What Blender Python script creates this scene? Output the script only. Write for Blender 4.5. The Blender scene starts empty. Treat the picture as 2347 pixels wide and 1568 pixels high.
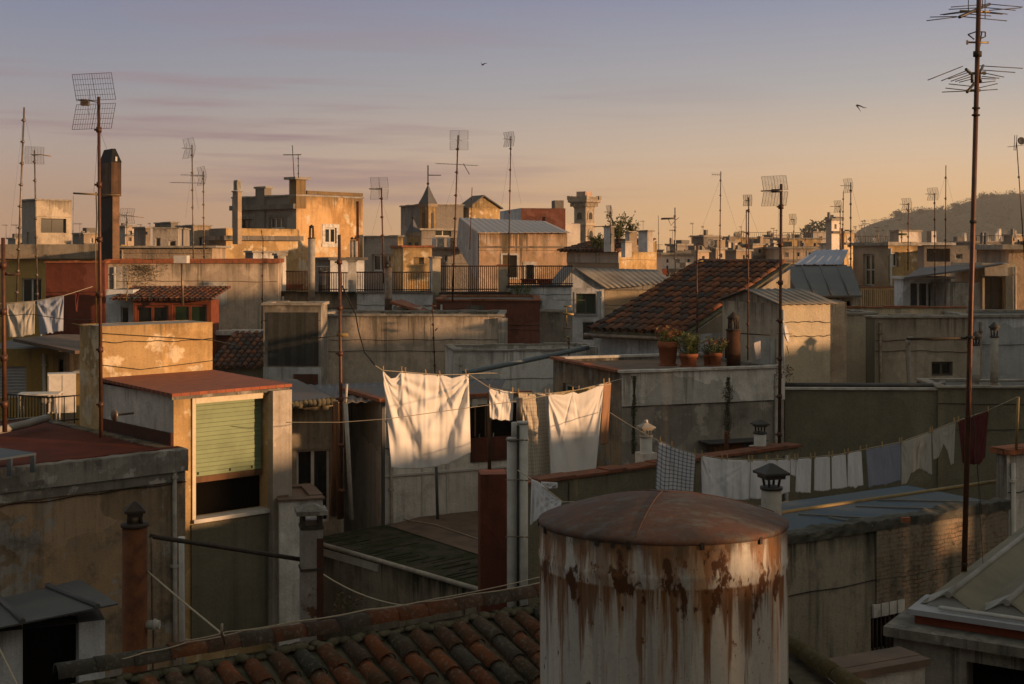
import bpy, bmesh, math, random
from mathutils import Vector, Matrix, noise as mnoise
rad=math.radians
S=bpy.context.scene; COL=S.collection
rng=random.Random(7)
# ---------------------------------------------------------------- camera
F=3000.0; UC=1173.5; VH=580.0; CZ=24.0
cam_d=bpy.data.cameras.new('camera'); cam=bpy.data.objects.new('camera',cam_d); COL.objects.link(cam)
cam.location=(0,0,CZ); cam.rotation_euler=(rad(90),0,0)
cam_d.sensor_width=36; cam_d.lens=36*F/2347; cam_d.shift_y=-(784-VH)/2347
cam_d.clip_start=0.1; cam_d.clip_end=9000
S.camera=cam
# ---------------------------------------------------------------- sun, sky, exposure
SUN_AZ=-20.0      # degrees from +x towards +y of the direction to the sun
SUN_EL=6.0
sun_dir=Vector((math.cos(rad(SUN_AZ))*math.cos(rad(SUN_EL)), math.sin(rad(SUN_AZ))*math.cos(rad(SUN_EL)), math.sin(rad(SUN_EL))))
sd=bpy.data.lights.new('sun','SUN'); sd.energy=5.0; sd.angle=rad(0.9); sd.color=(1.0,0.58,0.29)
so=bpy.data.objects.new('sun',sd); COL.objects.link(so)
so.rotation_euler=(-sun_dir).to_track_quat('-Z','Y').to_euler()
W=bpy.data.worlds.new("World"); S.world=W; W.use_nodes=True
def world():
    nt=W.node_tree; N=nt.nodes; L=nt.links; N.clear()
    out=N.new('ShaderNodeOutputWorld'); mix=N.new('ShaderNodeMixShader')
    b1=N.new('ShaderNodeBackground'); b2=N.new('ShaderNodeBackground')
    sky=N.new('ShaderNodeTexSky'); sky.sky_type='NISHITA'; sky.sun_disc=False
    sky.sun_elevation=rad(SUN_EL); sky.sun_rotation=rad(90-SUN_AZ); sky.air_density=1.2; sky.dust_density=2.0
    L.new(sky.outputs[0],b1.inputs[0]); b1.inputs[1].default_value=0.11
    b3=N.new('ShaderNodeBackground'); b3.inputs[0].default_value=(.17,.155,.105,1); add=N.new('ShaderNodeAddShader')   # added fill glow in the upper sky, out of view
    tc=N.new('ShaderNodeTexCoord'); sep=N.new('ShaderNodeSeparateXYZ'); L.new(tc.outputs['Generated'],sep.inputs[0])
    def math_(op,a,b=None,clamp=False):
        m=N.new('ShaderNodeMath'); m.operation=op; m.use_clamp=clamp
        for i,x in enumerate((a,b)):
            if x is None: continue
            if isinstance(x,(int,float)): m.inputs[i].default_value=x
            else: L.new(x,m.inputs[i])
        return m.outputs[0]
    def ramp(fac,stops):
        r=N.new('ShaderNodeValToRGB'); L.new(fac,r.inputs[0]); e=r.color_ramp.elements
        while len(e)<len(stops): e.new(0.5)
        for i,(p,c) in enumerate(stops):
            e[i].position=p; e[i].color=(c[0],c[1],c[2],1)
        return r.outputs[0]
    z=math_('MULTIPLY',sep.outputs[2],5.0,True)          # 0..1 over the lowest 11.5 degrees
    cold=ramp(z,[(0.0,(.54,.30,.165)),(.17,(.50,.31,.205)),(.38,(.41,.325,.285)),(.62,(.285,.285,.32)),(1.0,(.175,.21,.32))])
    warm=ramp(z,[(0.0,(.95,.52,.19)),(.17,(.87,.525,.245)),(.38,(.64,.485,.345)),(.62,(.40,.385,.38)),(1.0,(.215,.25,.365))])
    az=math_('MULTIPLY_ADD',sep.outputs[0],1.7); az.node.inputs[2].default_value=.50; az.node.use_clamp=True
    mc=N.new('ShaderNodeMix'); mc.data_type='RGBA'; L.new(az,mc.inputs[0]); L.new(cold,mc.inputs[6]); L.new(warm,mc.inputs[7])
    # thin pink cloud streaks
    mp=N.new('ShaderNodeMapping'); L.new(tc.outputs['Generated'],mp.inputs[0]); mp.inputs['Scale'].default_value=(3.6,3.6,62)
    mp.inputs['Rotation'].default_value=(0,rad(2.0),0); mp.inputs['Location'].default_value=(3.1,0,1.3)
    no=N.new('ShaderNodeTexNoise'); L.new(mp.outputs[0],no.inputs[0]); no.inputs['Scale'].default_value=1.0; no.inputs['Detail'].default_value=6; no.inputs['Roughness'].default_value=.55
    cm=N.new('ShaderNodeMapRange'); L.new(no.outputs[0],cm.inputs[0]); cm.inputs[1].default_value=.50; cm.inputs[2].default_value=.66; cm.inputs[3].default_value=0; cm.inputs[4].default_value=1.0
    # clouds lie low and to the left of the sun side
    band=ramp(z,[(0.0,(0,0,0)),(.15,(.6,.6,.6)),(.38,(1,1,1)),(.62,(.6,.6,.6)),(1.0,(.08,.08,.08))])
    f=math_('MULTIPLY',cm.outputs[0],band)
    lf=math_('MULTIPLY_ADD',sep.outputs[0],-2.6); lf.node.inputs[2].default_value=.55; lf.node.use_clamp=True
    f=math_('MULTIPLY',f,lf)
    cl=N.new('ShaderNodeMix'); cl.data_type='RGBA'; L.new(f,cl.inputs[0]); L.new(mc.outputs[2],cl.inputs[6]); cl.inputs[7].default_value=(.29,.195,.22,1)
    # the sky opposite the view (away from the afterglow) is dimmer and duller
    bk=N.new('ShaderNodeMapRange'); L.new(sep.outputs[1],bk.inputs[0]); bk.inputs[1].default_value=-.45; bk.inputs[2].default_value=.30
    dim=N.new('ShaderNodeMix'); dim.data_type='RGBA'; dim.blend_type='MULTIPLY'; dim.inputs[0].default_value=1.0; L.new(cl.outputs[2],dim.inputs[6])
    dc=N.new('ShaderNodeMix'); dc.data_type='RGBA'; L.new(bk.outputs[0],dc.inputs[0]); dc.inputs[6].default_value=(.50,.46,.35,1); dc.inputs[7].default_value=(1,1,1,1); L.new(dc.outputs[2],dim.inputs[7])
    L.new(dim.outputs[2],b2.inputs[0]); b2.inputs[1].default_value=1.0
    # the afterglow band near the horizon gives way to the physical sky plus the added fill above it
    up=N.new('ShaderNodeMapRange'); L.new(sep.outputs[2],up.inputs[0]); up.inputs[1].default_value=.22; up.inputs[2].default_value=.5
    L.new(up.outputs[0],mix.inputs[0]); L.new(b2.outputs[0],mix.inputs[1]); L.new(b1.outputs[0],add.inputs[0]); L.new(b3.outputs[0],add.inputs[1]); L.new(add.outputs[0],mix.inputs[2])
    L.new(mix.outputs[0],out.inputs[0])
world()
vs=S.view_settings; vs.view_transform='Standard'; vs.look='None'; vs.exposure=0.18; vs.gamma=1.0
S.cycles.max_bounces=6; S.cycles.diffuse_bounces=3; S.cycles.glossy_bounces=2; S.cycles.transmission_bounces=4; S.cycles.volume_bounces=0
# ---------------------------------------------------------------- helpers
def P(u,v,d): return Vector(((u-UC)/F*d, d, CZ-(v-VH)/F*d))
def PZ(u,v,z):                       # point of the view ray at height z (relative to the eye)
    d=-z*F/(v-VH); return P(u,v,d)
def tag(o,label,cat,group=None,kind=None):
    o['label']=label; o['category']=cat
    if group: o['group']=group
    if kind: o['kind']=kind
    return o
def empty(name,loc,rz=0,label=None,cat=None,group=None):
    o=bpy.data.objects.new(name,None); COL.objects.link(o); o.location=loc; o.rotation_euler=(0,0,rz); o.empty_display_size=.2
    if label: tag(o,label,cat,group)
    return o
class MB:
    def __init__(s): s.b=bmesh.new()
    def face(s,pts):
        return s.b.faces.new([s.b.verts.new(p) for p in pts])
    def box(s,x0,x1,y0,y1,z0,z1,M=None):
        v=[Vector((x,y,z)) for z in (z0,z1) for y in (y0,y1) for x in (x0,x1)]
        if M: v=[M@p for p in v]
        w=[s.b.verts.new(p) for p in v]
        for f in ((0,2,3,1),(4,5,7,6),(0,1,5,4),(2,6,7,3),(0,4,6,2),(1,3,7,5)): s.b.faces.new([w[i] for i in f])
        return s
    def tube(s,pts,r,n=8,cap=True,r1=None):
        pts=[Vector(p) for p in pts]; k=len(pts); rings=[]
        for i,p in enumerate(pts):
            t=(pts[min(i+1,k-1)]-pts[max(i-1,0)]).normalized()
            a=Vector((0,0,1)) if abs(t.z)<.9 else Vector((1,0,0))
            x=t.cross(a).normalized(); y=t.cross(x)
            rr=r if r1 is None else r+(r1-r)*i/(k-1)
            rings.append([s.b.verts.new(p+x*rr*math.cos(2*math.pi*j/n)+y*rr*math.sin(2*math.pi*j/n)) for j in range(n)])
        for i in range(k-1):
            for j in range(n):
                f=s.b.faces.new((rings[i][j],rings[i][(j+1)%n],rings[i+1][(j+1)%n],rings[i+1][j])); f.smooth=True
        if cap:
            s.b.faces.new(list(reversed(rings[0]))); s.b.faces.new(rings[-1])
        return s
    def lathe(s,prof,n=24,c=(0,0,0),smooth=True,cap=True,ph=0):
        c=Vector(c); rings=[]
        for r,z in prof:
            rings.append([s.b.verts.new(c+Vector((r*math.cos(ph+2*math.pi*j/n),r*math.sin(ph+2*math.pi*j/n),z))) for j in range(n)])
        for i in range(len(prof)-1):
            for j in range(n):
                f=s.b.faces.new((rings[i][j],rings[i][(j+1)%n],rings[i+1][(j+1)%n],rings[i+1][j])); f.smooth=smooth
        if cap:
            if prof[0][0]>1e-4: s.b.faces.new(list(reversed(rings[0])))
            if prof[-1][0]>1e-4: s.b.faces.new(rings[-1])
        return s
    def prism(s,poly,y0,y1,M=None):          # poly of (x,z) extruded along y
        a=[Vector((x,y0,z)) for x,z in poly]; b=[Vector((x,y1,z)) for x,z in poly]
        if M: a=[M@p for p in a]; b=[M@p for p in b]
        a=[s.b.verts.new(p) for p in a]; b=[s.b.verts.new(p) for p in b]
        s.b.faces.new(a); s.b.faces.new(list(reversed(b)))
        n=len(a)
        for i in range(n): s.b.faces.new((a[(i+1)%n],a[i],b[i],b[(i+1)%n]))
        return s
    def slab(s,pts,t):                       # top polygon given, extruded down by t
        a=[s.b.verts.new(p) for p in pts]; b=[s.b.verts.new(Vector(p)-Vector((0,0,t))) for p in pts]
        s.b.faces.new(a); s.b.faces.new(list(reversed(b))); n=len(a)
        for i in range(n): s.b.faces.new((a[i],b[i],b[(i+1)%n],a[(i+1)%n]))
        return s
    def build(s,name,mat,parent=None,loc=(0,0,0),rot=(0,0,0),norm=True):
        if norm: bmesh.ops.recalc_face_normals(s.b,faces=s.b.faces)
        me=bpy.data.meshes.new(name); s.b.to_mesh(me); s.b.free()
        if mat: me.materials.append(mat)
        o=bpy.data.objects.new(name,me); COL.objects.link(o); o.location=loc; o.rotation_euler=rot
        if parent: o.parent=parent
        return o
def copy_tree(o,parent=None):
    c=o.copy(); COL.objects.link(c)
    if parent: c.parent=parent
    for ch in list(o.children): copy_tree(ch,c)
    return c
# ---------------------------------------------------------------- materials
def newmat(name):
    m=bpy.data.materials.new(name); m.use_nodes=True; nt=m.node_tree; nt.nodes.clear()
    out=nt.nodes.new('ShaderNodeOutputMaterial'); b=nt.nodes.new('ShaderNodeBsdfPrincipled'); nt.links.new(b.outputs[0],out.inputs[0])
    return m,nt,b,out
class NT:
    def __init__(s,nt): s.nt=nt; s.N=nt.nodes; s.L=nt.links
    def coord(s,rand=True,kind='Object'):
        tc=s.N.new('ShaderNodeTexCoord'); o=tc.outputs[kind]; s.raw=o
        if rand:
            oi=s.N.new('ShaderNodeObjectInfo'); m=s.N.new('ShaderNodeMath'); m.operation='MULTIPLY'; s.L.new(oi.outputs['Random'],m.inputs[0]); m.inputs[1].default_value=37.0
            a=s.N.new('ShaderNodeVectorMath'); a.operation='ADD'; s.L.new(o,a.inputs[0]); s.L.new(m.outputs[0],a.inputs[1]); o=a.outputs[0]
        return o
    def noise(s,vec,scale,detail=6,rough=.6,stretch=None):
        if stretch:
            mp=s.N.new('ShaderNodeMapping'); s.L.new(vec,mp.inputs[0]); mp.inputs['Scale'].default_value=stretch; vec=mp.outputs[0]
        n=s.N.new('ShaderNodeTexNoise'); s.L.new(vec,n.inputs[0]); n.inputs['Scale'].default_value=scale; n.inputs['Detail'].default_value=detail; n.inputs['Roughness'].default_value=rough
        return n.outputs[0]
    def mr(s,x,a,b,c=0.0,d=1.0):
        m=s.N.new('ShaderNodeMapRange'); s.L.new(x,m.inputs[0])
        for i,q in enumerate((a,b,c,d)): m.inputs[i+1].default_value=q
        return m.outputs[0]
    def m(s,op,a,b=0.0):
        q=s.N.new('ShaderNodeMath'); q.operation=op
        for i,x in enumerate((a,b)):
            if isinstance(x,(int,float)): q.inputs[i].default_value=x
            else: s.L.new(x,q.inputs[i])
        return q.outputs[0]
    def mix(s,f,a,b,mode='MIX'):
        q=s.N.new('ShaderNodeMix'); q.data_type='RGBA'; q.blend_type=mode
        for i,x in ((0,f),(6,a),(7,b)):
            if isinstance(x,(int,float)): q.inputs[i].default_value=x
            elif isinstance(x,tuple): q.inputs[i].default_value=(x[0],x[1],x[2],1)
            else: s.L.new(x,q.inputs[i])
        return q.outputs[2]
    def bump(s,h,strength,dist,b):
        q=s.N.new('ShaderNodeBump'); s.L.new(h,q.inputs['Height']); q.inputs['Strength'].default_value=strength; q.inputs['Distance'].default_value=dist; s.L.new(q.outputs[0],b.inputs['Normal'])
    def z(s):
        q=s.N.new('ShaderNodeSeparateXYZ'); s.L.new(s.raw,q.inputs[0]); return q.outputs[2]
    def isl(s):
        g=s.N.new('ShaderNodeNewGeometry'); return g.outputs['Random Per Island']
MATS={}
def plaster(name,base,alt=None,dark=(.05,.045,.035),streak=.55,patch=None,top=.5,topd=.6,scale=1.0,rough=.9,dirt=.35,lo=.5):
    """old weathered render: blotches, vertical run-off streaks, dirt hanging from the top edge, flaked patches"""
    if name in MATS: return MATS[name]
    m,nt,b,out=newmat(name); q=NT(nt); v=q.coord()
    alt=alt or tuple(c*.72 for c in base)
    n1=q.noise(v,.9*scale,8,.66)
    c=q.mix(q.mr(n1,.38,.62),base,alt)
    n5=q.noise(v,3.1*scale,6,.7); c=q.mix(q.mr(n5,.48,.70,0,.65),c,tuple(min(1,x*1.28) for x in base))
    # repaired areas of another mix
    dv=q.N.new('ShaderNodeMix'); dv.data_type='VECTOR'; dv.inputs[0].default_value=.35; q.L.new(v,dv.inputs[4])
    nz=q.N.new('ShaderNodeTexNoise'); q.L.new(v,nz.inputs[0]); nz.inputs['Scale'].default_value=2.2*scale; nz.inputs['Detail'].default_value=5; q.L.new(nz.outputs[1],dv.inputs[5])
    vo=q.N.new('ShaderNodeTexVoronoi'); q.L.new(dv.outputs[1],vo.inputs[0]); vo.inputs['Scale'].default_value=.95*scale
    sc=q.N.new('ShaderNodeSeparateColor'); q.L.new(vo.outputs['Color'],sc.inputs[0])
    c=q.mix(q.mr(sc.outputs[0],.70,.72,0,.55 if streak>.2 else .2),c,tuple(x*.62 for x in base)); c=q.mix(q.mr(sc.outputs[1],.80,.82,0,.5 if streak>.2 else .15),c,tuple(min(1,x*1.25+.03) for x in base))
    if patch:
        n4=q.noise(v,1.4*scale,7,.62); c=q.mix(q.mr(n4,.56,.60),c,patch)
    if streak>0:
        n2=q.noise(v,2.6*scale,5,.6,(1,1,.09)); n3=q.noise(v,.7*scale,4,.5)
        c=q.mix(q.m('MULTIPLY',q.mr(n2,.52,.76,0,streak),q.mr(n3,.35,.65)),c,dark)
    n6=q.noise(v,1.7*scale,9,.75); c=q.mix(q.mr(n6,.51,.72,0,min(.9,dirt*1.35)),c,dark)
    if top>0:
        n7=q.noise(v,2.2*scale,6,.62,(1,1,.22))
        edge=q.m('ADD',q.m('DIVIDE',q.z(),topd),q.m('MULTIPLY',q.m('SUBTRACT',n7,.42),4.0))
        c=q.mix(q.mr(edge,-.3,.7,0,top),c,dark)
        # separate drips that run down from the top edge, each of its own length
        nd=q.noise(v,4.3*scale,5,.78,(1,1,.012)); nb=q.noise(v,.55*scale,3,.5,(1,1,.2)); ln=q.m('MULTIPLY',q.m('MULTIPLY',q.mr(nd,.50,.74,0,1),q.mr(nb,.40,.62)),topd*4.5)
        dr=q.m('MULTIPLY',q.mr(q.m('ADD',q.z(),ln),-.05,.30),q.mr(ln,.03,.25)); c=q.mix(q.m('MULTIPLY',dr,min(.85,.35+top*.5)),c,dark)
    n9=q.noise(v,8.5*scale,5,.65,(1,1,.07)); c=q.mix(q.m('MULTIPLY',q.mr(n9,.50,.72,0,.2+streak*.5),q.mr(n1,.35,.60,.25,1)),c,dark)
    n8=q.noise(v,38*scale,4,.75); c=q.mix(q.mr(n8,.50,.80,0,.5),c,dark)
    nl=q.noise(v,13*scale,6,.75); c=q.mix(q.mr(nl,.60,.74,0,.4),c,tuple(min(1,x*1.35) for x in base))
    nt.links.new(c,b.inputs['Base Color']); b.inputs['Roughness'].default_value=rough; b.inputs['Specular IOR Level'].default_value=.2
    q.bump(q.m('ADD',q.m('MULTIPLY',n5,.7),q.m('MULTIPLY',n8,.3)),.75,.035/scale,b)
    MATS[name]=m; return m
def simple(name,base,rough=.7,metal=0.0,var=.25,scale=6,alt=None,isl=0.0,spec=.3,stretch=None,thr=(.4,.7),bump=.15):
    if name in MATS: return MATS[name]
    m,nt,b,out=newmat(name); q=NT(nt); v=q.coord()
    n=q.noise(v,scale,6,.65,stretch)
    c=q.mix(q.mr(n,*thr),base,alt or tuple(x*(1-var) for x in base))
    if isl>0:
        r=q.isl(); c=q.mix(q.mr(r,0,1,0,isl),c,tuple(x*.35 for x in base))
    nt.links.new(c,b.inputs['Base Color']); b.inputs['Roughness'].default_value=rough; b.inputs['Metallic'].default_value=metal; b.inputs['Specular IOR Level'].default_value=spec
    if bump: q.bump(n,bump,.01,b)
    MATS[name]=m; return m
def tile_mat(name,cols,moss=(.05,.05,.035),mossamt=.6):
    m,nt,b,out=newmat(name); q=NT(nt); v=q.coord(False)
    r=q.N.new('ShaderNodeValToRGB'); q.L.new(q.isl(),r.inputs[0]); e=r.color_ramp.elements; r.color_ramp.interpolation='LINEAR'
    while len(e)<len(cols): e.new(.5)
    for i,cc in enumerate(cols): e[i].position=i/(len(cols)-1); e[i].color=(*cc,1)
    n=q.noise(v,3.2,8,.7); c=q.mix(q.mr(n,.46,.66,0,mossamt),r.outputs[0],moss)
    n2=q.noise(v,22,5,.7); c=q.mix(q.mr(n2,.53,.72,0,.6),c,(.22,.20,.17))
    q.L.new(c,b.inputs['Base Color']); b.inputs['Roughness'].default_value=.88; b.inputs['Specular IOR Level'].default_value=.2
    q.bump(n2,.6,.012,b); return m
def rust_tank_mat():
    m,nt,b,out=newmat('rusted white paint'); q=NT(nt); v=q.coord(False); zz=q.z()
    def off(k):
        a=q.N.new('ShaderNodeVectorMath'); a.operation='ADD'; q.L.new(v,a.inputs[0]); a.inputs[1].default_value=(k*1.7,k*3.1,k*.9); return a.outputs[0]
    n0=q.noise(v,4.2,5,.6,(1,1,.07)); c=q.mix(q.mr(n0,.46,.56,0,.7),(.56,.51,.445),(.42,.39,.365))
    n00=q.noise(off(2),7.5,5,.6,(1,1,.05)); c=q.mix(q.mr(n00,.57,.62,0,.55),c,(.30,.285,.255))
    ng=q.noise(off(3),26,5,.75); c=q.mix(q.mr(ng,.5,.75,0,.45),c,(.27,.24,.20))
    # rust runs below the rim and below the weld: long tapering streaks
    def runs(z0,length,k,thr,sc,col,amt):
        ns=q.noise(off(k),sc,6,.62,(1,1,.045)); d=q.mr(zz,z0-length,z0,-.16,.06); fin=q.noise(off(k+1),21,4,.6,(1,1,.12))
        f=q.m('ADD',q.m('ADD',ns,d),q.m('MULTIPLY',q.m('SUBTRACT',fin,.5),.22))
        return q.m('MULTIPLY',q.m('MULTIPLY',q.mr(f,thr,thr+.07),q.mr(zz,z0,z0+.015,1,0)),amt),col
    for a in (runs(-.03,2.2,11,.56,5.0,(.30,.145,.045),.75),runs(-.30,1.2,41,.55,11,(.19,.075,.018),.85),runs(-.30,.6,17,.52,7,(.15,.06,.018),.85),runs(-.03,.30,23,.47,8,(.21,.09,.03),.8),runs(-.03,1.0,31,.545,8,(.17,.07,.022),.7)): c=q.mix(a[0],c,a[1])
    # bare scabs just above and below the weld
    zb=q.m('SUBTRACT',.12,q.m('MULTIPLY',q.m('ABSOLUTE',q.m('ADD',zz,.30)),.42)); zb=q.m('MAXIMUM',zb,-.02)
    p=q.noise(off(5),6.0,7,.66,(1,1,.5)); pm=q.mr(q.m('ADD',p,zb),.625,.665); c=q.mix(pm,c,(.085,.034,.014)); pq=q.noise(off(19),9.5,6,.68,(1,1,.7)); up_=q.mr(zz,-1.0,-.1,0,.075); c=q.mix(q.mr(q.m('ADD',pq,up_),.665,.70,0,.9),c,(.16,.062,.02))
    p2=q.noise(off(7),17,5,.6,(1,1,.45)); pn=q.mr(q.m('ADD',p2,q.m('MULTIPLY',zb,.5)),.695,.72); c=q.mix(pn,c,(.07,.026,.011))
    p3=q.noise(off(9),48,4,.7); c=q.mix(q.mr(p3,.63,.70,0,.75),c,(.11,.05,.02))
    t=q.mr(zz,-.11,-.02,0,1); pt=q.noise(off(13),11,6,.7); c=q.mix(q.m('MULTIPLY',q.mr(pt,.40,.58),t),c,(.085,.075,.055))
    q.L.new(c,b.inputs['Base Color']); b.inputs['Roughness'].default_value=.7; b.inputs['Specular IOR Level'].default_value=.2
    q.bump(q.m('ADD',q.m('MULTIPLY',pm,-.6),q.m('MULTIPLY',ng,.3)),.6,.006,b); return m
def lid_mat():
    m,nt,b,out=newmat('rusted lid'); q=NT(nt); v=q.coord(False)
    n=q.noise(v,2.6,7,.68); c=q.mix(q.mr(n,.40,.62),(.125,.062,.042),(.075,.052,.043))
    n2=q.noise(v,5.5,8,.72,(1,2.2,1)); c=q.mix(q.mr(n2,.50,.64,0,.8),c,(.115,.115,.105))
    n3=q.noise(v,24,5,.7); c=q.mix(q.mr(n3,.52,.72,0,.6),c,(.055,.03,.022)); c=q.mix(q.mr(n3,.30,.40,.35,0),c,(.27,.16,.10))
    q.L.new(c,b.inputs['Base Color']); b.inputs['Roughness'].default_value=.75; b.inputs['Specular IOR Level'].default_value=.2
    q.bump(q.m('ADD',n2,q.m('MULTIPLY',n3,.4)),.6,.008,b); return m
def cloth_mat(name,base,check=None,trans=.18):
    m,nt,b,out=newmat(name); q=NT(nt)
    tc=q.N.new('ShaderNodeTexCoord'); uv=tc.outputs['UV']; q.raw=uv
    n=q.noise(uv,5,5,.6); c=q.mix(q.mr(n,.35,.7,0,.25),base,tuple(x*.8 for x in base))
    if check:
        col,nx,ny,wd=check; sp=q.N.new('ShaderNodeSeparateXYZ'); q.L.new(uv,sp.inputs[0])
        fx=q.m('FRACT',q.m('MULTIPLY',sp.outputs[0],nx)); fy=q.m('FRACT',q.m('MULTIPLY',sp.outputs[1],ny))
        k=q.m('ADD',q.m('MULTIPLY',q.m('LESS_THAN',fx,wd),.6),q.m('MULTIPLY',q.m('LESS_THAN',fy,wd),.6)); k=q.m('MINIMUM',k,1.0)
        c=q.mix(k,c,col)
    q.L.new(c,b.inputs['Base Color']); b.inputs['Roughness'].default_value=.95; b.inputs['Specular IOR Level'].default_value=.05
    nn=q.noise(uv,34,4,.7,(1,.35,1)); q.bump(nn,.35,.01,b)
    tr=q.N.new('ShaderNodeBsdfTranslucent'); q.L.new(c,tr.inputs[0]); ms=q.N.new('ShaderNodeMixShader'); ms.inputs[0].default_value=trans
    q.L.new(b.outputs[0],ms.inputs[1]); q.L.new(tr.outputs[0],ms.inputs[2]); q.L.new(ms.outputs[0],out.inputs[0]); return m
def glass_mat(name,base=(.012,.014,.014),rough=.08):
    m,nt,b,out=newmat(name); b.inputs['Base Color'].default_value=(*base,1); b.inputs['Roughness'].default_value=rough; b.inputs['Specular IOR Level'].default_value=.6
    return m
def leaf_mat(name,a,b2):
    m,nt,b,out=newmat(name); q=NT(nt); c=q.mix(q.isl(),a,b2); q.L.new(c,b.inputs['Base Color']); b.inputs['Roughness'].default_value=.8
    tr=q.N.new('ShaderNodeBsdfTranslucent'); q.L.new(c,tr.inputs[0]); ms=q.N.new('ShaderNodeMixShader'); ms.inputs[0].default_value=.3
    q.L.new(b.outputs[0],ms.inputs[1]); q.L.new(tr.outputs[0],ms.inputs[2]); q.L.new(ms.outputs[0],out.inputs[0]); return m
# walls
p_lit=plaster('ochre cream render',(.51,.345,.165),(.40,.25,.105),(.10,.075,.04),.45,(.66,.53,.36),.5,.35)
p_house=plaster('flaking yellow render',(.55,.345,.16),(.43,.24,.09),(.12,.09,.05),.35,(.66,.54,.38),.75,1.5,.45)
p_pale=plaster('pale pink render',(.56,.45,.345),(.46,.36,.27),(.10,.085,.06),.5,None,.6,.5)
p_cream=plaster('smooth cream render',(.56,.46,.32),(.48,.40,.30),(.14,.12,.09),.18,None,.25,.3,.6,.85,.12)
p_beige=plaster('beige render',(.49,.41,.31),(.40,.33,.25),(.09,.075,.055),.4,None,.5,.5)
p_white=plaster('old whitewash',(.66,.62,.57),(.52,.48,.43),(.12,.10,.075),.45,None,.35,.4)
p_bluew=plaster('cool whitewash',(.60,.60,.61),(.48,.48,.49),(.11,.10,.09),.4,None,.3,.3)
p_grey=plaster('grey cement render',(.30,.265,.225),(.22,.195,.16),(.05,.045,.035),.6,(.40,.36,.30),.6,.6)
p_brown=plaster('brown stained render',(.34,.225,.13),(.22,.175,.125),(.045,.04,.03),.75,(.32,.29,.25),.8,.8,1.2,.9,.6)
p_olive=plaster('olive render',(.19,.17,.115),(.155,.14,.095),(.05,.045,.035),.19,None,.2,.3,.6,.9,.15)
p_moss=plaster('mossy dark render',(.30,.25,.185),(.20,.17,.125),(.022,.024,.015),.9,(.26,.22,.18),1.0,.55)
p_red=plaster('dark red render',(.165,.045,.026),(.12,.034,.02),(.04,.02,.015),.35,None,.3,.3)
p_redbrown=plaster('red brown render',(.17,.06,.038),(.125,.045,.03),(.04,.025,.02),.35,None,.3,.3)
p_yellow=plaster('yellow render',(.46,.30,.09),(.38,.24,.07),(.12,.09,.05),.35,None,.4,.4,.5)
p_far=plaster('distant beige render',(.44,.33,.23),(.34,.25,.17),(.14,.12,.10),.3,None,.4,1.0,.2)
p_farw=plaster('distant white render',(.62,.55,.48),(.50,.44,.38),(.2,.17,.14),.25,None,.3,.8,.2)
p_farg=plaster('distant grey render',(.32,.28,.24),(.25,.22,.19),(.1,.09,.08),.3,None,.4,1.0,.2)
p_stone=plaster('rubble and mortar',(.26,.20,.145),(.15,.125,.095),(.025,.022,.016),.5,(.24,.17,.11),.8,.5,2.6,.95,.6)
def rubble_mat():
    m,nt,b,out=newmat('rubble masonry'); q=NT(nt); v=q.coord(False)
    mp=q.N.new('ShaderNodeMapping'); q.L.new(v,mp.inputs[0]); mp.inputs['Rotation'].default_value=(rad(90),0,0)
    nz=q.N.new('ShaderNodeTexNoise'); q.L.new(mp.outputs[0],nz.inputs[0]); nz.inputs['Scale'].default_value=4; nz.inputs['Detail'].default_value=5
    dv=q.N.new('ShaderNodeMix'); dv.data_type='VECTOR'; dv.inputs[0].default_value=.07; q.L.new(mp.outputs[0],dv.inputs[4]); q.L.new(nz.outputs[1],dv.inputs[5])
    br=q.N.new('ShaderNodeTexBrick'); q.L.new(dv.outputs[1],br.inputs[0]); br.inputs['Scale'].default_value=4.2; br.inputs['Mortar Size'].default_value=.03; br.inputs['Brick Width'].default_value=.55; br.inputs['Row Height'].default_value=.22
    br.inputs['Color1'].default_value=(.30,.17,.095,1); br.inputs['Color2'].default_value=(.22,.175,.13,1); br.inputs['Mortar'].default_value=(.075,.062,.048,1)
    n=q.noise(v,2.2,8,.72); c=q.mix(q.mr(n,.36,.54,0,.92),br.outputs[0],(.25,.205,.15)); n2=q.noise(v,7,7,.75); c=q.mix(q.mr(n2,.52,.68,0,.85),c,(.04,.036,.026))
    n3=q.noise(v,2.5,5,.6,(1,1,.15)); c=q.mix(q.mr(n3,.55,.72,0,.7),c,(.04,.04,.026))
    q.L.new(c,b.inputs['Base Color']); b.inputs['Roughness'].default_value=.95; b.inputs['Specular IOR Level'].default_value=.1
    q.bump(q.m('SUBTRACT',n2,q.m('MULTIPLY',br.outputs[1],.8)),.9,.03,b); return m
p_rubble=rubble_mat()
p_ledge=plaster('lichen stained cement',(.26,.235,.20),(.16,.145,.12),(.035,.034,.026),.6,(.42,.39,.35),.2,.2,2.0)
p_black=plaster('tar stained render',(.085,.082,.08),(.06,.06,.055),(.02,.022,.016),.6,(.14,.14,.15),.3,.5)
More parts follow.
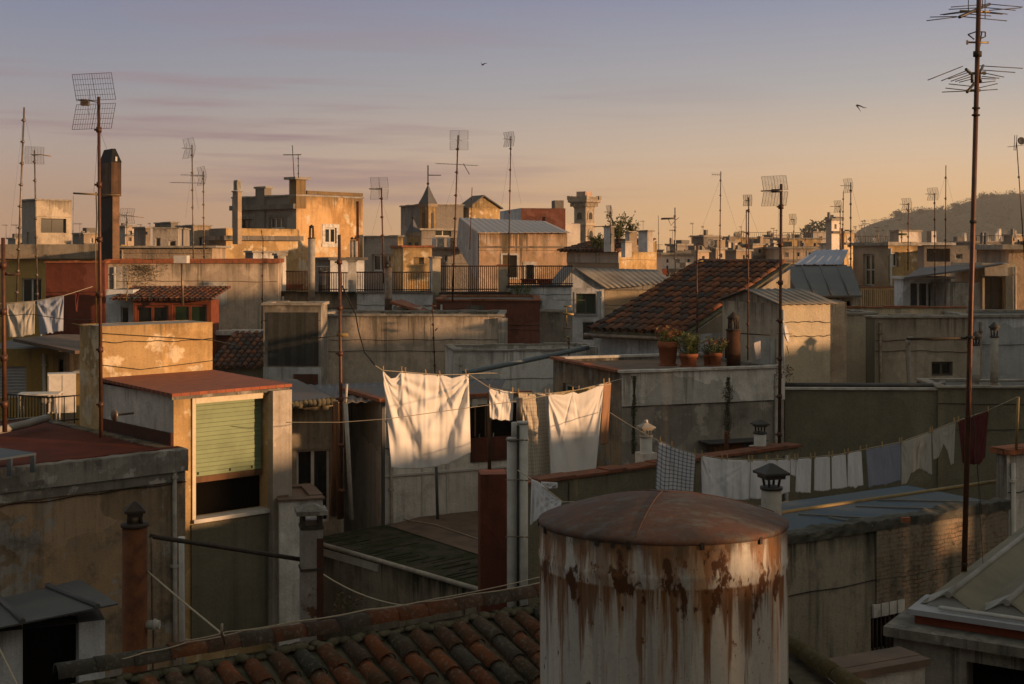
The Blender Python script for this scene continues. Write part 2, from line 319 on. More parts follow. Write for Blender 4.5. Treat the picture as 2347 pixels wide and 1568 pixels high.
# other
m_coping=simple('old clay coping',(.30,.095,.04),.85,0,.5,5,(.12,.055,.03))
m_cement=simple('cement coping',(.33,.295,.25),.9,0,.4,4,(.16,.14,.11))
m_whitecop=simple('white painted coping',(.62,.58,.53),.85,0,.4,4,(.30,.27,.23))
m_redfloor=simple('red roof paint',(.135,.033,.018),.85,0,.35,1.6,(.075,.024,.016),spec=.08)
m_redtile=simple('red clay paving',(.24,.065,.03),.8,0,.5,3,(.15,.045,.025))
m_redstrip=simple('brick red paint',(.23,.05,.025),.8,0,.3,3)
m_roofgrey=simple('grey roof felt',(.13,.12,.11),.9,0,.5,2,(.07,.065,.055))
m_roofbrown=simple('brown roof paving',(.16,.105,.075),.9,0,.5,2,(.08,.06,.045))
m_plank=simple('mossy weathered boards',(.06,.053,.04),.95,0,.5,2.4,(.028,.034,.015),thr=(.42,.58),bump=.6,spec=.1)
m_blue=simple('blue grey roof coating',(.07,.098,.13),.75,0,.4,1.3,(.11,.115,.115),spec=.12)
m_corr=simple('weathered corrugated sheet',(.105,.11,.12),.7,.15,.45,2.2,(.15,.10,.07),spec=.25,stretch=(1,.25,1))
m_zinc=simple('zinc sheet',(.20,.185,.165),.75,.1,.4,1.3,(.12,.10,.085),spec=.4)
m_zincp=simple('pale painted sheet',(.45,.36,.31),.5,.1,.3,.8,(.40,.34,.30),spec=.4)
m_slate=simple('dark sheet roof',(.055,.055,.058),.55,.1,.5,1.2,(.085,.08,.075),spec=.4)
m_pyr=simple('slate spire',(.10,.10,.11),.7,0,.3,2)
m_rust=simple('rust',(.15,.05,.016),.85,0,.5,7,(.06,.02,.009))
m_rustpole=simple('rusty steel mast',(.12,.045,.022),.55,.45,.5,9,(.05,.026,.018),spec=.5)
m_rustcap=simple('sooty steel',(.035,.03,.026),.8,.2,.5,9,(.07,.045,.03))
m_galv=simple('galvanised steel mast',(.24,.19,.14),.45,.6,.4,8,(.13,.075,.045),spec=.5)
m_wire=simple('antenna rod',(.07,.06,.05),.5,.5,.3,8)
m_wire2=simple('yellowed antenna rod',(.30,.21,.09),.5,.4,.3,8)
m_cable=simple('black cable',(.02,.018,.016),.7,0,.2,8,bump=0)
m_rope=simple('pale clothes line',(.40,.33,.24),.9,0,.2,30,bump=0)
m_peg=simple('wooden peg',(.46,.30,.14),.8,0,.3,20,bump=0)
m_bronze=simple('dark bronze',(.05,.035,.025),.6,.4,.3,8)
m_iron=simple('rusty iron railing',(.06,.035,.024),.7,.3,.4,9)
m_frame=simple('white window frame',(.55,.52,.48),.6,0,.2,9)
m_dframe=simple('dark window frame',(.10,.085,.07),.6,0,.3,9)
m_wood=simple('varnished red wood',(.20,.055,.022),.5,0,.35,5,(.13,.035,.015),spec=.4)
m_oldwood=simple('old brown board',(.15,.075,.035),.85,0,.5,6,(.07,.04,.022),stretch=(1,1,.15))
m_shut=simple('pale green shutter slats',(.215,.275,.14),.55,0,.25,3,spec=.3,bump=0,isl=.18)
m_shutgrey=simple('grey roller shutter',(.33,.34,.37),.6,0,.2,5)
m_void=simple('dark interior',(.006,.005,.004),1,0,.2,2,spec=0,bump=0)
m_glass=glass_mat('window glass'); m_gglass=glass_mat('green tinted glass',(.02,.04,.018),.12)
m_ochreglass=glass_mat('glass over drawn curtain',(.10,.075,.035),.15)
m_tile=tile_mat('old clay tiles',[(.12,.04,.018),(.155,.05,.02),(.18,.06,.024),(.095,.038,.02),(.055,.038,.028),(.14,.046,.019),(.075,.058,.045),(.05,.044,.036),(.11,.052,.03)],(.04,.042,.026),.8)
m_tile2=tile_mat('dark mottled clay tiles',[(.24,.075,.032),(.14,.06,.035),(.29,.105,.045),(.06,.052,.052),(.20,.068,.032),(.055,.052,.058),(.26,.10,.052),(.10,.06,.045),(.065,.06,.06)],(.045,.042,.04),.5)
m_mortar=simple('mossy mortar',(.12,.10,.065),.95,0,.6,6,(.04,.042,.022),bump=.5)
m_pot=simple('terracotta pot',(.32,.105,.045),.85,0,.3,5,(.22,.075,.035))
m_pipe=simple('grey white pipe',(.48,.45,.40),.6,0,.3,4,(.33,.31,.28))
m_fibre=simple('fibre cement flue',(.38,.34,.29),.85,0,.4,5,(.22,.19,.16))
m_yellowpipe=simple('yellow painted pipe',(.24,.165,.06),.6,0,.35,6,(.15,.11,.05),spec=.3)
m_darkfl=simple('dark metal cowl',(.06,.055,.05),.6,.4,.3,7)
m_dkrust=simple('dark red rust',(.075,.024,.012),.85,0,.5,7,(.04,.016,.01))
def brick_roof():
    m,nt,b,out=newmat('red clay brick paving'); q=NT(nt); v=q.coord(False)
    br=q.N.new('ShaderNodeTexBrick'); q.L.new(v,br.inputs[0]); br.inputs['Scale'].default_value=3.2; br.inputs['Mortar Size'].default_value=.022; br.inputs['Color1'].default_value=(.36,.09,.032,1); br.inputs['Color2'].default_value=(.25,.06,.024,1); br.inputs['Mortar'].default_value=(.12,.05,.03,1)
    n=q.noise(v,5,6,.7); c=q.mix(q.mr(n,.45,.7,0,.55),br.outputs[0],(.13,.05,.028)); q.L.new(c,b.inputs['Base Color']); b.inputs['Roughness'].default_value=.8; q.bump(br.outputs[1],-.4,.01,b); return m
m_shedroof=brick_roof()
m_rust2=simple('dark brown rust',(.085,.033,.014),.85,0,.5,7,(.04,.018,.009))
m_bluepipe=simple('blue grey pipe',(.115,.145,.16),.6,0,.3,3)
m_soil=simple('soil',(.03,.022,.015),1,0,.4,12)
m_leaf=leaf_mat('green leaves',(.06,.09,.022),(.13,.14,.04)); m_leafy=leaf_mat('yellow green leaves',(.16,.15,.035),(.10,.12,.03))
m_leafr=leaf_mat('red blossom',(.30,.05,.035),(.20,.09,.04)); m_dry=leaf_mat('dry brown leaves',(.13,.075,.03),(.07,.06,.02))
m_hleaf=leaf_mat('hill foliage',(.045,.06,.025),(.07,.075,.035))
m_tarp=simple('pale tarpaulin',(.28,.265,.24),.7,0,.3,2,(.17,.155,.13),spec=.3)
m_awn=simple('dirty translucent sheet',(.15,.125,.065),.65,0,.45,1.3,(.075,.062,.032),spec=.35)
m_shed=plaster('stained white panel',(.68,.63,.56),(.57,.53,.475),(.09,.08,.06),.45,None,.25,.3)
# ---------------------------------------------------------------- builders
CAM=Vector((0,0,CZ))
class Bld:
    def __init__(s,name,label,cat,u,v,d,a,ur=None,w=None,ul=None,dep=None,vb=None,group=None):
        s.C=P(u,v,d); s.a=rad(a); ca,sa=math.cos(s.a),math.sin(s.a)
        s.X=Vector((ca,sa,0)); s.Y=Vector((-sa,ca,0))
        zb=P(u,vb,d).z if vb else 0.0
        if w is None:
            k=(ur-UC)/F; w=(k*s.C.y-s.C.x)/(ca-k*sa)
        if dep is None:
            k=(ul-UC)/F; dep=(k*s.C.y-s.C.x)/(-sa-k*ca)
        s.w,s.dep,s.H=w,dep,s.C.z-zb
        s.root=empty(name,(s.C.x,s.C.y,zb),s.a,label,cat,group); s.ops=[]
    def hit(s,face,u,v,off=0.0):
        dr=P(u,v,1.0)-CAM; n=s.Y if face=='R' else s.X; o=s.C+n*off
        p=CAM+dr*((o-CAM).dot(n)/dr.dot(n)); q=p-s.C
        return (q.dot(s.X if face=='R' else s.Y), q.z)
    def rect(s,face,r,off=0.0):
        u0,v0,u1,v1=r; um,vm=(u0+u1)/2,(v0+v1)/2
        a=s.hit(face,u0,vm,off)[0]; b=s.hit(face,u1,vm,off)[0]; z1=s.hit(face,um,v0,off)[1]; z0=s.hit(face,um,v1,off)[1]
        return min(a,b),max(a,b),min(z0,z1),max(z0,z1)
    def pt(s,face,a,z,dp=0.0):     # face-local -> building local
        return Vector((a,dp,s.H+z)) if face=='R' else Vector((dp,a,s.H+z))
    def op(s,face,r,kind='window',dp=.16,frame=None,glass=None,nv=1,nh=0,fw=.05,surround=None,lab=None):
        s.ops.append(dict(face=face,r=s.rect(face,r),kind=kind,dp=dp,frame=frame,glass=glass,nv=nv,nh=nh,fw=fw,sur=surround,lab=lab)); return s
    def build(s,mat,matL=None,par=0.0,roof=None,cop=None,t=.18,top=True):
        w,D,H=s.w,s.dep,s.H; b=bmesh.new()
        def fc(pts,mi=0):
            f=b.faces.new([b.verts.new(p) for p in pts]); f.material_index=mi
        for face,Ln,mi in (('R',w,0),('L',D,1 if matL else 0)):
            ops=[o for o in s.ops if o['face']==face]
            xs=sorted({0.0,Ln,*[max(0,min(Ln,q)) for o in ops for q in o['r'][:2]]}); zs=sorted({-H,0.0,*[max(-H,min(0,q)) for o in ops for q in o['r'][2:]]})
            f2=(lambda x,z,dp: Vector((x,dp,z))) if face=='R' else (lambda x,z,dp: Vector((dp,x,z)))
            for i in range(len(xs)-1):
                for j in range(len(zs)-1):
                    cx,cz=(xs[i]+xs[i+1])/2,(zs[j]+zs[j+1])/2
                    if any(o['r'][0]<cx<o['r'][1] and o['r'][2]<cz<o['r'][3] for o in ops): continue
                    fc([f2(xs[i],zs[j],0),f2(xs[i+1],zs[j],0),f2(xs[i+1],zs[j+1],0),f2(xs[i],zs[j+1],0)],mi)
            for o in ops:
                x0,x1,z0,z1=o['r']; dp=o['dp']+.02
                for A,B in (((x0,z0),(x1,z0)),((x1,z0),(x1,z1)),((x1,z1),(x0,z1)),((x0,z1),(x0,z0))):
                    fc([f2(*A,0),f2(*B,0),f2(*B,dp),f2(*A,dp)],mi)
        fc([(w,0,-H),(w,D,-H),(w,D,0),(w,0,0)]); fc([(0,D,-H),(w,D,-H),(w,D,0),(0,D,0)])
        if par>0:
            i=[(t,t),(w-t,t),(w-t,D-t),(t,D-t)]; o=[(0,0),(w,0),(w,D),(0,D)]
            for k in range(4):
                A,B=i[k],i[(k+1)%4]; fc([(*A,-par),(*B,-par),(*B,0),(*A,0)])
                a2,b2=o[k],o[(k+1)%4]; fc([(*a2,0),(*b2,0),(*B,0),(*A,0)])
        me=bpy.data.meshes.new('wall'); b.to_mesh(me); b.free(); me.materials.append(mat)
        if matL: me.materials.append(matL)
        wo=bpy.data.objects.new('wall',me); COL.objects.link(wo); wo.parent=s.root; wo.location=(0,0,H); s.wall=wo
        if top:
            m=MB(); e=t if par>0 else 0.0; z=H-par-(0.0 if par>0 else .004)
            m.face([(e,e,z),(w-e,e,z),(w-e,D-e,z),(e,D-e,z)]); m.build('roof',roof or m_roofgrey,s.root)
        if cop: s.coping(*cop,t=t)
        for o in s.ops: s.fit(o)
        s.extras()
        return s
    def extras(s):                 # drain pipe and cables fixed to the broader walls
        px=s.w/s.C.y*F; r=random.Random(int(abs(s.C.x)*997+s.C.y*131))
        if px<70 or s.H<1.5 or not s.ops and px<110: return
        H=s.H; hh=min(H,4.5)
        if s.C.y<70 and r.random()<.6:
            x=s.w*r.choice((.05,.94)); k=.035 if s.C.y<45 else .05; m=MB(); m.tube([(x,-k*1.3,H-.12),(x+.02,-k*1.3,H-hh)],k,8)
            for i in range(3): m.box(x-k*1.4,x+k*1.4,-k*2.4,-.001,H-.4-hh*.3*i,H-.36-hh*.3*i)
            m.build('drain_pipe',r.choice((m_fibre,m_galv,m_pipe)),s.root)
        for j in range(r.choice((0,1,1,2)) if s.C.y<60 else r.choice((0,1))):
            z=H-r.uniform(.25,1.1); m=MB(); pts=[]; n=24; zz=z
            for i in range(n+1):
                x=s.w*i/n; zz+=r.uniform(-.009,.008); pts.append((x,-.02,zz-.018*math.sin(i*math.pi/6)**2))
            if any(o['face']=='R' and o['r'][2]<z-H<o['r'][3] for o in s.ops): continue
            m.tube(pts,max(.007,.22*s.C.y/F),5); m.build('cable',m_cable,s.root)
    def coping(s,mat,h=.06,over=.05,t=.18,seg=.52,jit=.018,sides='RLBS'):
        m=MB(); w,D,H=s.w,s.dep,s.H; r=random.Random(int(w*1000))
        def run(x0,x1,y0,y1,alongx):
            L=(x1-x0) if alongx else (y1-y0); n=max(1,int(L/seg))
            for i in range(n):
                j1,j2=r.uniform(-jit,jit),r.uniform(0,jit)
                if alongx: m.box(x0+L*i/n+.002,x0+L*(i+1)/n-.002,y0-j2,y1,H+.002,H+h+j1)
                else: m.box(x0-j2,x1,y0+L*i/n+.002,y0+L*(i+1)/n-.002,H+.002,H+h+j1)
        if 'R' in sides: run(-over,w+over,-over,t,True)
        if 'B' in sides: run(-over,w+over,D-t,D+over,True)
        if 'L' in sides: run(-over,t,t,D-t,False)
        if 'S' in sides: run(w-t,w+over,t,D-t,False)
        return m.build('coping',mat,s.root)
    def fit(s,o):
        x0,x1,z0,z1=o['r']; f=o['face']; dp=o['dp']; fw=o['fw']; z0+=s.H; z1+=s.H
        def bx(m,a0,a1,c0,c1,d0,d1):
            if f=='R': m.box(a0,a1,d0,d1,c0,c1)
            else: m.box(d0,d1,a0,a1,c0,c1)
        kind=o['kind']; fr=o['frame'] or m_frame; gl=o['glass'] or m_glass
        if kind=='opening':
            m=MB(); bx(m,x0+.001,x1-.001,z0+.001,z1-.001,dp,dp+.012); m.build('opening',gl if o['glass'] else m_void,s.root)
        else:
            m=MB(); e=dp-.05
            bx(m,x0+.001,x0+fw,z0+.001,z1-.001,e,dp); bx(m,x1-fw,x1-.001,z0+.001,z1-.001,e,dp)
            bx(m,x0+fw,x1-fw,z0+.001,z0+fw,e,dp); bx(m,x0+fw,x1-fw,z1-fw,z1-.001,e,dp)
            for i in range(o['nv']):
                c=x0+(x1-x0)*(i+1)/(o['nv']+1); bx(m,c-fw*.6,c+fw*.6,z0+fw,z1-fw,e+.003,dp)
            for i in range(o['nh']):
                c=z0+(z1-z0)*(i+1)/(o['nh']+1); bx(m,x0+fw,x1-fw,c-fw*.4,c+fw*.4,e+.006,dp)
            fo=m.build(kind,fr,s.root)
            if o['lab']: fo['label']=o['lab']
            g=MB(); bx(g,x0+fw*.5,x1-fw*.5,z0+fw*.5,z1-fw*.5,dp-.02,dp-.012); g.build('pane',gl,fo)
        if o['sur']:
            m=MB(); sw,mt=o['sur']; 
            bx(m,x0-sw,x0,z0,z1+sw,-.03,.05); bx(m,x1,x1+sw,z0,z1+sw,-.03,.05); bx(m,x0,x1,z1,z1+sw,-.03,.05); bx(m,x0-sw*1.2,x1+sw*1.2,z0-sw,z0,-.06,.05)
            m.build('surround',mt,s.root)
    def box(s,name,face,r,d0,d1,mat,parent=None):      # a piece laid on a face, d outward
        x0,x1,z0,z1=s.rect(face,r); m=MB()
        if face=='R': m.box(x0,x1,-d1,-d0,z0+s.H,z1+s.H)
        else: m.box(-d1,-d0,x0,x1,z0+s.H,z1+s.H)
        return m.build(name,mat,parent or s.root)
    def loc(s,p):                    # world -> building local
        q=Vector(p)-s.root.location; return Vector((q.dot(s.X),q.dot(s.Y),q.z))
    def world(s,x,y,z): return s.root.location+s.X*x+s.Y*y+Vector((0,0,z))
def corner_from_right(u,v,d,a,uleft):
    C=P(u,v,d); ca,sa=math.cos(rad(a)),math.sin(rad(a)); k=(uleft-UC)/F; L=(k*C.y-C.x)/(ca-k*sa)
    y=C.y+L*sa; z=C.z-CZ; return uleft, VH-z/y*F, y
# ---------------------------------------------------------------- cloth
def poly_at(pts,s,key=0):
    """piecewise smooth interpolation of a pixel polyline by normalised index length"""
    L=[0.0]
    for i in range(1,len(pts)): L.append(L[-1]+max(1e-3,math.hypot(pts[i][0]-pts[i-1][0],(pts[i][1]-pts[i-1][1])*.35)))
    x=s*L[-1]
    for i in range(1,len(pts)):
        if x<=L[i]+1e-9:
            f=(x-L[i-1])/(L[i]-L[i-1]); return (pts[i-1][0]+(pts[i][0]-pts[i-1][0])*f, pts[i-1][1]+(pts[i][1]-pts[i-1][1])*f)
    return pts[-1]
def cloth(name,label,cat,top,bot,d0,d1,mat,amp=.05,nf=5,seed=1,nx=56,ny=40,group=None,pinch=None,parent=None,wind=.0,radial=1.0):
    r=random.Random(seed); ph=[r.uniform(0,6.28) for _ in range(8)]
    bm=bmesh.new(); uvl=bm.loops.layers.uv.new('UVMap'); V=[]
    pk=pinch or [0.0,.33,.66,1.0]; ridges=[]
    for q_ in pk:
        for _ in range(4): ridges.append((q_+r.uniform(-.01,.01),(r.uniform(-.5,.5) if .02<q_<.98 else (.2+.5*r.random())*(1 if q_<.5 else -1)),r.uniform(.02,.055),r.choice((1,-1,1))*r.uniform(.25,.6)))
    for j in range(ny+1):
        t=j/ny; row=[]
        for i in range(nx+1):
            s=i/nx; a=poly_at(top,s); b=poly_at(bot,s)
            # long soft folds: stretched noise that leans inwards from both ends, finer creases, swags under the pegs
            rL=math.hypot(s+.04,t*1.1); rR=math.hypot(1.04-s,t*1.1); aL=math.atan2(t*1.1,s+.04); aR=math.atan2(t*1.1,1.04-s)
            qn=max(1.0,nf*.8)
            f=radial*1.15*(1-s)**.8*mnoise.noise(Vector((aL*qn*1.5+seed*3.1,rL*.5,seed)))*min(1,rL*3)+radial*1.15*s**.8*mnoise.noise(Vector((aR*qn*1.5+seed*1.9,rR*.5,seed+7)))*min(1,rR*3)
            f+=.55*mnoise.noise(Vector((s*qn*1.6+seed*5,t*.5,seed*1.7)))+.16*mnoise.noise(Vector((s*qn*4.6+.8*t+seed*2,t*1.3,seed*.7+4)))
            for (sk,mk,wk,ak) in ridges:
                c_=s-(sk+mk*t*(1-.35*t)); w_=.010+wk*t
                f+=.42*ak*math.exp(-(c_/w_)**2)*min(1,t*9+.2)*max(0,1-1.25*t)
            k=amp*(.25+.75*min(1,t*1.6))
            d=d0+(d1-d0)*s+f*k - wind*math.sin(math.pi*t*.9)*math.sin(math.pi*s)
            hem=mnoise.noise(Vector((s*9,seed*3.3,0)))*3.0*t
            u=a[0]+(b[0]-a[0])*t; v=a[1]+(b[1]-a[1])*t+hem
            row.append(bm.verts.new(P(u,v,d)))
        V.append(row)
    for j in range(ny):
        for i in range(nx):
            f=bm.faces.new((V[j+1][i],V[j+1][i+1],V[j][i+1],V[j][i])); f.smooth=True
            for lp,(ii,jj) in zip(f.loops,((i,j+1),(i+1,j+1),(i+1,j),(i,j))): lp[uvl].uv=(ii/nx,1-jj/ny)
    me=bpy.data.meshes.new(name); bm.to_mesh(me); bm.free(); me.materials.append(mat)
    o=bpy.data.objects.new(name,me); COL.objects.link(o)
    c=P(*top[0],d0); me.transform(Matrix.Translation(-c)); o.location=c
    md=o.modifiers.new('thickness','SOLIDIFY'); md.thickness=.004
    if cat: tag(o,label,cat,group)
    return o
peg_proto=None
def peg(u,v,d,what,tilt=0):
    global peg_proto
    h=.085
    if peg_proto is None:
        m=MB(); m.box(-.009,.009,-.010,-.002,-.05,.05); m.box(-.009,.009,.002,.010,-.05,.05); m.tube([(-.01,0,.012),(.01,0,.012)],.007,6)
        o=m.build('clothes_peg',m_peg); peg_proto=o
    else:
        o=peg_proto.copy(); COL.objects.link(o)
    o.location=P(u,v,d); o.rotation_euler=(0,rad(tilt),rad(rng.uniform(-20,20)))
    tag(o,f'small wooden clothes peg gripping {what} on the line','clothes peg','clothes pegs on the washing lines')
    return o
def line(name,label,cat,pts,r=.006,mat=None,sag=0.0,group=None,parent=None,n=10):
    Q=[]
    for i in range(len(pts)-1):
        a,b=Vector(pts[i]),Vector(pts[i+1])
        for k in range(n): 
            t=k/n; p=a+(b-a)*t; p.z-=sag*4*t*(1-t); Q.append(p)
    Q.append(Vector(pts[-1])); o0=Q[0].copy()
    m=MB(); m.tube([p-o0 for p in Q],r,6)
    o=m.build(name,mat or m_rope,parent,o0)
    if cat: tag(o,label,cat,group)
    return o
# ---------------------------------------------------------------- antennas
def antenna(label,top,bot,d,heads=(),w=3.0,mat=None,name='tv_antenna',group='television antennas on the roofs',guys=(),collars=5,cat='antenna',wmat=None,db=None):
    mat=mat or m_rustpole; wmat=wmat or m_wire
    T=P(*top,d); B=P(*bot,db or d); root=empty(name,B,0,label,cat,group)
    px=d/F; r=max(.006,w*px/2); m=MB(); dv=T-B
    m.tube([Vector((0,0,0)),dv],r,10,True,r*.8); mo=m.build('mast',mat,root)
    for i in range(collars):
        m=MB()
        p=dv*((i+.6)/(collars+.2)); q=dv.normalized()*(.035+.2*r); m.tube([p-q,p+q],r*1.45,10)
        m.box(p.x-r*2.4,p.x-r*.9,p.y-r*.5,p.y+r*.5,p.z-.015,p.z+.015)
        m.build('clamp',mat,root)
    wr=max(.003,.25*px)
    def atz(v):
        t=(P(UC,v,d).z-B.z)/dv.z; return dv*t
    for h in heads:
        k=h[0]
        if k=='grid':
            _,u0,v0,u1,v1,yaw,nc,nr,bl=h; c=P((u0+u1)/2,(v0+v1)/2,d)-B; hh=(v1-v0)*px/2
            n=Vector((math.cos(rad(yaw)),math.sin(rad(yaw)),0)); x=Vector((-n.y,n.x,0)); ww=(u1-u0)*px/2/max(.45,abs(x.x)+.25*abs(n.x))
            g=.07*hh; lean=.26*hh
            for sg in (1,-1):
                m=MB()
                def gp(a,t): return c+x*(ww*a)+Vector((0,0,sg*(g+(hh-g)*t)))+n*(lean*t)
                for i in range(nc+1): 
                    a=-1+2*i/nc; m.tube([gp(a,0),gp(a,1)],wr*(1.5 if i in(0,nc,nc//2) else .8),5)
                for j in range(nr+1): m.tube([gp(-1,j/nr),gp(1,j/nr)],wr*(1.2 if j in (0,nr) else .9),5)
                m.build('reflector',wmat,root)
            m=MB(); m.tube([c-n*.1,c+n*bl*px],wr*2.6,6)
            m.build('boom',wmat,root)
            m=MB()
            for i in range(5):
                p=c+n*(bl*px*(.45+.55*i/4)); e=hh*(.34-.03*i); m.tube([p-x*e,p+x*e],wr,5)
            for sg in (1,-1):
                m.tube([c+n*bl*px*.5+x*sg*.02,c+n*lean*1.6+Vector((0,0,sg*hh*.55))],wr*1.1,5)
            m.build('dipole',wmat,root)
        elif k=='yagi':
            _,u0,v0,u1,v1,n_,el,o=h; a=P(u0,v0,d)-B; b=P(u1,v1,d)-B; m=MB(); m.tube([a,b],wr*2.2,6); m.build('boom',wmat,root)
            dr=(b-a).normalized(); side=Vector((-dr.y,dr.x,0)).normalized()
            if o=='v': side=Vector((0,0,1))
            elif o=='s': side=(side*.75+dr*.65).normalized()
            for i in range(n_):
                m=MB()
                t=i/(n_-1); p=a+(b-a)*t; e=el*px*(1-.35*t); m.tube([p-side*e+Vector((0,0,.01)),p+side*e+Vector((0,0,.01))],wr*.9,5)
                m.build('element',wmat,root)
        elif k=='rod':
            _,pts,rr,mt=h; m=MB(); m.tube([P(*q,d)-B for q in pts],rr*px,8); m.build('bracket',mt or wmat,root)
        elif k=='box':
            _,u0,v0,u1,v1,mt,nm=h; a=P(u0,v1,d)-B; b=P(u1,v0,d)-B; m=MB(); e=(b.x-a.x)*.35; m.box(a.x,b.x,a.y-e,a.y+e,a.z,b.z); m.build(nm,mt,root)
        elif k=='dish':
            _,u,v,ru,yaw,mt=h; c=P(u,v,d)-B; R_=ru*px; M=Matrix.Translation(c)@Matrix.Rotation(rad(yaw),4,'Z')@Matrix.Rotation(rad(80),4,'X')
            m=MB(); m.lathe([(0,-.16*R_),(R_*.5,-.12*R_),(R_*.85,-.03*R_),(R_,.03*R_),(R_*.98,.05*R_),(R_*.5,-.08*R_),(0,-.12*R_)],20); bmesh.ops.transform(m.b,matrix=M,verts=m.b.verts); m.build('dish',mt,root)
    for gy in guys:
        (u0,v0),(u1,v1),d2=gy; m=MB(); m.tube([P(u0,v0,d)-B,P(u1,v1,d2)-B],max(.002,.16*px),4); m.build('guy_wire',m_cable,root)
    return root
# ---------------------------------------------------------------- flues
def flue(label,u,vtop,vcap,vcol,vb,wp,wc,d,pm,cm,posts=4,name='chimney_flue',cat='chimney flue',group=None,sides=4,bulge=1.25,vbase=None,wbase=None,bm_=None,finial=False,extra=0.0,neck=0.0):
    """round pipe with a collar, posts and a hipped hood; vertical pixel rows on the axis"""
    px=d/F; B=P(u,vb,d); B.z-=extra; root=empty(name,B,0,label,cat,group); Z=lambda v:P(u,v,d).z-B.z
    r=wp*px/2; rc=wc*px/2; ph=math.pi/4+.3
    m=MB(); m.lathe([(r,0),(r,Z(vcol)*.33),(r*1.02,Z(vcol)*.333),(r,Z(vcol)*.34),(r,Z(vcol)-.02)],24); m.build('pipe',pm,root)
    hc=.022; m=MB(); m.lathe([(r*1.0,Z(vcol)-.018),(r*1.12,Z(vcol)-.014),(r*1.13,Z(vcol)+hc-.008),(r*.7,Z(vcol)+hc)],24); m.build('collar',cm,root)
    for i in range(posts):
        an=ph+2*math.pi*i/posts; m=MB(); a=Vector((r*.72*math.cos(an),r*.72*math.sin(an),Z(vcol)+hc)); b=Vector((rc*.72*math.cos(an),rc*.72*math.sin(an),Z(vcol)+(Z(vcap)-Z(vcol))*1.0))
        m.tube([a,b],max(.012,r*.13),6); m.build('post',cm,root)
    if neck:
        m=MB(); m.lathe([(r*neck,Z(vcol)),(r*neck,Z(vcap)-.01)],16); m.build('neck',m_galv,root)
    n=sides if sides else 24; k=math.sqrt(2) if sides==4 else 1.0
    h=Z(vtop)-Z(vcap); zc=Z(vcap)
    m=MB(); m.lathe([(rc*.75*k,zc-h*.55),(rc*.78*k,zc-.01)],n,smooth=(sides==0),ph=ph,cap=False); m.lathe([(rc*k,zc-.012),(rc*k,zc+.012),(rc*.12*k,zc+h)],n,smooth=(sides==0),ph=ph); m.build('hood',cm,root)
    if finial:
        m=MB(); m.lathe([(rc*.30,zc+h*.75),(rc*.22,zc+h*1.5),(rc*.10,zc+h*1.55)],10); m.build('finial',bm_ or cm,root)
    if vbase:
        m=MB(); q=wbase*px/2; m.box(-q,q,-q,q,0,Z(vbase)); bmesh.ops.rotate(m.b,cent=(0,0,0),matrix=Matrix.Rotation(.35,3,'Z'),verts=m.b.verts); m.build('base',bm_ or pm,root)
    return root
def rough_edge(L,y0,y1,z0,z1,mat,name,parent,H,seed=1,step=.05,amp=.02,big=.03):
    '''uneven worn edge along x: outer bottom, outer top, inner top, inner bottom, displaced by noise'''
    b=bmesh.new(); n=max(4,int(L/step)); R=[]
    for i in range(n+1):
        x=L*i/n; q=[]
        for k,(y,z) in enumerate(((y0,z0),(y0-.004,(z0+z1)/2),(y0,z1-.012),(y0+.015,z1),((y0+y1)/2,z1+.004),(y1,z1),(y1,z0))):
            dn=mnoise.noise(Vector((x*7+seed,k*1.3,seed)))*amp+mnoise.noise(Vector((x*1.3+seed,k*.2,seed*2)))*big*(1 if k in (2,3,4,5) else .3)
            dy=mnoise.noise(Vector((x*6+seed,k*2.1+9,seed)))*amp*.8
            q.append(b.verts.new((x,y+(dy if k<5 else 0),z+(dn if k>0 else dn*.3)-H)))
        R.append(q)
    for i in range(n):
        for k in range(6): b.faces.new((R[i][k],R[i+1][k],R[i+1][k+1],R[i][k+1]))
    b.faces.new(R[0]); b.faces.new(list(reversed(R[n])))
    me=bpy.data.meshes.new(name); b.to_mesh(me); b.free(); me.materials.append(mat); o=bpy.data.objects.new(name,me); COL.objects.link(o); o.parent=parent; o.location=(0,0,H); return o
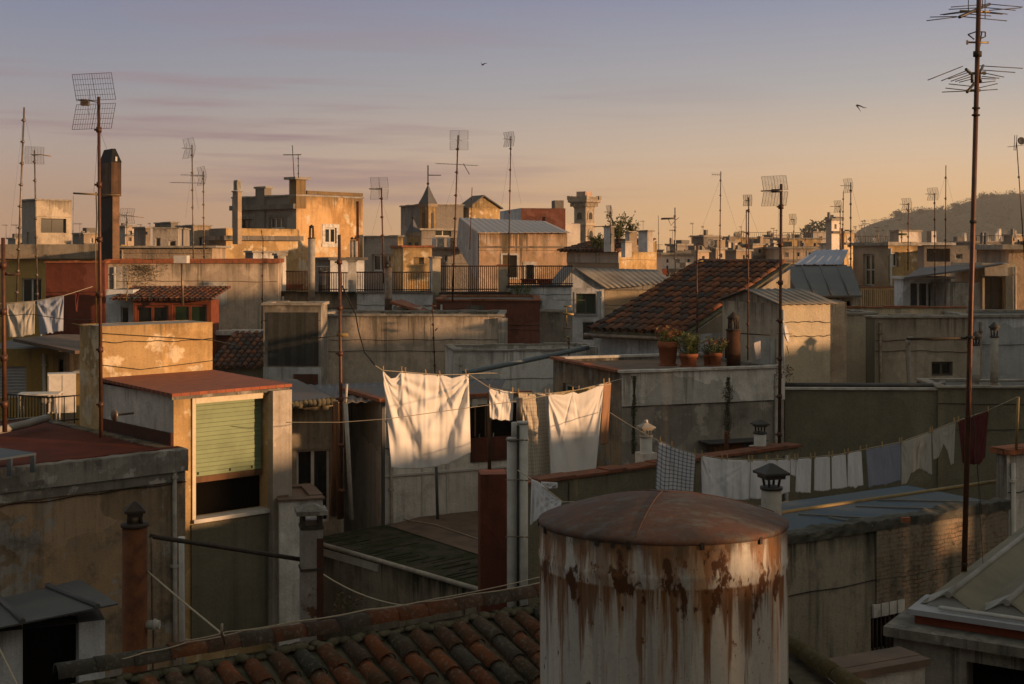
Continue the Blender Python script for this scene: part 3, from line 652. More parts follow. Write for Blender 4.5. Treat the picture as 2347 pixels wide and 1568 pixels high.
# ---------------------------------------------------------------- tiled roofs
def tiles(O,e,up,Wd,L,pitch,tl,r,mat,parent,inv,seed=1,name='tile_cover',top0=0.0,curved=True):
    """barrel tiles: rows of convex covers over concave channels. O eave start, e along eave, up along slope"""
    rr=random.Random(seed); nrm=e.cross(up).normalized()
    if nrm.z<0: nrm=-nrm
    m=MB(); nseg=7
    def half(o,rad0,rad1,length,sg,tilt,yaw):
        u2=(up+nrm*tilt+e*yaw).normalized(); rings=[]
        for t,R in ((0,rad0),(1,rad1)):
            ring=[]
            for k in range(nseg+1):
                an=math.pi*k/nseg; p=o+u2*(length*t)+e*(R*math.cos(an))+nrm*(sg*R*.85*math.sin(an)); ring.append(m.b.verts.new(inv(p)))
            rings.append(ring)
        lip=[]
        for k in range(nseg+1):
            an=math.pi*k/nseg; q=rad0*.84; lip.append(m.b.verts.new(inv(o+u2*.004+e*(q*math.cos(an))+nrm*(sg*q*.85*math.sin(an)))))
        for k in range(nseg):
            f=m.b.faces.new((rings[0][k],rings[0][k+1],rings[1][k+1],rings[1][k])); f.smooth=True
            m.b.faces.new((lip[k],lip[k+1],rings[0][k+1],rings[0][k]))
    nW=int(Wd/pitch); nL=int(L/tl)
    for i in range(nW+1):
        wob=rr.uniform(-.012,.012)
        for j in range(nL+1):
            ll=min(tl*1.18,L-j*tl)
            if ll<tl*.15: continue
            o=O+e*(i*pitch+wob+rr.uniform(-.008,.008))+up*(j*tl+rr.uniform(-.02,.02))
            half(o+nrm*.03,r,r*.84,ll,1,-.055+rr.uniform(-.02,.02),rr.uniform(-.025,.025))
            if i<nW: half(o+e*pitch*.5+nrm*.045,r*.9,r*.98,ll,-1,-.03,rr.uniform(-.01,.01))
    return m.build(name,mat,parent,norm=False)
def ridge_tiles(A,B,tl,r,mat,parent,inv,name='ridge_tile_course',seed=3,sag=0.0):
    rr=random.Random(seed); dr=(B-A).normalized(); L=(B-A).length; side=Vector((dr.y,-dr.x,0)).normalized(); up=side.cross(dr).normalized()
    if up.z<0: up=-up
    m=MB(); n=int(L/tl)
    for i in range(n):
        o=A+dr*(i*tl)+up*rr.uniform(-.008,.008); rings=[]
        yaw=side*rr.uniform(-.012,.012)
        for t,R in ((0,r),(1.12,r*.9)):
            rings.append([m.b.verts.new(inv(o+dr*tl*t+yaw*t+side*(R*math.cos(math.pi*k/9))+up*(R*math.sin(math.pi*k/9)))) for k in range(10)])
        lip=[m.b.verts.new(inv(o+side*(r*.85*math.cos(math.pi*k/9))+up*(r*.85*math.sin(math.pi*k/9)))) for k in range(10)]
        for k in range(9):
            f=m.b.faces.new((rings[0][k],rings[0][k+1],rings[1][k+1],rings[1][k])); f.smooth=True
            m.b.faces.new((lip[k],lip[k+1],rings[0][k+1],rings[0][k]))
    return m.build(name,mat,parent,norm=False)
def corr(p00,p10,p11,p01,n,amp,mat,parent,inv,name='sheet_roof',th=.006,seg=8,flat=False):
    """ribbed sheet; ribs run from the p00-p10 edge to the p01-p11 edge"""
    m=MB(); p00,p10,p11,p01=[Vector(p) for p in (p00,p10,p11,p01)]; nrm=(p10-p00).cross(p01-p00).normalized()
    if nrm.z<0: nrm=-nrm
    N=n*seg; rows=[]
    for j in range(5):
        t=j/4; row=[]
        for i in range(N+1):
            s=i/N; f=math.sin(2*math.pi*n*s)
            if flat: f=1.0 if (i%seg)==1 else 0.0
            p=(p00*(1-s)+p10*s)*(1-t)+(p01*(1-s)+p11*s)*t+nrm*amp*f; row.append(m.b.verts.new(inv(p)))
        rows.append(row)
    for j in range(4):
        for i in range(N):
            f=m.b.faces.new((rows[j][i],rows[j][i+1],rows[j+1][i+1],rows[j+1][i])); f.smooth=not flat
    o=m.build(name,mat,parent); md=o.modifiers.new('thickness','SOLIDIFY'); md.thickness=th; md.offset=-1
    return o
def railing(label,pts,h,nb,mat,group='iron railings on the roof terraces',r=.010,name='railing',parent=None):
    o0=Vector(pts[0]); root=empty(name,o0,0,label,'railing',group)
    m=MB()
    for i in range(len(pts)-1):
        a,b=Vector(pts[i])-o0,Vector(pts[i+1])-o0
        m.tube([a+Vector((0,0,h)),b+Vector((0,0,h))],r*1.6,6); m.tube([a+Vector((0,0,.08)),b+Vector((0,0,.08))],r*1.4,6)
    m.build('rail',mat,root); m=MB()
    for i in range(len(pts)-1):
        a,b=Vector(pts[i])-o0,Vector(pts[i+1])-o0
        for k in range(nb[i] if isinstance(nb,(list,tuple)) else nb):
            p=a+(b-a)*(k+.5)/(nb[i] if isinstance(nb,(list,tuple)) else nb); m.tube([p,p+Vector((0,0,h))],r,6)
    m.build('bars',mat,root)
    return root
def leaves(m,c,R,n,size,r,squash=1.0,up=0.0):
    for _ in range(n):
        while True:
            p=Vector((r.uniform(-1,1),r.uniform(-1,1),r.uniform(-1,1)))
            if p.length<1: break
        p=Vector((p.x*R,p.y*R,p.z*R*squash)); q=c+p
        a=Vector((r.uniform(-1,1),r.uniform(-1,1),r.uniform(-.3,1)+up)).normalized(); b=a.cross(Vector((r.uniform(-1,1),r.uniform(-1,1),r.uniform(-1,1)))).normalized()
        s=size*r.uniform(.6,1.3)
        m.face([q-b*s*.25,q+a*s*.5+b*s*.05,q+a*s,q+a*s*.45-b*s*.4][:4])
    return m
def ident(root):
    o=Vector(root.location); return lambda p: Vector(p)-o
# ================================================================ ground
m=MB(); m.face([(-6000,-3000,0),(6000,-3000,0),(6000,7000,0),(-6000,7000,0)])
g=m.build('ground',simple('dusty street ground',(.09,.08,.07),.95,0,.4,.05,(.06,.055,.045))); g['kind']='structure'
# ================================================================ FOREGROUND
# --- barrel tiled roof under the camera
tr_a=32.6; RC=P(700,1452,12.0); e=Vector((math.cos(rad(tr_a)),math.sin(rad(tr_a)),0)); dn=Vector((e.y,-e.x,0))
def on_ridge(u):
    k=(u-UC)/F; q=RC-CAM; L=(k*q.y-q.x)/(e.x-k*e.y); return RC+e*L
A=on_ridge(128); Bq=on_ridge(1560); slope=rad(17)
root=empty('tiled_roof_house',(A.x,A.y,0),0,'house with a mossy orange barrel tile roof and ridge in the near foreground','house'); inv=ident(root)
up=(-dn*math.cos(slope)+Vector((0,0,math.sin(slope)))).normalized(); L=3.4; Wd=(Bq-A).length
O=A-up*L-Vector((0,0,.10))
tl_=tiles(O,e,up,Wd,L-.14,.235,.36,.088,m_tile,root,inv,5,'tile_slope')
ridge_tiles(A,Bq,.315,.105,m_tile,root,inv,'ridge_course',4)
m=MB(); m.face([inv(O-Vector((0,0,.01))),inv(O+e*Wd-Vector((0,0,.01))),inv(Bq-Vector((0,0,.11))),inv(A-Vector((0,0,.11)))]); m.build('roof_deck',m_mortar,root)
rr=random.Random(2); m=MB()
for i in range(120):                                   # rough mortar bedding under the ridge
    p=A+(Bq-A)*(i/120)+dn*rr.uniform(.07,.13)-Vector((0,0,rr.uniform(.075,.115))); q=inv(p); s=rr.uniform(.04,.08); 
    m.lathe([(s*.3,-s*.6),(s,-s*.2),(s*.8,s*.3),(s*.2,s*.5)],6,q)
m.build('mortar_bed',m_mortar,root)
back=Vector((-dn.x,-dn.y,0))
m=MB(); m.slab([inv(A-Vector((0,0,.09))),inv(Bq-Vector((0,0,.09))),inv(Bq+back*1.2-Vector((0,0,.5))),inv(A+back*1.2-Vector((0,0,.5)))],.06); m.build('rear_slope',m_mortar,root)
m=MB(); m.slab([inv(A+dn*3.2-Vector((0,0,1.3))),inv(A+dn*3.2+e*Wd-Vector((0,0,1.3))),inv(Bq+back*1.1-Vector((0,0,1.3))),inv(A+back*1.1-Vector((0,0,1.3)))],A.z-1.3); m.build('wall',p_grey,root)
# loose rope and twig along the ridge
for (nm,lab,pts,r_) in (('rope','frayed pale rope tied along the near ridge tiles',[(165,1552),(240,1517),(330,1496),(430,1472),(560,1445),(690,1423),(840,1398),(960,1380),(1080,1362),(1240,1335)],.006),
        ('rope','thin upper rope strung above the near ridge tiles',[(420,1468),(520,1448),(670,1425),(840,1397),(1000,1372),(1240,1322)],.005),
        ('rope','grey rope lying on the tiles just below the ridge',[(235,1571),(330,1553),(430,1540),(520,1522),(600,1510)],.006)):
    pw=[]
    for i,(u,v) in enumerate(pts):
        q=on_ridge(min(u,1500)); pw.append(P(u,v,q.y-.06))
    line(nm,lab,'rope',pw,r_,m_rope,0.012,None,None,5)
m=MB(); m.tube([P(517,1478,11.2),P(508,1452,11.2),P(509,1430,11.2)],.012,6); tag(m.build('wire_post',m_galv),'short rusty wire post standing on the near ridge','post')
# --- rusted water tank
TD=8.5; TR=.805; tc=P(1523,1197,TD); tb=tc.z-3.2
root=empty('water_tank',(tc.x,tc.y,tb),rad(25),'big rusty white cylindrical water tank with a shallow domed lid','water tank'); root.rotation_euler=(rad(-2.2),0,rad(0))
m=MB(); m.lathe([(TR*.995,0),(TR,1.0),(TR,2.0),(TR*1.004,2.93),(TR*1.012,2.965),(TR*1.012,2.985),(TR*1.004,3.0),(TR,3.19)],96,cap=False)
bmesh.ops.translate(m.b,verts=m.b.verts,vec=(0,0,-3.2))
o=m.build('shell',rust_tank_mat(),root,(0,0,3.2))
m=MB(); prof=[(TR*1.004,-.03),(TR*1.014,-.02),(TR*1.014,.0),(TR*.99,.012)]+[(TR*(1-t),.012+.165*(1-(1-t)**1.75)) for t in [i/14 for i in range(1,15)]]
prof[-1]=(.001,prof[-1][1]); m.lathe(prof,96,cap=False)
m.build('lid',lid_mat(),root,(0,0,3.2))
m=MB()
for an in (15,128,252):
    pts=[]
    for i in range(13):
        t=i/12; r0=TR*(1.0-t); pts.append(Vector((r0*math.cos(rad(an)),r0*math.sin(rad(an)),3.2+.014+.165*(1-(1-t)**1.75))))
    m.tube(pts,.0035,6)
m.build('lid_seam',simple('seam weld',(.11,.06,.042),.7,.1,.4,9),root)
rr=random.Random(5)
for i in range(16):
    an=rr.uniform(0,6.28); m=MB(); m.box(-.012,.012,-.004,.004,-.045,-.0,Matrix.Translation((0,0,3.19))@Matrix.Rotation(an,4,'Z')@Matrix.Translation((0,-TR*1.012,0))); m.build('lid_tab',m_rustcap,root)
# slab that carries the tank
root2=empty('tank_platform',(tc.x,tc.y,0),rad(32.6),'plain cement plinth carrying the rusty water tank','plinth')
m=MB(); m.box(-1.0,1.0,-.95,.95,0,tb-.003); m.build('wall',p_grey,root2)
# --- mossy verge tiles and gutter to the right of the tank
root=empty('verge_roof',P(1806,1475,8.6),0,'dark roof edge with one row of mossy verge tiles beside the tank','roof'); inv=ident(root)
a0,b0=P(1800,1468,9.2),P(1985,1602,7.9); ridge_tiles(b0,a0,.42,.075,tile_mat('mossy ochre tiles',[(.10,.075,.03),(.075,.062,.028),(.11,.08,.035)],(.05,.05,.03),.5),root,inv,'verge_tile',6)
m=MB(); c0,c1=P(1770,1500,9.0),P(1880,1650,7.7); m.slab([inv(a0-Vector((0,0,.05))),inv(c0),inv(c1),inv(b0-Vector((0,0,.05)))],.06); m.build('roof_deck',m_mortar,root)
m=MB(); m.slab([inv(a0-Vector((0,0,.3))),inv(c0-Vector((0,0,.4))),inv(c1-Vector((0,0,.4))),inv(b0-Vector((0,0,.3)))],a0.z-9); m.build('wall',p_grey,root)
# --- bottom right: awning roof on a stone ledge
b=Bld('awning_building','building with a stone ledge, brick red strip and white slab under the ribbed awning','building',2048,1456,10.2,-33,ur=2520,dep=4.5)
b.op('R',(2215,1528,2360,1640),'opening',.2); b.build(p_grey,par=0,roof=m_cement)
inv=b.loc; H=b.H
m=MB(); m.box(-.06,b.w,-.07,.5,H+.003,H+.075); o=m.build('ledge',p_ledge,b.root)
m=MB(); m.box(.12,b.w,.15,.62,H+.078,H+.15); m.build('brick_strip',m_redstrip,b.root)
m=MB(); m.box(.08,b.w,.10,.62,H+.153,H+.195); m.build('white_slab',simple('dull white slab',(.33,.33,.35),.8,0,.35,3,(.22,.22,.23)),b.root)
m=MB(); m.tube([(.3,.17,H+.22),(b.w,.17,H+.22)],.014,8); m.tube([(.3,.23,H+.215),(b.w,.23,H+.215)],.010,8); m.build('conduit',m_pipe,b.root)
root=empty('awning',P(2150,1430,10.4),0,'ribbed dirty sheet awning roof with pale rib ends rising to the right edge','awning'); inv=ident(root)
axd=Vector((math.cos(rad(-33)),math.sin(rad(-33)),0)); ayd=Vector((-axd.y,axd.x,0)); base=b.world(.34,.30,H+.198)
for i in range(8):
    A0=base+axd*(.44*i)+ayd*(.10*i*0); 
    A1=A0+ayd*4.0+Vector((0,0,-.05))
    pts=[]
    N_=10; ring=[]
    m=MB()
    for t in (0,1):
        c=A0 if t==0 else A1
        ring.append([m.b.verts.new(inv(c+axd*(.22*(k/N_*2-1))+Vector((0,0,.10*max(0,math.cos(math.pi*.5*(k/N_*2-1)))**2.2)))) for k in range(N_+1)])
    for k in range(N_): 
        f=m.b.faces.new((ring[0][k],ring[0][k+1],ring[1][k+1],ring[1][k])); f.smooth=True
    m.build('awning_rib',m_awn,root)
    m=MB(); m.tube([inv(A0+Vector((0,0,.10))),inv(A1+Vector((0,0,.10)))],.026,10); m.build('ridge_tube',m_tarp,root)
    m=MB(); m.face([inv(A0-axd*.17-ayd*.01),inv(A0+axd*.17-ayd*.01),inv(A0+Vector((0,0,.13))+ayd*.06)]); m.face([inv(A0-axd*.17-ayd*.012),inv(A0-axd*.19+ayd*.2+Vector((0,0,.03))),inv(A0+Vector((0,0,.13))+ayd*.2)]); m.build('end_flap',m_tarp,root)
# low tiled wall in front of the awning building
bw=Bld('low_wall','low white wall topped with pinkish brick tiles running towards the awning','wall',1945,1556,9.1,26,ur=2120,dep=.26)
bw.build(p_white,top=False,cop=(m_roofbrown,.04,.02))
# --- building under the blue roof
bb=Bld('blue_roof_building','mossy old building with a flat blue grey coated roof and a barred opening','building',1640,1262,14.9,32,ur=2312,dep=1.75)
bb.op('R',(1996,1410,2070,1502),'opening',.3); bb.build(p_moss,roof=m_blue)
inv=bb.loc; rr=random.Random(11)
x0=bb.hit('R',2006,1300)[0]; x1=bb.hit('R',2306,1300)[0]
m=MB(); 
xo0,xo1,zo0,zo1=bb.rect('R',(1996,1410,2070,1502)); H=bb.H
m.box(x0,xo1+.03,-.025,-.004,H+zo1+.02,H-.02); m.box(xo1+.03,x1,-.025,-.004,H-6,H-.02); o=m.build('rubble_panel',p_rubble,bb.root)
o.data.transform(Matrix.Translation((0,0,-H))); o.location=(0,0,H)
m=MB()
for i in range(8):
    x=xo0+(xo1-xo0)*(i+.5)/8; m.tube([(x,-.0,H+zo0),(x,-.0,H+zo1)],.011,6)
m.build('bars',m_iron,bb.root)
m=MB()
for i in range(4): m.box(xo0+(xo1-xo0)*i/4+.01,xo0+(xo1-xo0)*(i+1)/4-.01,-.035,-.006,H+zo1+.01,H+zo1+.17)
m.build('lintel_tile',m_whitecop,bb.root)
# ragged mossy parapet edge
rough_edge(bb.w,-.035,.20,H-.06,H+.06,simple('black moss edge',(.045,.043,.033),.95,0,.6,6,(.11,.10,.08),bump=.6),'parapet_edge',bb.root,H,5,.04,.03,.06)
m=MB()
for (ua,va,ub,vb_) in ((1830,1178,2040,1190),(1900,1185,2000,1205),(2010,1146,2270,1150),(1960,1160,2200,1168)):
    pa=PZ(ua,va,bb.C.z-CZ+.014); pb=PZ(ub,vb_,bb.C.z-CZ+.014); m.tube([inv(pa),inv(pb)],.012,6)
m.build('roof_seam',m_zinc,bb.root)
tag(MB().box(-.05,.05,-.03,.03,0,.06).build('brick',m_coping,None,PZ(2076,1197,bb.C.z-CZ+.10)),'loose red brick left on the mossy parapet edge','brick')
# yellow pipe over the blue roof
line('roof_pipe','long yellow painted pipe crossing above the blue grey roof','pipe',[PZ(1690,1192,-3.38),PZ(1800,1174,-3.38),PZ(1940,1153,-3.38),PZ(2100,1130,-3.38),PZ(2285,1103,-3.38)],  .028,m_yellowpipe)
for u,v in ((1815,1172),(1945,1152),(2110,1128)):
    q=PZ(u,v,-3.40); m=MB(); m.box(-.03,.03,-.03,.03,bb.C.z-q.z,-.02); m.box(-.05,.05,-.02,.02,-.055,-.035); tag(m.build('pipe_support',m_galv,None,q),'small metal support holding the yellow pipe above the blue roof','pipe support','supports of the yellow pipe')
# pier at right end of the blue roof
b=Bld('brick_pier','flaking white pier with a flat brick cap at the end of the blue roof','pier',2308,1042,18.9,28,ur=2480,ul=2283)
b.build(p_white,p_grey,cop=(m_coping,.07,.06))
m=MB(); m.tube([P(2329,1032,18.9),P(2334,910,18.9)],.022,8); tag(m.build('line_post',m_yellowpipe),'thin yellow post for the clothes line on the brick pier','post')
flue('short round flue with a grey hipped metal hood in front of the blue roof',1768,1062,1084,1118,1200,46,62,14.2,m_fibre,m_darkfl,4,extra=9.0)
# --- olive wall building
b=Bld('olive_wall_building','long low building with a plain dark olive wall and a white roof edge','building',1799,893,27.4,-2,ur=2176,dep=.9)
b.build(p_olive,roof=m_roofgrey); m=MB(); m.box(-.02,b.w,-.05,.05,b.H+.003,b.H+.05); m.build('white_edge',m_whitecop,b.root)
m=MB(); m.tube([(.0,.12,b.H+.09),(b.w-.3,.12,b.H+.09)],.045,10); m.build('roof_pipe',m_slate,b.root)
b=Bld('olive_wall_building','plain olive grey wall with a thin pale ledge beneath two hooded flues','building',2150,889,27.2,-2,ur=2900,dep=1.6)
b.build(p_olive,roof=m_roofgrey,cop=(m_cement,.04,.04))
for (u,vt,vc,vk,vb_,lab) in ((2237,759,772,790,892,'grey flue with a dark hood partly behind the tall mast'),(2279,738,750,772,892,'tall grey flue with a dark hood right of the tall mast')):
    f=flue(lab,u,vt,vc,vk,vb_,18,26,27.6,m_fibre,m_darkfl,6,sides=0)
    m=MB(); m.lathe([(.22,0),(.12,.10),(.085,.14)],16); m.build('skirt',m_galv,f)
m=MB(); m.lathe([(.07,0),(.09,.04),(.05,.07)],10); tag(m.build('bucket',m_slate,None,P(1949,889,27.6)),'small black bucket lying on the olive building roof','bucket')
m=MB(); m.box(-.18,.18,-.1,.1,0,.03,Matrix.Rotation(rad(-25),4,'Y')); m.box(.12,.17,-.05,.05,-.1,.12); m.box(.0,.04,-.05,.05,-.1,.02); tag(m.build('bracket_bench',m_tarp,None,P(2147,884,27.7)),'small tilted white bracket on the olive building roof edge','bracket')
# --- big mast at the right
d=11.5; root=antenna('very tall rusty mast with two wide many armed antennas, close at the right',(2245,-60),(2204,1534),d,(),13,m_rustpole,guys=[((2240,60),(2222,1000),11.45),((2222,780),(2262,1440),11.3),((2215,775),(2250,1180),11.3)],collars=0,cat='antenna mast',group='television antennas on the roofs')
B_=root.location; px=d/F
def mast_u(v): return 2245+(v+60)/(1594)*(-41)
for v0,v1,k in ((118,130,1.5),(246,250,1.35),(262,266,1.4),(505,512,1.2),(770,776,1.5),(955,958,1.25),(1290,1294,1.2)):
    m=MB(); m.tube([P(mast_u(v0),v0,d)-B_,P(mast_u(v1),v1,d)-B_],6.5*px*k,12); m.build('clamp',m_rustcap,root)
def sticks(name,segs,r,mat,dd=None):
    for s in segs:
        m=MB(); u0,v0,u1,v1=s[:4]; q0,q1=(s[4],s[5]) if len(s)>4 else (0,0); m.tube([P(u0,v0,d+q0)-B_,P(u1,v1,d+q1)-B_],r,6); m.build(name,mat,root)
X=lambda c:1760.3+c/4; Y=lambda c:c/4
def sg(l): return [(X(a),Y(b_),X(c),Y(e_),q0,q1) for a,b_,c,e_,q0,q1 in l]
sticks('boom',sg([(1755,157,2030,38,-.45,.45)]),.014,m_wire)
sticks('boom',sg([(1760,103,2035,112,.1,.12)]),.012,m_wire2)
sticks('element',sg([(1680,65,2030,38,-.1,.4),(2030,38,2335,65,.4,.5),(1658,86,1990,70,.2,.3),(1990,70,2270,95,.3,.3),(1578,136,1800,103,.1,.1),(1605,137,1830,110,0,0),(1485,157,1730,152,-.3,-.4),(1455,190,1770,152,-.5,-.4),(1770,152,2190,192,-.4,-.3),(2030,95,2320,72,.2,.3),(2035,112,2195,130,.1,.1),(1990,117,2150,132,0,0),(1850,130,2045,147,-.1,-.1)]),.0042,m_wire)
sticks('element',sg([(1837,0,1837,95,0,0),(1990,0,1990,175,.1,.1),(1965,0,1965,70,.1,.1)]),.004,m_wire)
sticks('boom',sg([(1825,388,2017,391,0,0),(1827,370,1827,408,0,0),(2015,382,2015,398,0,0)]),.009,m_wire2)
sticks('dipole',sg([(1833,317,1905,292,0,0),(1905,292,1992,293,0,0),(1992,293,1992,337,0,0),(1992,337,1945,355,0,0),(1833,317,1890,362,0,0),(1960,293,1940,430,0,0)]),.006,m_wire)
sticks('boom',sg([(1850,675,1990,668,0,.1),(1985,655,1985,685,.1,.1),(1972,602,1940,670,.2,0),(1815,635,1860,675,-.1,0)]),.013,m_wire)
sticks('boom',sg([(1870,670,1872,760,0,0),(1935,680,1950,755,0,0),(1890,765,1825,845,0,-.2),(1820,832,1945,828,0,0)]),.013,m_wire)
sticks('element',sg([(1465,735,1785,608,-.3,.1),(1590,741,1840,640,-.3,0),(1655,724,1835,665,-.2,0),(1678,745,1850,683,-.2,0),(1718,748,1870,700,-.1,0),(1752,755,1870,725,0,0),(1925,603,2335,627,.2,.3),(1930,640,2265,665,.1,.2),(1985,670,2163,707,.1,.1),(1960,700,2120,718,0,0),(1940,720,2088,725,0,0),(1930,762,2085,743,0,0),(1657,770,1850,790,0,-.1),(1627,808,1830,830,-.1,-.2),(1595,845,1825,835,-.1,-.2),(1925,808,2103,767,0,.1),(1945,830,2103,820,0,.1)]),.0042,m_wire)
sticks('bracket',[(2078,777,2214,775)],.011,m_rustcap)
# --- left foreground: house with roof terrace and shutter room
u_,v_,d_=corner_from_right(425,1032,20.0,42,-110)
tb_=Bld('terrace_building','stained brown building with a dark red roof terrace behind a crumbling parapet','building',u_,v_,d_,42,ur=425,dep=5.6)
tb_.build(p_brown,par=.02,roof=m_redfloor); H=tb_.H; rr=random.Random(21)
rough_edge(tb_.w,-.09,.10,H-.30,H+.03,p_ledge,'parapet_band',tb_.root,H,3,.05,.014,.012)
m=MB(); m.box(0,tb_.w-.05,-.045,0.0,H-.45,H-.31); o=m.build('string_course',p_ledge,tb_.root); o.data.transform(Matrix.Translation((0,0,-H))); o.location=(0,0,H)
m=MB(); m.box(0.0,tb_.w,.105,.25,H-.012,H+.04); m.build('red_kerb',m_redfloor,tb_.root)
# shutter room
sh=Bld('shutter_room','whitewashed rooftop room with a green shutter window and a sloping red roof','rooftop room',398,908,20.5,42,ur=655,ul=235)
ro=sh.rect('R',(443,912,612,1178)); 
sh.op('R',(443,913,614,1178),'opening',.26)
sh.build(p_lit,p_white,roof=m_redtile); H=sh.H
m_pil=plaster('cracked white pillar render',(.60,.53,.45),(.50,.43,.35),(.14,.11,.08),.3,None,.3,.3,1.6)
sh.box('pillar','R',(614,893,657,1460),.0,.16,m_pil)
sh.box('lower_panel','R',(437,1190,612,1452),.004,.03,p_olive)
x0,x1,z0,z1=ro; 
m=MB(); m.box(x0-.02,x1+.03,-.07,.2,H+z0-.06,H+z0); m.build('sill',m_frame,sh.root)
m=MB(); m.box(x0-.03,x0+.03,-.03,.03,H+z0,H+z1+.05); m.box(x0+.03,x1-.1,-.035,.04,H+z1-.045,H+z1+.05); m.build('shutter_frame',simple('cream shutter frame',(.62,.52,.36),.6,0,.2,9),sh.root)
zs=sh.hit('R',520,1088)[1]; n=17; m=MB()
for i in range(n):
    a_,b_=H+zs+(z1-.04-zs)*i/n,H+zs+(z1-.04-zs)*(i+1)/n; jy=rr.uniform(-.004,.004); m.box(x0+.03,x1-.02,.15+jy,.165+jy,a_+.008+rr.uniform(-.002,.003),b_-.004); m.box(x0+.03,x1-.02,.158,.17,a_-.001,a_+.009)
so_=m.build('roller_shutter',m_shut,sh.root)
m=MB(); m.box(x0+.03,x1-.02,.145,.17,H+zs-.10,H+zs-.003); m.build('bottom_bar',m_oldwood,so_)
m=MB()
for t in (.12,.55,.85): m.box(x0+(x1-x0)*t-.012,x0+(x1-x0)*t+.012,.135,.149,H+zs+.03,H+zs+.07)
m.build('stop',m_cable,so_)
# overhanging red roof
m=MB(); m.slab([(-.08,-.10,H+.05),(sh.w+.06,-.10,H+.06),(sh.w+.06,sh.dep-.02,H+.12),(-.08,sh.dep-.02,H+.11)],.05); m.build('red_roof',m_shedroof,sh.root)
m=MB(); m.box(-.06,sh.w+.04,-.06,-.003,H-.055,H-.002); m.build('eave_board',p_ledge,sh.root)
m=MB(); zz=tb_.C.z-sh.root.location.z
m.box(-.05,-.003,0.0,sh.dep,zz,zz+.19); m.build('red_plinth',m_dkrust,sh.root)
# upper wall box behind the red roof (stair head)
C=sh.world(-.02,sh.dep-.02,H); q=C-CAM; uu=UC+q.x/q.y*F; vt=748
lw=Bld('stair_head','sunlit flaking ochre stair head wall standing behind the red roof','rooftop room',uu,vt,q.y,42,ur=487,dep=.9)
lw.build(p_lit,p_lit,roof=m_cement); lw.wall.data.transform(Matrix.Identity(4))
line('cable','black cable drooping across the sunlit ochre wall','cable',[lw.world(0,-.02,lw.H-.12),lw.world(.8,-.02,lw.H-.20),lw.world(lw.w,-.02,lw.H-.33),lw.world(lw.w+.8,.3,lw.H-.5)],.008,m_cable)
line('cable','thin cable clipped along the foot of the sunlit ochre wall','cable',[lw.world(0,-.02,.22+lw.H-.93-.0+.05),lw.world(.7,-.02,lw.H-.78),lw.world(1.4,-.02,lw.H-.74),lw.world(lw.w,-.02,lw.H-.70)],.007,m_cable)
# white lower annex right of the pillar
an=Bld('annex','low whitewashed annex with a brown tiled top right of the shutter room','annex',640,1149,21.4,18,ur=740,dep=1.3)
an.build(p_white,roof=m_roofbrown,cop=(m_roofbrown,.04,.03))
# disc on the shed wall
m=MB(); q=sh.world(-.30,1.30,tb_.C.z-sh.root.location.z+.52); ax=sh.X
m.lathe([(.10,-.012),(.105,.012),(.085,.03),(.02,.035)],24); bmesh.ops.rotate(m.b,cent=(0,0,0),matrix=Matrix.Rotation(rad(-90),3,'Y')@Matrix.Rotation(0,3,'Z'),verts=m.b.verts); m.tube([(.03,0,0),(.32,0,0)],.018,8)
tag(m.build('wall_vent',m_galv,None,P(263,951,20.9),(0,0,rad(42))),'round metal vent disc beside the whitewashed shed wall','vent')
# white doorway hut bottom left
ht=Bld('doorway_hut','small whitewashed hut with a black doorway and a dark sheet canopy','hut',-60,1455,15.0,25,ur=241,dep=1.0)
ht.op('R',(52,1418,181,1640),'opening',.3); ht.build(p_bluew,roof=m_slate); H=ht.H; inv=ht.loc
m=MB(); m.slab([inv(P(-70,1452,14.6)),inv(P(270,1383,15.6)),inv(P(184,1328,16.9)),inv(P(-70,1388,15.9))],.02); cn=m.build('canopy',m_slate,ht.root)
for (a,b_) in (((108,1328+17,16.6),(224,1396,15.45)),((-4,1372,16.1),(52,1430,14.95))):
    m=MB(); m.tube([inv(P(*a)+Vector((0,0,.02))),inv(P(*b_)+Vector((0,0,.03)))],.035,6); m.build('canopy_bar',m_slate,cn)
# rust flue in front
flue('thick rusty red flue with a dark pyramid hood, near the lower left',309,1149,1171,1203,1545,56,46,13.0,m_rust,m_rustcap,4,extra=6.0,neck=.55)
# square flaking chimney
px=14.2/F; Q=P(713,1155,14.2); root=empty('square_chimney',Vector((Q.x,Q.y,Q.z-9)),rad(14),'flaking grey chimney with a rust stripe and a flat slab cap','chimney')
Zc=lambda v:P(713,v,14.2).z-Q.z+9
s_=.115; m=MB(); m.box(-s_,s_,-s_,s_,0,Zc(1207)); m.build('stack',plaster('flaking white chimney paint',(.46,.43,.40),(.36,.33,.30),(.08,.05,.03),.7,(.13,.05,.025),.5,.3,1.7),root)
m=MB(); m.box(s_*.45,s_+.006,-s_-.006,s_*.2,0,Zc(1230)); m.build('rust_stripe',m_dkrust,root)
m=MB(); m.box(-s_-.012,s_+.012,-s_-.012,s_+.012,Zc(1303),Zc(1298)); m.build('band',m_rustcap,root); m=MB(); m.box(-s_-.01,s_+.01,-s_-.01,s_+.01,Zc(1209),Zc(1202)); m.build('band',m_rustcap,root)
for sx in (-1,1):
    for sy in (-1,1):
        m=MB(); m.box(sx*s_*.8-.022,sx*s_*.8+.022,sy*s_*.8-.022,sy*s_*.8+.022,Zc(1202),Zc(1176)); m.build('post',m_rustcap,root)
m=MB(); m.box(-s_*.5,s_*.5,-s_*.5,s_*.5,Zc(1203),Zc(1190)); m.build('flue_mouth',m_galv,root)
m=MB(); m.box(-.165,.165,-.165,.165,Zc(1176),Zc(1166)); m.lathe([(.2,Zc(1166)),(.06,Zc(1155))],4,ph=math.pi/4,smooth=False); m.build('cap',p_ledge,root)
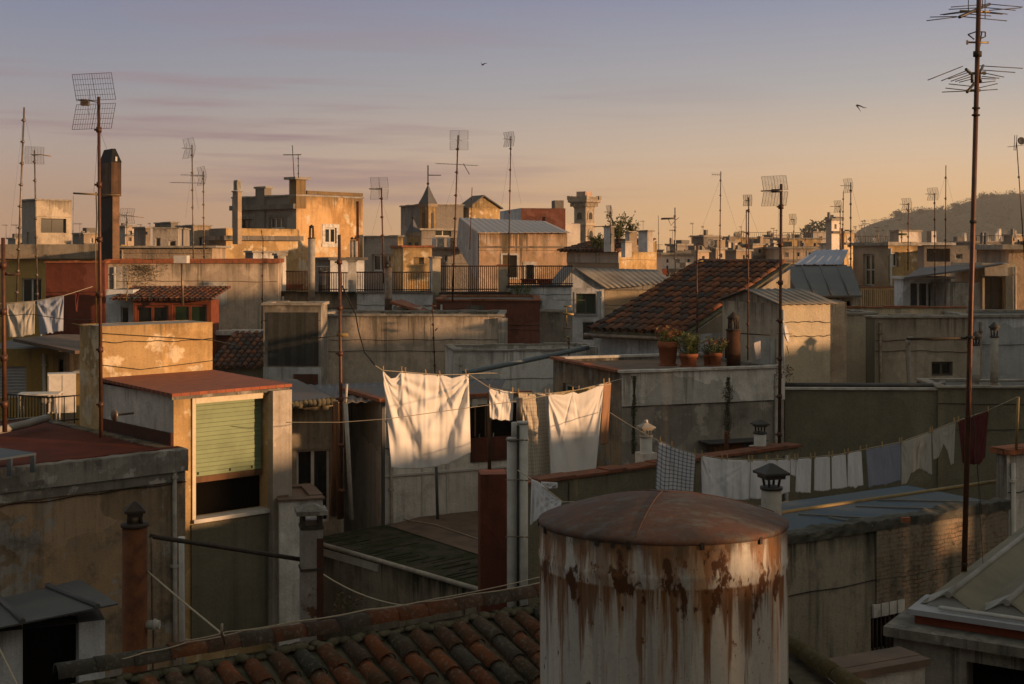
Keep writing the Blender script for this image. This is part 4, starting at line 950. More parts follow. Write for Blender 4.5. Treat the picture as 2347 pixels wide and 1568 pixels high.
# posts & bars near the flue
line('gutter_bar','dark horizontal pipe running from the rusty flue to the flaking chimney','pipe',[P(345,1229,13.2),P(520,1256,13.9),P(700,1284,14.3)],.026,m_rustcap)
m=MB(); m.tube([P(419,1600,13.9),P(416,1236,13.9)],.030,12); m.tube([P(416,1240,13.9),P(416,1231,13.9)],.040,12); tag(m.build('vent_pipe',m_pipe),'grey plastic vent pipe standing before the stained brown wall','vent pipe')
line('cable','thin cable hanging down beside the rusty flue','cable',[P(347,1233,13.1),P(349,1400,13.1),P(352,1460,13.1),P(350,1560,13.1)],.010,m_galv)
line('guy_rope','taut pale rope slanting down from the rusty flue','rope',[P(338,1310,13.0),P(420,1380,12.6),P(520,1462,11.9)],.010,m_rope)
line('guy_rope','pale rope slanting at the bottom left corner','rope',[P(-10,1470,12),P(42,1575,11.5)],.010,m_rope)
m=MB(); m.tube([P(336,1432,13.0),P(366,1432,13.0)],.045,12); m.tube([P(352,1432,13.0),P(358,1432,13.0)],.06,12); tag(m.build('pipe_joint',m_pipe),'short grey pipe stub with a joint beside the rusty flue','pipe')
# big grid antenna
antenna('large grid antenna on a rusty mast rising from the red roof terrace',(226,222),(232,1003),20.2,[('grid',166,171,274,297,-108,16,5,55),('box',186,230,204,242,m_galv,'dipole_box'),('rod',[(164,741),(190,747),(222,742)],1.2,m_wire2),('rod',[(168,443),(228,446)],2.2,m_wire2),('rod',[(228,446),(276,447)],1.0,m_wire2),('rod',[(220,440),(222,500),(219,560),(221,742)],1.5,m_wire2)],8.5,m_rustpole,guys=[((226,297),(215,442),20.2),((228,297),(246,345),20.3)],collars=6)
# left-edge pole
antenna('dark weathered pole with a bracket at the far left edge',(7,545),(11,990),17.0,[('rod',[(4,628),(24,630),(46,628)],2.5,m_rustpole),('rod',[(5,622),(24,630)],2,m_rustpole)],11,m_rustpole,name='pole',collars=4,cat='pole')
# terrace clutter
line('gutter_pipe','pale blue grey pipe lying along the terrace edge at left','pipe',[P(-20,990,21.2),P(60,972,22.0),P(108,958,22.8)],.07,m_tarp)
m=MB(); z=tb_.C.z+.25; 
pts=[PZ(-30,1022,z-CZ),PZ(83,1038,z-CZ),PZ(30,1046,z-CZ),PZ(-40,1056,z-CZ)]; o0=pts[0].copy(); m.slab([p-o0 for p in pts],.03)
for p in pts[1:3]: m.box((p-o0).x-.08,(p-o0).x-.02,(p-o0).y-.02,(p-o0).y+.04,-.27,-.03)
tag(m.build('table_top',m_blue,None,o0),'low grey table top standing on the red terrace','table')
# ================================================================ MIDDLE GROUND
# --- dark wall with french window and the blue corrugated roof
b=Bld('lean_to_house','dark stained house wall with a white french window under the corrugated roof','house',640,924,24.8,20,ur=782,dep=4.6)
b.op('R',(680,1030,757,1200),'french_window',.14,m_frame,None,1,0,.05); b.build(p_moss,roof=m_corr,par=0)
inv=b.loc; o=corr(P(632,930,24.3),P(1140,908,27.6),P(1160,868,32.3),P(640,884,29.4),26,.014,m_corr,b.root,inv,'corrugated_roof')
rr=random.Random(4)
m=MB(); e=(P(770,915,25.2)-P(645,928,24.4)); 
for i in range(12):
    p=P(645,928,24.35)+e*(i/12); q=inv(p); m.lathe([(.05,-.10),(.07,-.04),(.06,.02),(.02,.05)],8,q)
m.build('broken_tile_edge',m_mortar,b.root)
m=MB(); m.box(b.hit('R',762,1000)[0],b.hit('R',776,1000)[0],-.06,-.003,b.H-2.2,b.H-.1); m.build('plank',m_oldwood,b.root)
# --- white panelled shed behind the sheet
b=Bld('panel_shed','stained white panelled shed with a dark corner post behind the large sheet','shed',877,921,25.6,26,ur=1215,ul=788)
b.build(m_shed,m_shed,roof=m_corr); H=b.H
for u in (968,1024,1098,1130):
    x=b.hit('R',u,1120)[0]; m=MB(); m.box(x-.012,x+.012,-.02,-.002,0,H-.75); m.build('batten',m_frame,b.root)
z=b.hit('R',1000,1082)[1]; m=MB(); m.box(0,b.w,-.035,-.002,H+z-.02,H+z+.02); m.build('rail',m_frame,b.root)
m=MB(); m.box(-.03,.035,-.04,-.003,0,H+.01); m.build('corner_post',m_slate,b.root)
m=MB(); m.box(-.10,b.w,-.10,.06,H+.004,H+.07); m.box(-.10,.06,.06,b.dep,H+.004,H+.07); m.build('eave',m_coping,b.root)
b.box('dark_opening','R',(1078,925,1200,1000),.002,.02,m_void); b.box('door_lower','R',(1078,1000,1200,1055),.003,.03,p_red)
b.box('window_bar','R',(1086,930,1089,1000),.02,.04,m_oldwood); b.box('window_bar','R',(1110,930,1113,1000),.02,.04,m_oldwood)
b.box('meter_box','R',(1079,914,1091,932),.02,.08,m_pipe)
# planks and pipes by the shed
for (u0,v0,u1,v1,d,mt,nm,lab,w) in ((775,925,764,1182,24.2,m_oldwood,'plank','old brown plank leaning beside the french window',.06),(795,880,792,930,24.6,m_pipe,'pipe','short white pipe stub beside the tall mast on the corrugated roof',.025),(792,925,806,1190,24.0,m_pipe,'drain_pipe','white drain pipe leaning against the panelled shed',.04),(769,920,779,1190,24.1,m_oldwood,'plank','darker plank standing next to the tall rusty mast',.05)):
    a,b2=P(u0,v0,d),P(u1,v1,d); m=MB(); m.tube([Vector((0,0,0)),a-b2],w,10 if 'pipe' in nm else 4); tag(m.build(nm,mt,None,b2),lab,nm.replace('_',' '))
antenna('tall rusty mast without antenna standing before the panelled shed',(777.5,538),(784,1188),23.8,[('rod',[(772,766),(784,768),(798,768)],4.5,m_yellowpipe),('rod',[(706,777),(775,770)],1.2,m_cable),('rod',[(762,912),(800,912)],1.6,m_galv)],9,m_rustpole,collars=6,name='mast',cat='mast')
m=MB(); m.tube([P(1003,1190,24.4),P(1000,1070,24.4)],.028,8); tag(m.build('prop_post',m_slate),'dark prop post under the large white sheet','post')
m=MB(); m.tube([P(1122,1090,23.9),P(1121,900,23.9)],.034,8); tag(m.build('prop_post',m_oldwood),'reddish prop post below the small white cloth','post')
# --- terrace building with mossy sheet roof
b=Bld('terrace_house','building with a mossy boarded roof and reddish terrace behind the ridge','building',1128,1362,20.0,43,ur=1700,ul=690)
b.build(p_moss,p_moss,roof=m_plank); H=b.H; inv=b.loc
z=b.C.z-CZ+.012
m=MB(); m.face([inv(PZ(*p,z)) for p in ((888,1204),(960,1185),(1290,1150),(1290,1290),(1100,1272))]); m.build('terrace_floor',m_roofbrown,b.root)
m=MB()
rr=random.Random(17)
for i in range(30):
    y=b.dep*(i+rr.random())/30; x0_=rr.uniform(0,.6); m.box(x0_,x0_+rr.uniform(.4,1.0),y-.004,y+.005,H+.0,H+rr.uniform(.006,.016))
m.build('board_joint',m_plank,b.root)
m=MB(); m.tube([(-.05,-.1,H+.03),(-.05,b.dep,H+.05)],.04,10); m.build('edge_pipe',m_fibre,b.root)
m=MB(); m.box(-.03,.18,b.dep*.55,b.dep,H-.16,H-.04); m.build('gutter_box',m_pipe,b.root)
line('rope','pale rope lying across the reddish terrace','rope',[PZ(925,1190,z+.02),PZ(1000,1203,z+.02),PZ(1110,1240,z+.02)],.010,m_rope)
line('cable','slack pale cable hanging below the mossy roof edge','cable',[P(740,1316,15.5),P(1000,1390,14.5)],.009,m_rope,.12)
r=random.Random(8); m=MB(); leaves(m,Vector((0,0,0)),.22,120,.06,r); tag(m.build('wall_plant',m_dry,None,P(800,1388,18.5)),'small dry plant growing from the mossy wall','plant')
# --- red pier and white flue pair
b=Bld('red_pier','square dark red painted pier beside the white flue pipes','pier',1101,1088,18.2,6,ur=1165,dep=.42)
b.build(p_red,roof=m_redtile)
root=empty('flue_pair',P(1186,1600,18.0),0,'tall pair of white flue pipes strapped together, with a thinner top pipe','chimney flue'); B_=root.location
m=MB(); m.tube([P(1175,1600,18.0)-B_,P(1175,1004,18.0)-B_],.078,20); m.tube([P(1175,1010,18.0)-B_,P(1175,1003,18.0)-B_],.084,20); m.build('pipe',m_pipe,root)
m=MB(); m.tube([P(1198,1600,17.9)-B_,P(1198,967,17.9)-B_],.072,20); m.tube([P(1198,972,17.9)-B_,P(1198,966,17.9)-B_],.078,20); m.build('pipe',m_pipe,root)
m=MB(); m.tube([P(1182,1010,18.08)-B_,P(1182,968,18.08)-B_],.06,20); m.build('pipe',m_pipe,root)
m=MB(); m.tube([P(1191,985,18.06)-B_,P(1191,912,18.06)-B_],.043,16); m.build('top_pipe',m_galv,root)
m=MB(); m.tube([P(1187.5,1600,17.84)-B_,P(1187,975,17.84)-B_],.018,8); m.build('cable',m_cable,root)
for v in (1008,1100,1230):
    m=MB(); m.tube([P(1159,v,17.9)-B_,P(1187,v,17.80)-B_,P(1211,v+1,17.86)-B_],.008,6); m.build('strap',m_galv,root)
# --- low green wall with clay coping
b=Bld('courtyard_wall','olive courtyard wall with an uneven red clay tile coping behind the tank','wall',1196,1112,20.4,38,ur=1830,dep=.24)
b.build(p_olive,top=False); b.coping(simple('dark clay coping',(.20,.062,.028),.85,0,.5,6,(.07,.038,.024)),.05,.05,.30,.36,.012,'R')
# small cloth tag and pipe of that wall
line('cable','thin cable running down the olive courtyard wall','cable',[b.world(b.hit('R',1302,1110)[0],-.02,b.H-.06),b.world(b.hit('R',1302,1110)[0],-.02,b.H-.6)],.008,m_cable)
# --- pots building
pb=Bld('pots_building','building with a flat roof of flower pots and a white band over mossy grey render','building',1425,855,26.0,20,ur=1797,ul=1268)
pb.op('L',(1290,885,1352,1010),'door',.12,m_frame,m_gglass,1,0,.06)
pb.build(p_grey,p_brown,par=.06,roof=m_roofbrown,t=.14); H=pb.H; inv=pb.loc
zb=pb.hit('R',1600,924)[1]
m=MB(); m.box(-.0,pb.w+.004,-.03,-.002,H+zb,H-.002); o=m.build('white_band',p_white,pb.root); o.data.transform(Matrix.Translation((0,0,-H))); o.location=(0,0,H)
m=MB(); r=random.Random(3)
for i in range(9): m.box(-.04+pb.w*i/9,-.04+pb.w*(i+1)/9-.002,-.07-r.uniform(0,.008),.12,H+.003,H+.045+r.uniform(0,.01))
m.build('white_coping',m_whitecop,pb.root)
m=MB()
for i in range(9): 
    y0=.13+(pb.dep-.13)*i/9; m.box(-.09,.13,y0,y0+(pb.dep-.13)/9-.006,H+.003,H+.05+r.uniform(-.012,.012))
m.build('tile_coping',m_coping,pb.root)
m=MB(); m.box(.14,pb.w,pb.dep-.16,pb.dep,H+.003,H+.055); m.build('white_coping',m_whitecop,pb.root)
def vstain(u,v0,v1,hw,seed):        # algae grown down the wall: thin crust of moss
    r=random.Random(seed); m=MB()
    for i in range(1500):
        t=r.random(); v=v0+(v1-v0)*t; uu=u+r.gauss(0,hw*(.35+.65*math.sin(t*7+seed)**2)); x,z=pb.hit('R',uu,v); s=r.uniform(.003,.010)
        y=-.034 if z>zb else -.006
        m.face([(x-s,y,H+z-s*1.5),(x+s*.7,y,H+z-s),(x+s,y,H+z+s),(x-s*.4,y,H+z+s*1.8)])
    return m.build('moss_streak',simple('wall moss',(.07,.075,.045),1,0,.4,9),pb.root)
vstain(1667,865,1010,6,3); vstain(1452,862,1040,3,5)
m=MB(); m.box(pb.hit('R',1600,1010)[0],pb.hit('R',1735,1010)[0],-.45,-.003,pb.hit('R',1650,1007)[1]+H-.02,pb.hit('R',1650,1007)[1]+H); m.build('shelf_roof',m_slate,pb.root)
pb.box('shelf_box','R',(1622,1012,1655,1034),.02,.3,m_oldwood); pb.box('shelf_box','R',(1655,1012,1690,1034),.02,.28,m_rust); pb.box('shelf_box','R',(1695,1010,1725,1030),.02,.2,m_slate)
# flower pots
def pot(label,u,vtop,vbot,wtop,d,cols,seed,hgt,spread):
    px=d/F; B=P(u,vbot,d); h=(vbot-vtop)*px; r=wtop*px/2; root=empty('flower_pot',B,0,label,'flower pot','flower pots on the flat roof')
    m=MB(); m.lathe([(r*.70,0),(r*.72,.02),(r*.94,h*.72),(r*1.02,h*.725),(r*1.04,h*.98),(r*.96,h),(r*.9,h*.97),(r*.86,h*.85)],28,cap=False); m.lathe([(.0001,.005),(r*.7,.004)],28,cap=False); m.build('pot',m_pot,root)
    m=MB(); m.lathe([(r*.88,h*.86),(.001,h*.90)],20,cap=False); m.build('soil',m_soil,root)
    m=MB(); m.lathe([(r*.9,-.0),(r*.95,.035),(r*.88,.035),(r*.8,.012)],24); m.build('saucer',m_pot,root)
    rr=random.Random(seed); ms=MB(); stems=[]
    for i in range(26):
        a=rr.uniform(0,6.28); q=r*.7*rr.random()**.5; b0=Vector((q*math.cos(a),q*math.sin(a),h*.88)); tip=b0+Vector((math.cos(a)*spread*rr.random(),math.sin(a)*spread*rr.random(),hgt*rr.uniform(.55,1.0))); ms.tube([b0,(b0+tip)/2+Vector((0,0,.02)),tip],.004,4); stems.append((b0,tip))
    ms.build('stem',m_leaf,root)
    for mt,n,sz,lo in cols:
        m=MB()
        for b0,tip in stems: 
            for _ in range(n): leaves(m,b0+(tip-b0)*rr.uniform(lo,1.03),.03,1,sz,rr)
        m.build('foliage' if mt is not m_leafr else 'blossom',mt,root)
    return root
pot('largest terracotta flower pot with red blossoms',1531,782,838,47,27.6,[(m_leafy,12,.07,.1),(m_leafr,9,.055,.7)],1,.34,.17)
pot('middle terracotta pot with a tall bushy yellow green plant',1578,810,841,43,27.3,[(m_leaf,20,.07,.05),(m_leafy,12,.06,.5)],2,.46,.2)
pot('smaller terracotta pot with sparse red tipped plant next to the rusty flue',1640,808,840,30,27.3,[(m_leaf,13,.07,.1),(m_leafr,4,.055,.8)],3,.36,.28)
pot('narrow empty looking terracotta pot behind the smaller plant',1622,812,838,20,27.5,[(m_leafy,3,.05,.2)],4,.2,.12)
r=random.Random(9); m=MB(); leaves(m,Vector((0,0,0)),.09,90,.05,r,2.0); leaves(m,Vector((.20,0,0)),.09,80,.05,r,2.2); tag(m.build('wall_plant',m_dry,None,P(1786,860,26.6)),'dry plant clinging to the corner of the pots building','plant')
flue('stout rusty flue with a lantern cowl standing on the flat roof of pots',1681,715,729,756,840,32,29,27.4,m_rust2,m_rustcap,6,sides=0)
flue('white lantern chimney with a clay finial on a square base, left of the plaid cloth',1481,968,979,1000,1072,28,34,22.7,m_pipe,m_fibre,4,vbase=1037,wbase=38,bm_=m_whitecop,finial=True)
flue('lantern chimney with a dark hood on a white square base below the tall grid antenna',1742,962,972,992,1052,28,33,24.2,m_pipe,m_darkfl,4,vbase=1022,wbase=36,bm_=m_whitecop)
line('gas_pipe','short rusty pipe standing at the foot of the mossy grey wall','pipe',[P(1665,1040,24.6),P(1665,988,24.6)],.04,m_rust)
# --- big parapet wall in the middle
b=Bld('parapet_block','long pale plastered parapet block with dark stains below its top edge','building',729,725,40.0,-1.5,ur=1152,dep=3)
b.build(p_pale,par=.3,roof=m_roofgrey,cop=(m_cement,.06,.04)); 
b.box('pier','R',(1141,729,1163,812),.0,.14,p_white)
b=Bld('parapet_block','lower whitewashed terrace wall right of the long parapet block','building',1040,806,36.5,9,ur=1368,dep=2.2)
b.build(p_white,par=.2,roof=m_roofgrey,cop=(m_cement,.05,.03))
b.box('end_pier','R',(1346,794,1368,830),-.01,.12,p_white)
line('blue_pipe','long blue grey pipe sloping over the whitewashed terrace wall','pipe',[P(1062,855,29.5),P(1180,832,30.5),P(1348,797,32.5)],.06,m_bluepipe)
b=Bld('black_wall_house','house wall with a large tar black panel framed in grey cement','house',604,700,36.8,-2,ur=736,dep=1.0)
b.build(p_grey,roof=m_roofgrey,cop=(m_cement,.08,.05)); b.box('tar_panel','R',(614,716,730,838),.003,.03,p_black)
b.box('white_base','R',(604,842,736,880),.004,.05,p_bluew); b.box('brick_patch','R',(674,857,730,880),.06,.10,p_redbrown)
b=Bld('moss_wall','dark mossy garden wall below the iron railing','wall',640,672,50.0,0,ur=820,dep=.4); b.build(p_moss,top=False,cop=(p_moss,.05,.04))
# small tile roof and white ledge at left of it
b=Bld('tile_roof_shed','low shed with a short mossy clay tile roof behind the sunlit wall','shed',484,842,38.0,-3,ur=606,dep=3.0)
b.build(p_olive,top=False); inv=b.loc
e_=b.X; upv=(b.Y+Vector((0,0,.27))).normalized(); tiles(b.world(0,-.2,b.H),e_,upv,b.w,3.2,.2,.36,.08,m_tile2,b.root,inv,8,'tile_slope')
b=Bld('white_ledge_wall','low wall with a pale ledge and red brick band behind the small tile roof','wall',484,768,42.5,-2,ur=606,dep=.5); b.build(p_redbrown,top=False,cop=(m_whitecop,.14,.1))
# --- red house, sunroom
rh=Bld('red_house','house with a dark red side wall and a stained pale front with clay coping','house',243,604,46.0,8,ur=637,dep=5)
C=rh.C
rh.build(p_pale,roof=m_roofgrey,cop=(m_coping,.14,.06)); 
rw=Bld('red_wall','plain dark red wall at the left of the stained pale house','wall',105,603,45.2,0,ur=240,dep=.4); rw.build(p_red,roof=m_roofgrey,cop=(m_coping,.07,.05))
rh.box('white_patch','R',(246,610,292,668),.002,.02,p_white); rh.box('grey_patch','R',(466,645,520,700),.002,.02,p_white)
r=random.Random(14); m=MB()
for i in range(1600):
    u=r.gauss(328,17+10*r.random()); v=608+abs(r.gauss(0,24)); x,z=rh.hit('R',u,v); s=r.uniform(.015,.04); p=Vector((x,-.02-r.random()*.03,rh.H+z)); leaves(m,p,.02,1,s*1.5,r)
m.build('ivy',leaf_mat('dull olive creeper',(.10,.085,.04),(.16,.12,.06)),rh.root)
sr=Bld('sunroom','small rooftop sunroom with a clay tile roof, red wood frames and green glass','rooftop room',305,688,42.0,-3,ur=484,dep=.9)
sr.op('R',(311,700,386,748),'window',.1,m_wood,m_glass,1,0,.07,None,'dark window in a red wooden frame'); sr.op('R',(395,698,474,748),'window',.1,m_wood,m_gglass,1,0,.07,None,'green glazed window in a red wooden frame')
sr.build(m_wood,top=False); inv=sr.loc
upv=(sr.Y*1.0+sr.X*-.25+Vector((0,0,.14))).normalized(); upv=(sr.Y+Vector((0,0,.155))).normalized()
tiles(sr.world(-.62,-.25,sr.H),sr.X,upv,sr.w+.7,2.3,.17,.30,.07,m_tile2,sr.root,inv,9,'tile_slope')
wl=Bld('whitewashed_wall','short whitewashed wall with a narrow door left of the sunroom','wall',243,664,42.6,0,ur=305,dep=1.8); wl.op('R',(277,703,296,750),'door',.1,m_frame,m_glass,0,0,.04); wl.build(p_bluew,top=True)
# pole-mounted box
m=MB(); m.tube([P(419,700,41.5)-P(419,700,41.5),P(417,604,41.5)-P(419,700,41.5)],.04,8); root=empty('box_lamp',P(419,700,41.5),0,'pale square box lamp on a thin post in front of the red coping','lamp'); 
m.build('post',m_galv,root); m=MB(); m.box(-.24,.17,-.2,.2,1.34,1.58); m.build('box',m_frame,root)
# --- laundry at far left, balcony
b=Bld('cream_balcony_house','yellowish house with a grey roller shutter and a brown canopy at the left edge','house',-60,800,30.0,6,ur=112,dep=4)
b.op('R',(-40,840,60,912),'roller_shutter',.1,m_frame,m_shutgrey,0,9,.02); b.build(p_yellow,roof=m_roofgrey)
b=Bld('cream_balcony_wall','beige wall section under the brown canopy behind the white cabinet','wall',110,808,31.0,6,ur=222,dep=3); b.op('R',(134,824,145,853),'opening',.1); b.build(p_beige,roof=m_roofgrey); inv=b.loc
m=MB(); m.slab([inv(P(30,776,29.6)),inv(P(172,804,28.2)),inv(P(232,800,28.6)),inv(P(232,768,33.5)),inv(P(140,766,33.0))],.07); m.build('canopy',m_roofbrown,b.root)
root=empty('white_cabinet',P(142,944,27.0),rad(20),'tall white outdoor cabinet on the balcony','cabinet'); m=MB(); m.box(-.28,.27,-.2,.2,0,.80); m.build('body',m_frame,root); m=MB(); m.box(-.26,-.01,-.215,-.203,.03,.77); m.box(.005,.255,-.215,-.203,.03,.77); m.build('door',m_frame,root)
b=Bld('yellow_wall','low yellow wall between the white cabinet and the big antenna mast','wall',172,856,28.5,6,ur=228,dep=.3); b.build(p_yellow,top=False,cop=(m_pipe,.04,.03))
railing('dark balcony railing with thin bars beside the white cabinet',[P(14,966,25.8),P(112,976,25.2),P(228,966,25.6)],.54,[14,5],m_iron,'balcony railings at left')
root=empty('small_table',P(85,945,26.4),rad(10),'small white table on the balcony behind the railing','table'); m=MB(); m.box(-.35,.45,-.25,.25,.36,.39); m.build('top',m_frame,root)
for sx,sy in ((-.3,-.2),(.4,-.2),(-.3,.2),(.4,.2)): m=MB(); m.tube([(sx,sy,-.3),(sx,sy,.36)],.02,6); m.build('leg',m_frame,root)
m=MB(); m.lathe([(.08,0),(.13,.05),(.12,.13),(.04,.18)],10); tag(m.build('laundry_bundle',m_tarp,None,P(103,918,26.4)+Vector((0,0,-.07))),'crumpled pale bundle on the small white table','bundle')
# --- tiled house behind the pots
th_=Bld('tiled_roof_house','house with a large mottled clay tile roof above a whitewashed wall','house',1582,768,30.8,50,w=5.0,ul=1378)
th_.build(p_bluew,p_bluew,top=False); inv=th_.loc
Oe=th_.world(-.30,th_.dep+.15,th_.H+.02); ee=-th_.Y; uph=th_.X; sl=math.atan2(1.58,4.9); upv=(uph*math.cos(sl)+Vector((0,0,math.sin(sl)))).normalized()
tiles(Oe,ee,upv,th_.dep+.2,5.45,.235,.40,.088,m_tile2,th_.root,inv,10,'tile_slope')
R0=Oe+upv*5.4; ridge_tiles(R0,R0+ee*(th_.dep+.2),.35,.10,m_tile2,th_.root,inv,'ridge_course',12)
m=MB(); Q0=[Oe-Vector((0,0,.02)),Oe+ee*(th_.dep+.2)-Vector((0,0,.02)),Oe+ee*(th_.dep+.2)+upv*5.4-Vector((0,0,.02)),Oe+upv*5.4-Vector((0,0,.02))]; m.slab([inv(p) for p in Q0],.05); m.build('roof_deck',m_mortar,th_.root)
a0=th_.world(0,0,th_.H); a1=th_.world(4.9,0,th_.H); a2=a1+Vector((0,0,1.5)); m=MB(); m.face([inv(a0),inv(a1),inv(a2)]); m.face([inv(a0+th_.Y*th_.dep),inv(a1+th_.Y*th_.dep),inv(a2+th_.Y*th_.dep)]); m.build('gable',p_beige,th_.root)
m=MB(); m.tube([inv(Oe-uph*.05-Vector((0,0,.12))-ee*.1),inv(Oe-uph*.05-Vector((0,0,.12))+ee*(th_.dep+.3))],.06,10); m.build('gutter',m_galv,th_.root)
m=MB(); m.box(-.02,.7,-1.0,-.95,th_.H-1.6,th_.H-.2); m.build('dark_sheet',m_void,th_.root)  # thin near-black sheet standing beside the wall, below the roof edge
# --- cream house right of it
cb=Bld('cream_house','cream house with a low sheet gable roof and evening sun on its right wall','house',1786,697,28.6,22,ur=1903,ul=1656)
cb.build(p_cream,p_beige,top=False); inv=cb.loc; H=cb.H
g0=cb.dep*.52; ap=H+.27
m=MB(); m.face([(0,0,H),(0,cb.dep,H),(0,g0,ap)]); m.face([(cb.w,0,H),(cb.w,cb.dep,H),(cb.w,g0,ap)]); m.build('gable',p_beige,cb.root)
corr(cb.world(-.10,-.12,H+.01),cb.world(cb.w+.1,-.12,H+.01),cb.world(cb.w+.1,g0,ap+.03),cb.world(-.10,g0,ap+.03),8,.012,m_zinc,cb.root,inv,'sheet_roof',.02)
corr(cb.world(-.10,cb.dep+.12,H+.01),cb.world(cb.w+.1,cb.dep+.12,H+.01),cb.world(cb.w+.1,g0+.003,ap+.03),cb.world(-.10,g0+.003,ap+.03),8,.012,m_zinc,cb.root,inv,'sheet_roof',.02)
cb.box('door_recess','L',(1730,775,1778,880),.002,.02,p_white)
b=Bld('grey_wall_block','plain beige grey wall block attached to the right of the cream house','wall',1902,692,30.6,-4,ur=1940,dep=1.5); b.build(p_beige,top=True)
m=MB(); M=Matrix.Rotation(rad(68),4,'Z')@Matrix.Rotation(rad(78),4,'X'); m.lathe([(0,-.05),(.12,-.035),(.20,0),(.205,.01),(.11,-.02),(0,-.035)],24); bmesh.ops.transform(m.b,matrix=M,verts=m.b.verts); root=empty('satellite_dish',P(1803,765,27.2),0,'cream satellite dish mounted beside the tall grid antenna mast','satellite dish'); m.build('dish',m_frame,root)
m=MB(); m.tube([(-.2,0,0),(.1,-.05,0)],.012,6); m.tube([(.0,0,-.25),(.02,-.1,-.40)],.01,6); m.build('arm',m_wire2,root)
o=cloth('hanging_cloth','pale cloth hanging from a short line on the cream house left wall','cloth',[(1728,786),(1743,781)],[(1730,826),(1744,824)],27.6,27.7,cloth_mat('pale pink cloth',(.5,.46,.46)),.03,2,30,12,16)
line('clothes_rail','short dark rail across the left wall of the cream house','rail',[P(1690,764,27.5),P(1740,767,27.6),P(1766,768,27.6)],.015,m_rustcap)
# --- beige blocks on the right
b=Bld('beige_block','beige plastered block with a small dark window under a rusty bracket pipe','building',2005,729,32.0,5,ur=2226,ul=1984)
b.op('R',(2135,829,2184,862),'window',.12,m_dframe,m_glass,1,0,.05); b.build(p_beige,p_olive,roof=m_roofgrey,cop=(m_cement,.05,.04))
line('drain_pipe','mustard drain pipe with an elbow on the beige block','drain pipe',[P(2085,890,31.4),P(2080,785,31.4),P(2083,777,31.4),P(2092,776,31.4)],.06,m_fibre)
b=Bld('beige_block','recessed beige wall left of the block with the small window','building',1938,721,33.6,2,ur=2010,dep=2); b.build(p_cream,roof=m_roofgrey,cop=(m_cement,.05,.03))
b=Bld('grey_white_block','wide pale grey wall at the right edge behind the hooded flues','building',2212,727,34.0,-3,ur=2900,dep=3); b.build(p_bluew,roof=m_roofgrey,cop=(m_cement,.06,.05))
b=Bld('terrace_parapet','low sunlit parapet in front of the sliding windows','wall',1938,706,36.0,0,ur=2215,dep=.25); b.build(p_cream,top=False,cop=(m_coping,.04,.03))
# ================================================================ LAUNDRY
c_white=cloth_mat('white cotton',(.84,.80,.77)); c_white2=cloth_mat('cool white cotton',(.80,.78,.80)); c_check=cloth_mat('beige checked cotton',(.56,.49,.40),((.40,.33,.24),12,22,.28)); c_plaid=cloth_mat('blue checked tea cloth',(.66,.65,.68),((.06,.085,.17),9,12,.24))
c_blue=cloth_mat('blue cotton',(.31,.33,.42)); c_cream=cloth_mat('cream jersey',(.50,.47,.42)); c_red=cloth_mat('dark red blanket',(.11,.03,.03),None,.08); c_brown=cloth_mat('brown cotton',(.36,.20,.12)); c_pblue=cloth_mat('pale blue cotton',(.38,.42,.52)); c_gold=cloth_mat('mustard cotton',(.46,.32,.14))
tops=[(877,848),(884,857),(896,868),(907,866),(920,850),(929,852),(950,855),(976,857),(992,857),(1008,859),(1022,862),(1035,867),(1050,863),(1067,858),(1074,857)]
cloth('bed_sheet','large white bed sheet with a rounded hem, the biggest cloth on the lines','sheet',tops,[(897,1072),(915,1075),(940,1074),(970,1073.5),(1000,1070),(1025,1063),(1050,1052),(1079,1037)],22.6,23.25,c_white,0.17,4,3,120,90,'laundry on the washing lines',[0,.22,.27,.5,.66,.97])
d_=22.8
for u,v in ((878,845),(920,846),(929,848),(976,853),(1008,856),(1067,852)): peg(u,v,22.6+.65*(u-877)/197-.01,'the large white bed sheet',rng.uniform(-8,8))
cloth('pillowcase','small white cloth pinned at two corners, between sheet and checked towel','cloth',[(1121,891),(1140,893),(1160,896),(1177,899)],[(1123,959),(1132,960),(1150,963),(1175,964)],23.3,23.5,c_white,0.085,3,5,40,30,'laundry on the washing lines')
for u,v in ((1122,887),(1175,894)): peg(u,v,23.3,'the small white cloth')
cloth('towel','beige checked towel hanging behind the white flue pipes','towel',[(1188,901),(1200,901),(1225,902),(1250,902)],[(1205,1090),(1225,1092),(1262,1088)],23.4,23.7,c_check,0.085,3,6,50,60,'laundry on the washing lines')
for u,v in ((1188,897),(1250,898)): peg(u,v,23.4,'the beige checked towel')
cloth('bed_sheet','tall white sheet with a V shaped fold, hanging above the clay coping','sheet',[(1257,902),(1275,904),(1290,905),(1305,901),(1312,897),(1325,903),(1345,897),(1365,888),(1384,878)],[(1262,1088),(1290,1087),(1320,1084),(1345,1081),(1366,1078)],23.5,24.0,c_white,0.128,3,8,90,80,'laundry on the washing lines',[0,.44,1.0])
for u,v in ((1259,898),(1313,893),(1384,874)): peg(u,v,23.5+.5*(u-1257)/127-.01,'the tall white sheet')
cloth('cloth_strip','ruffled cream and mustard strip behind the top of the tall sheet','cloth',[(1262,901),(1300,896),(1340,890),(1380,879)],[(1262,912),(1300,908),(1340,903),(1382,893)],23.85,24.2,c_gold,.05,9,9,60,8,'laundry on the washing lines'); peg(1327,890,24.0,'the ruffled mustard strip')
cloth('trousers','narrow brown cloth at the right end of the upper line','cloth',[(1384,880),(1390,878),(1401,877)],[(1376,1018),(1383,1020),(1393,1016)],24.1,24.3,c_brown,.05,2,10,16,40,'laundry on the washing lines'); peg(1396,873,24.2,'the narrow brown cloth')
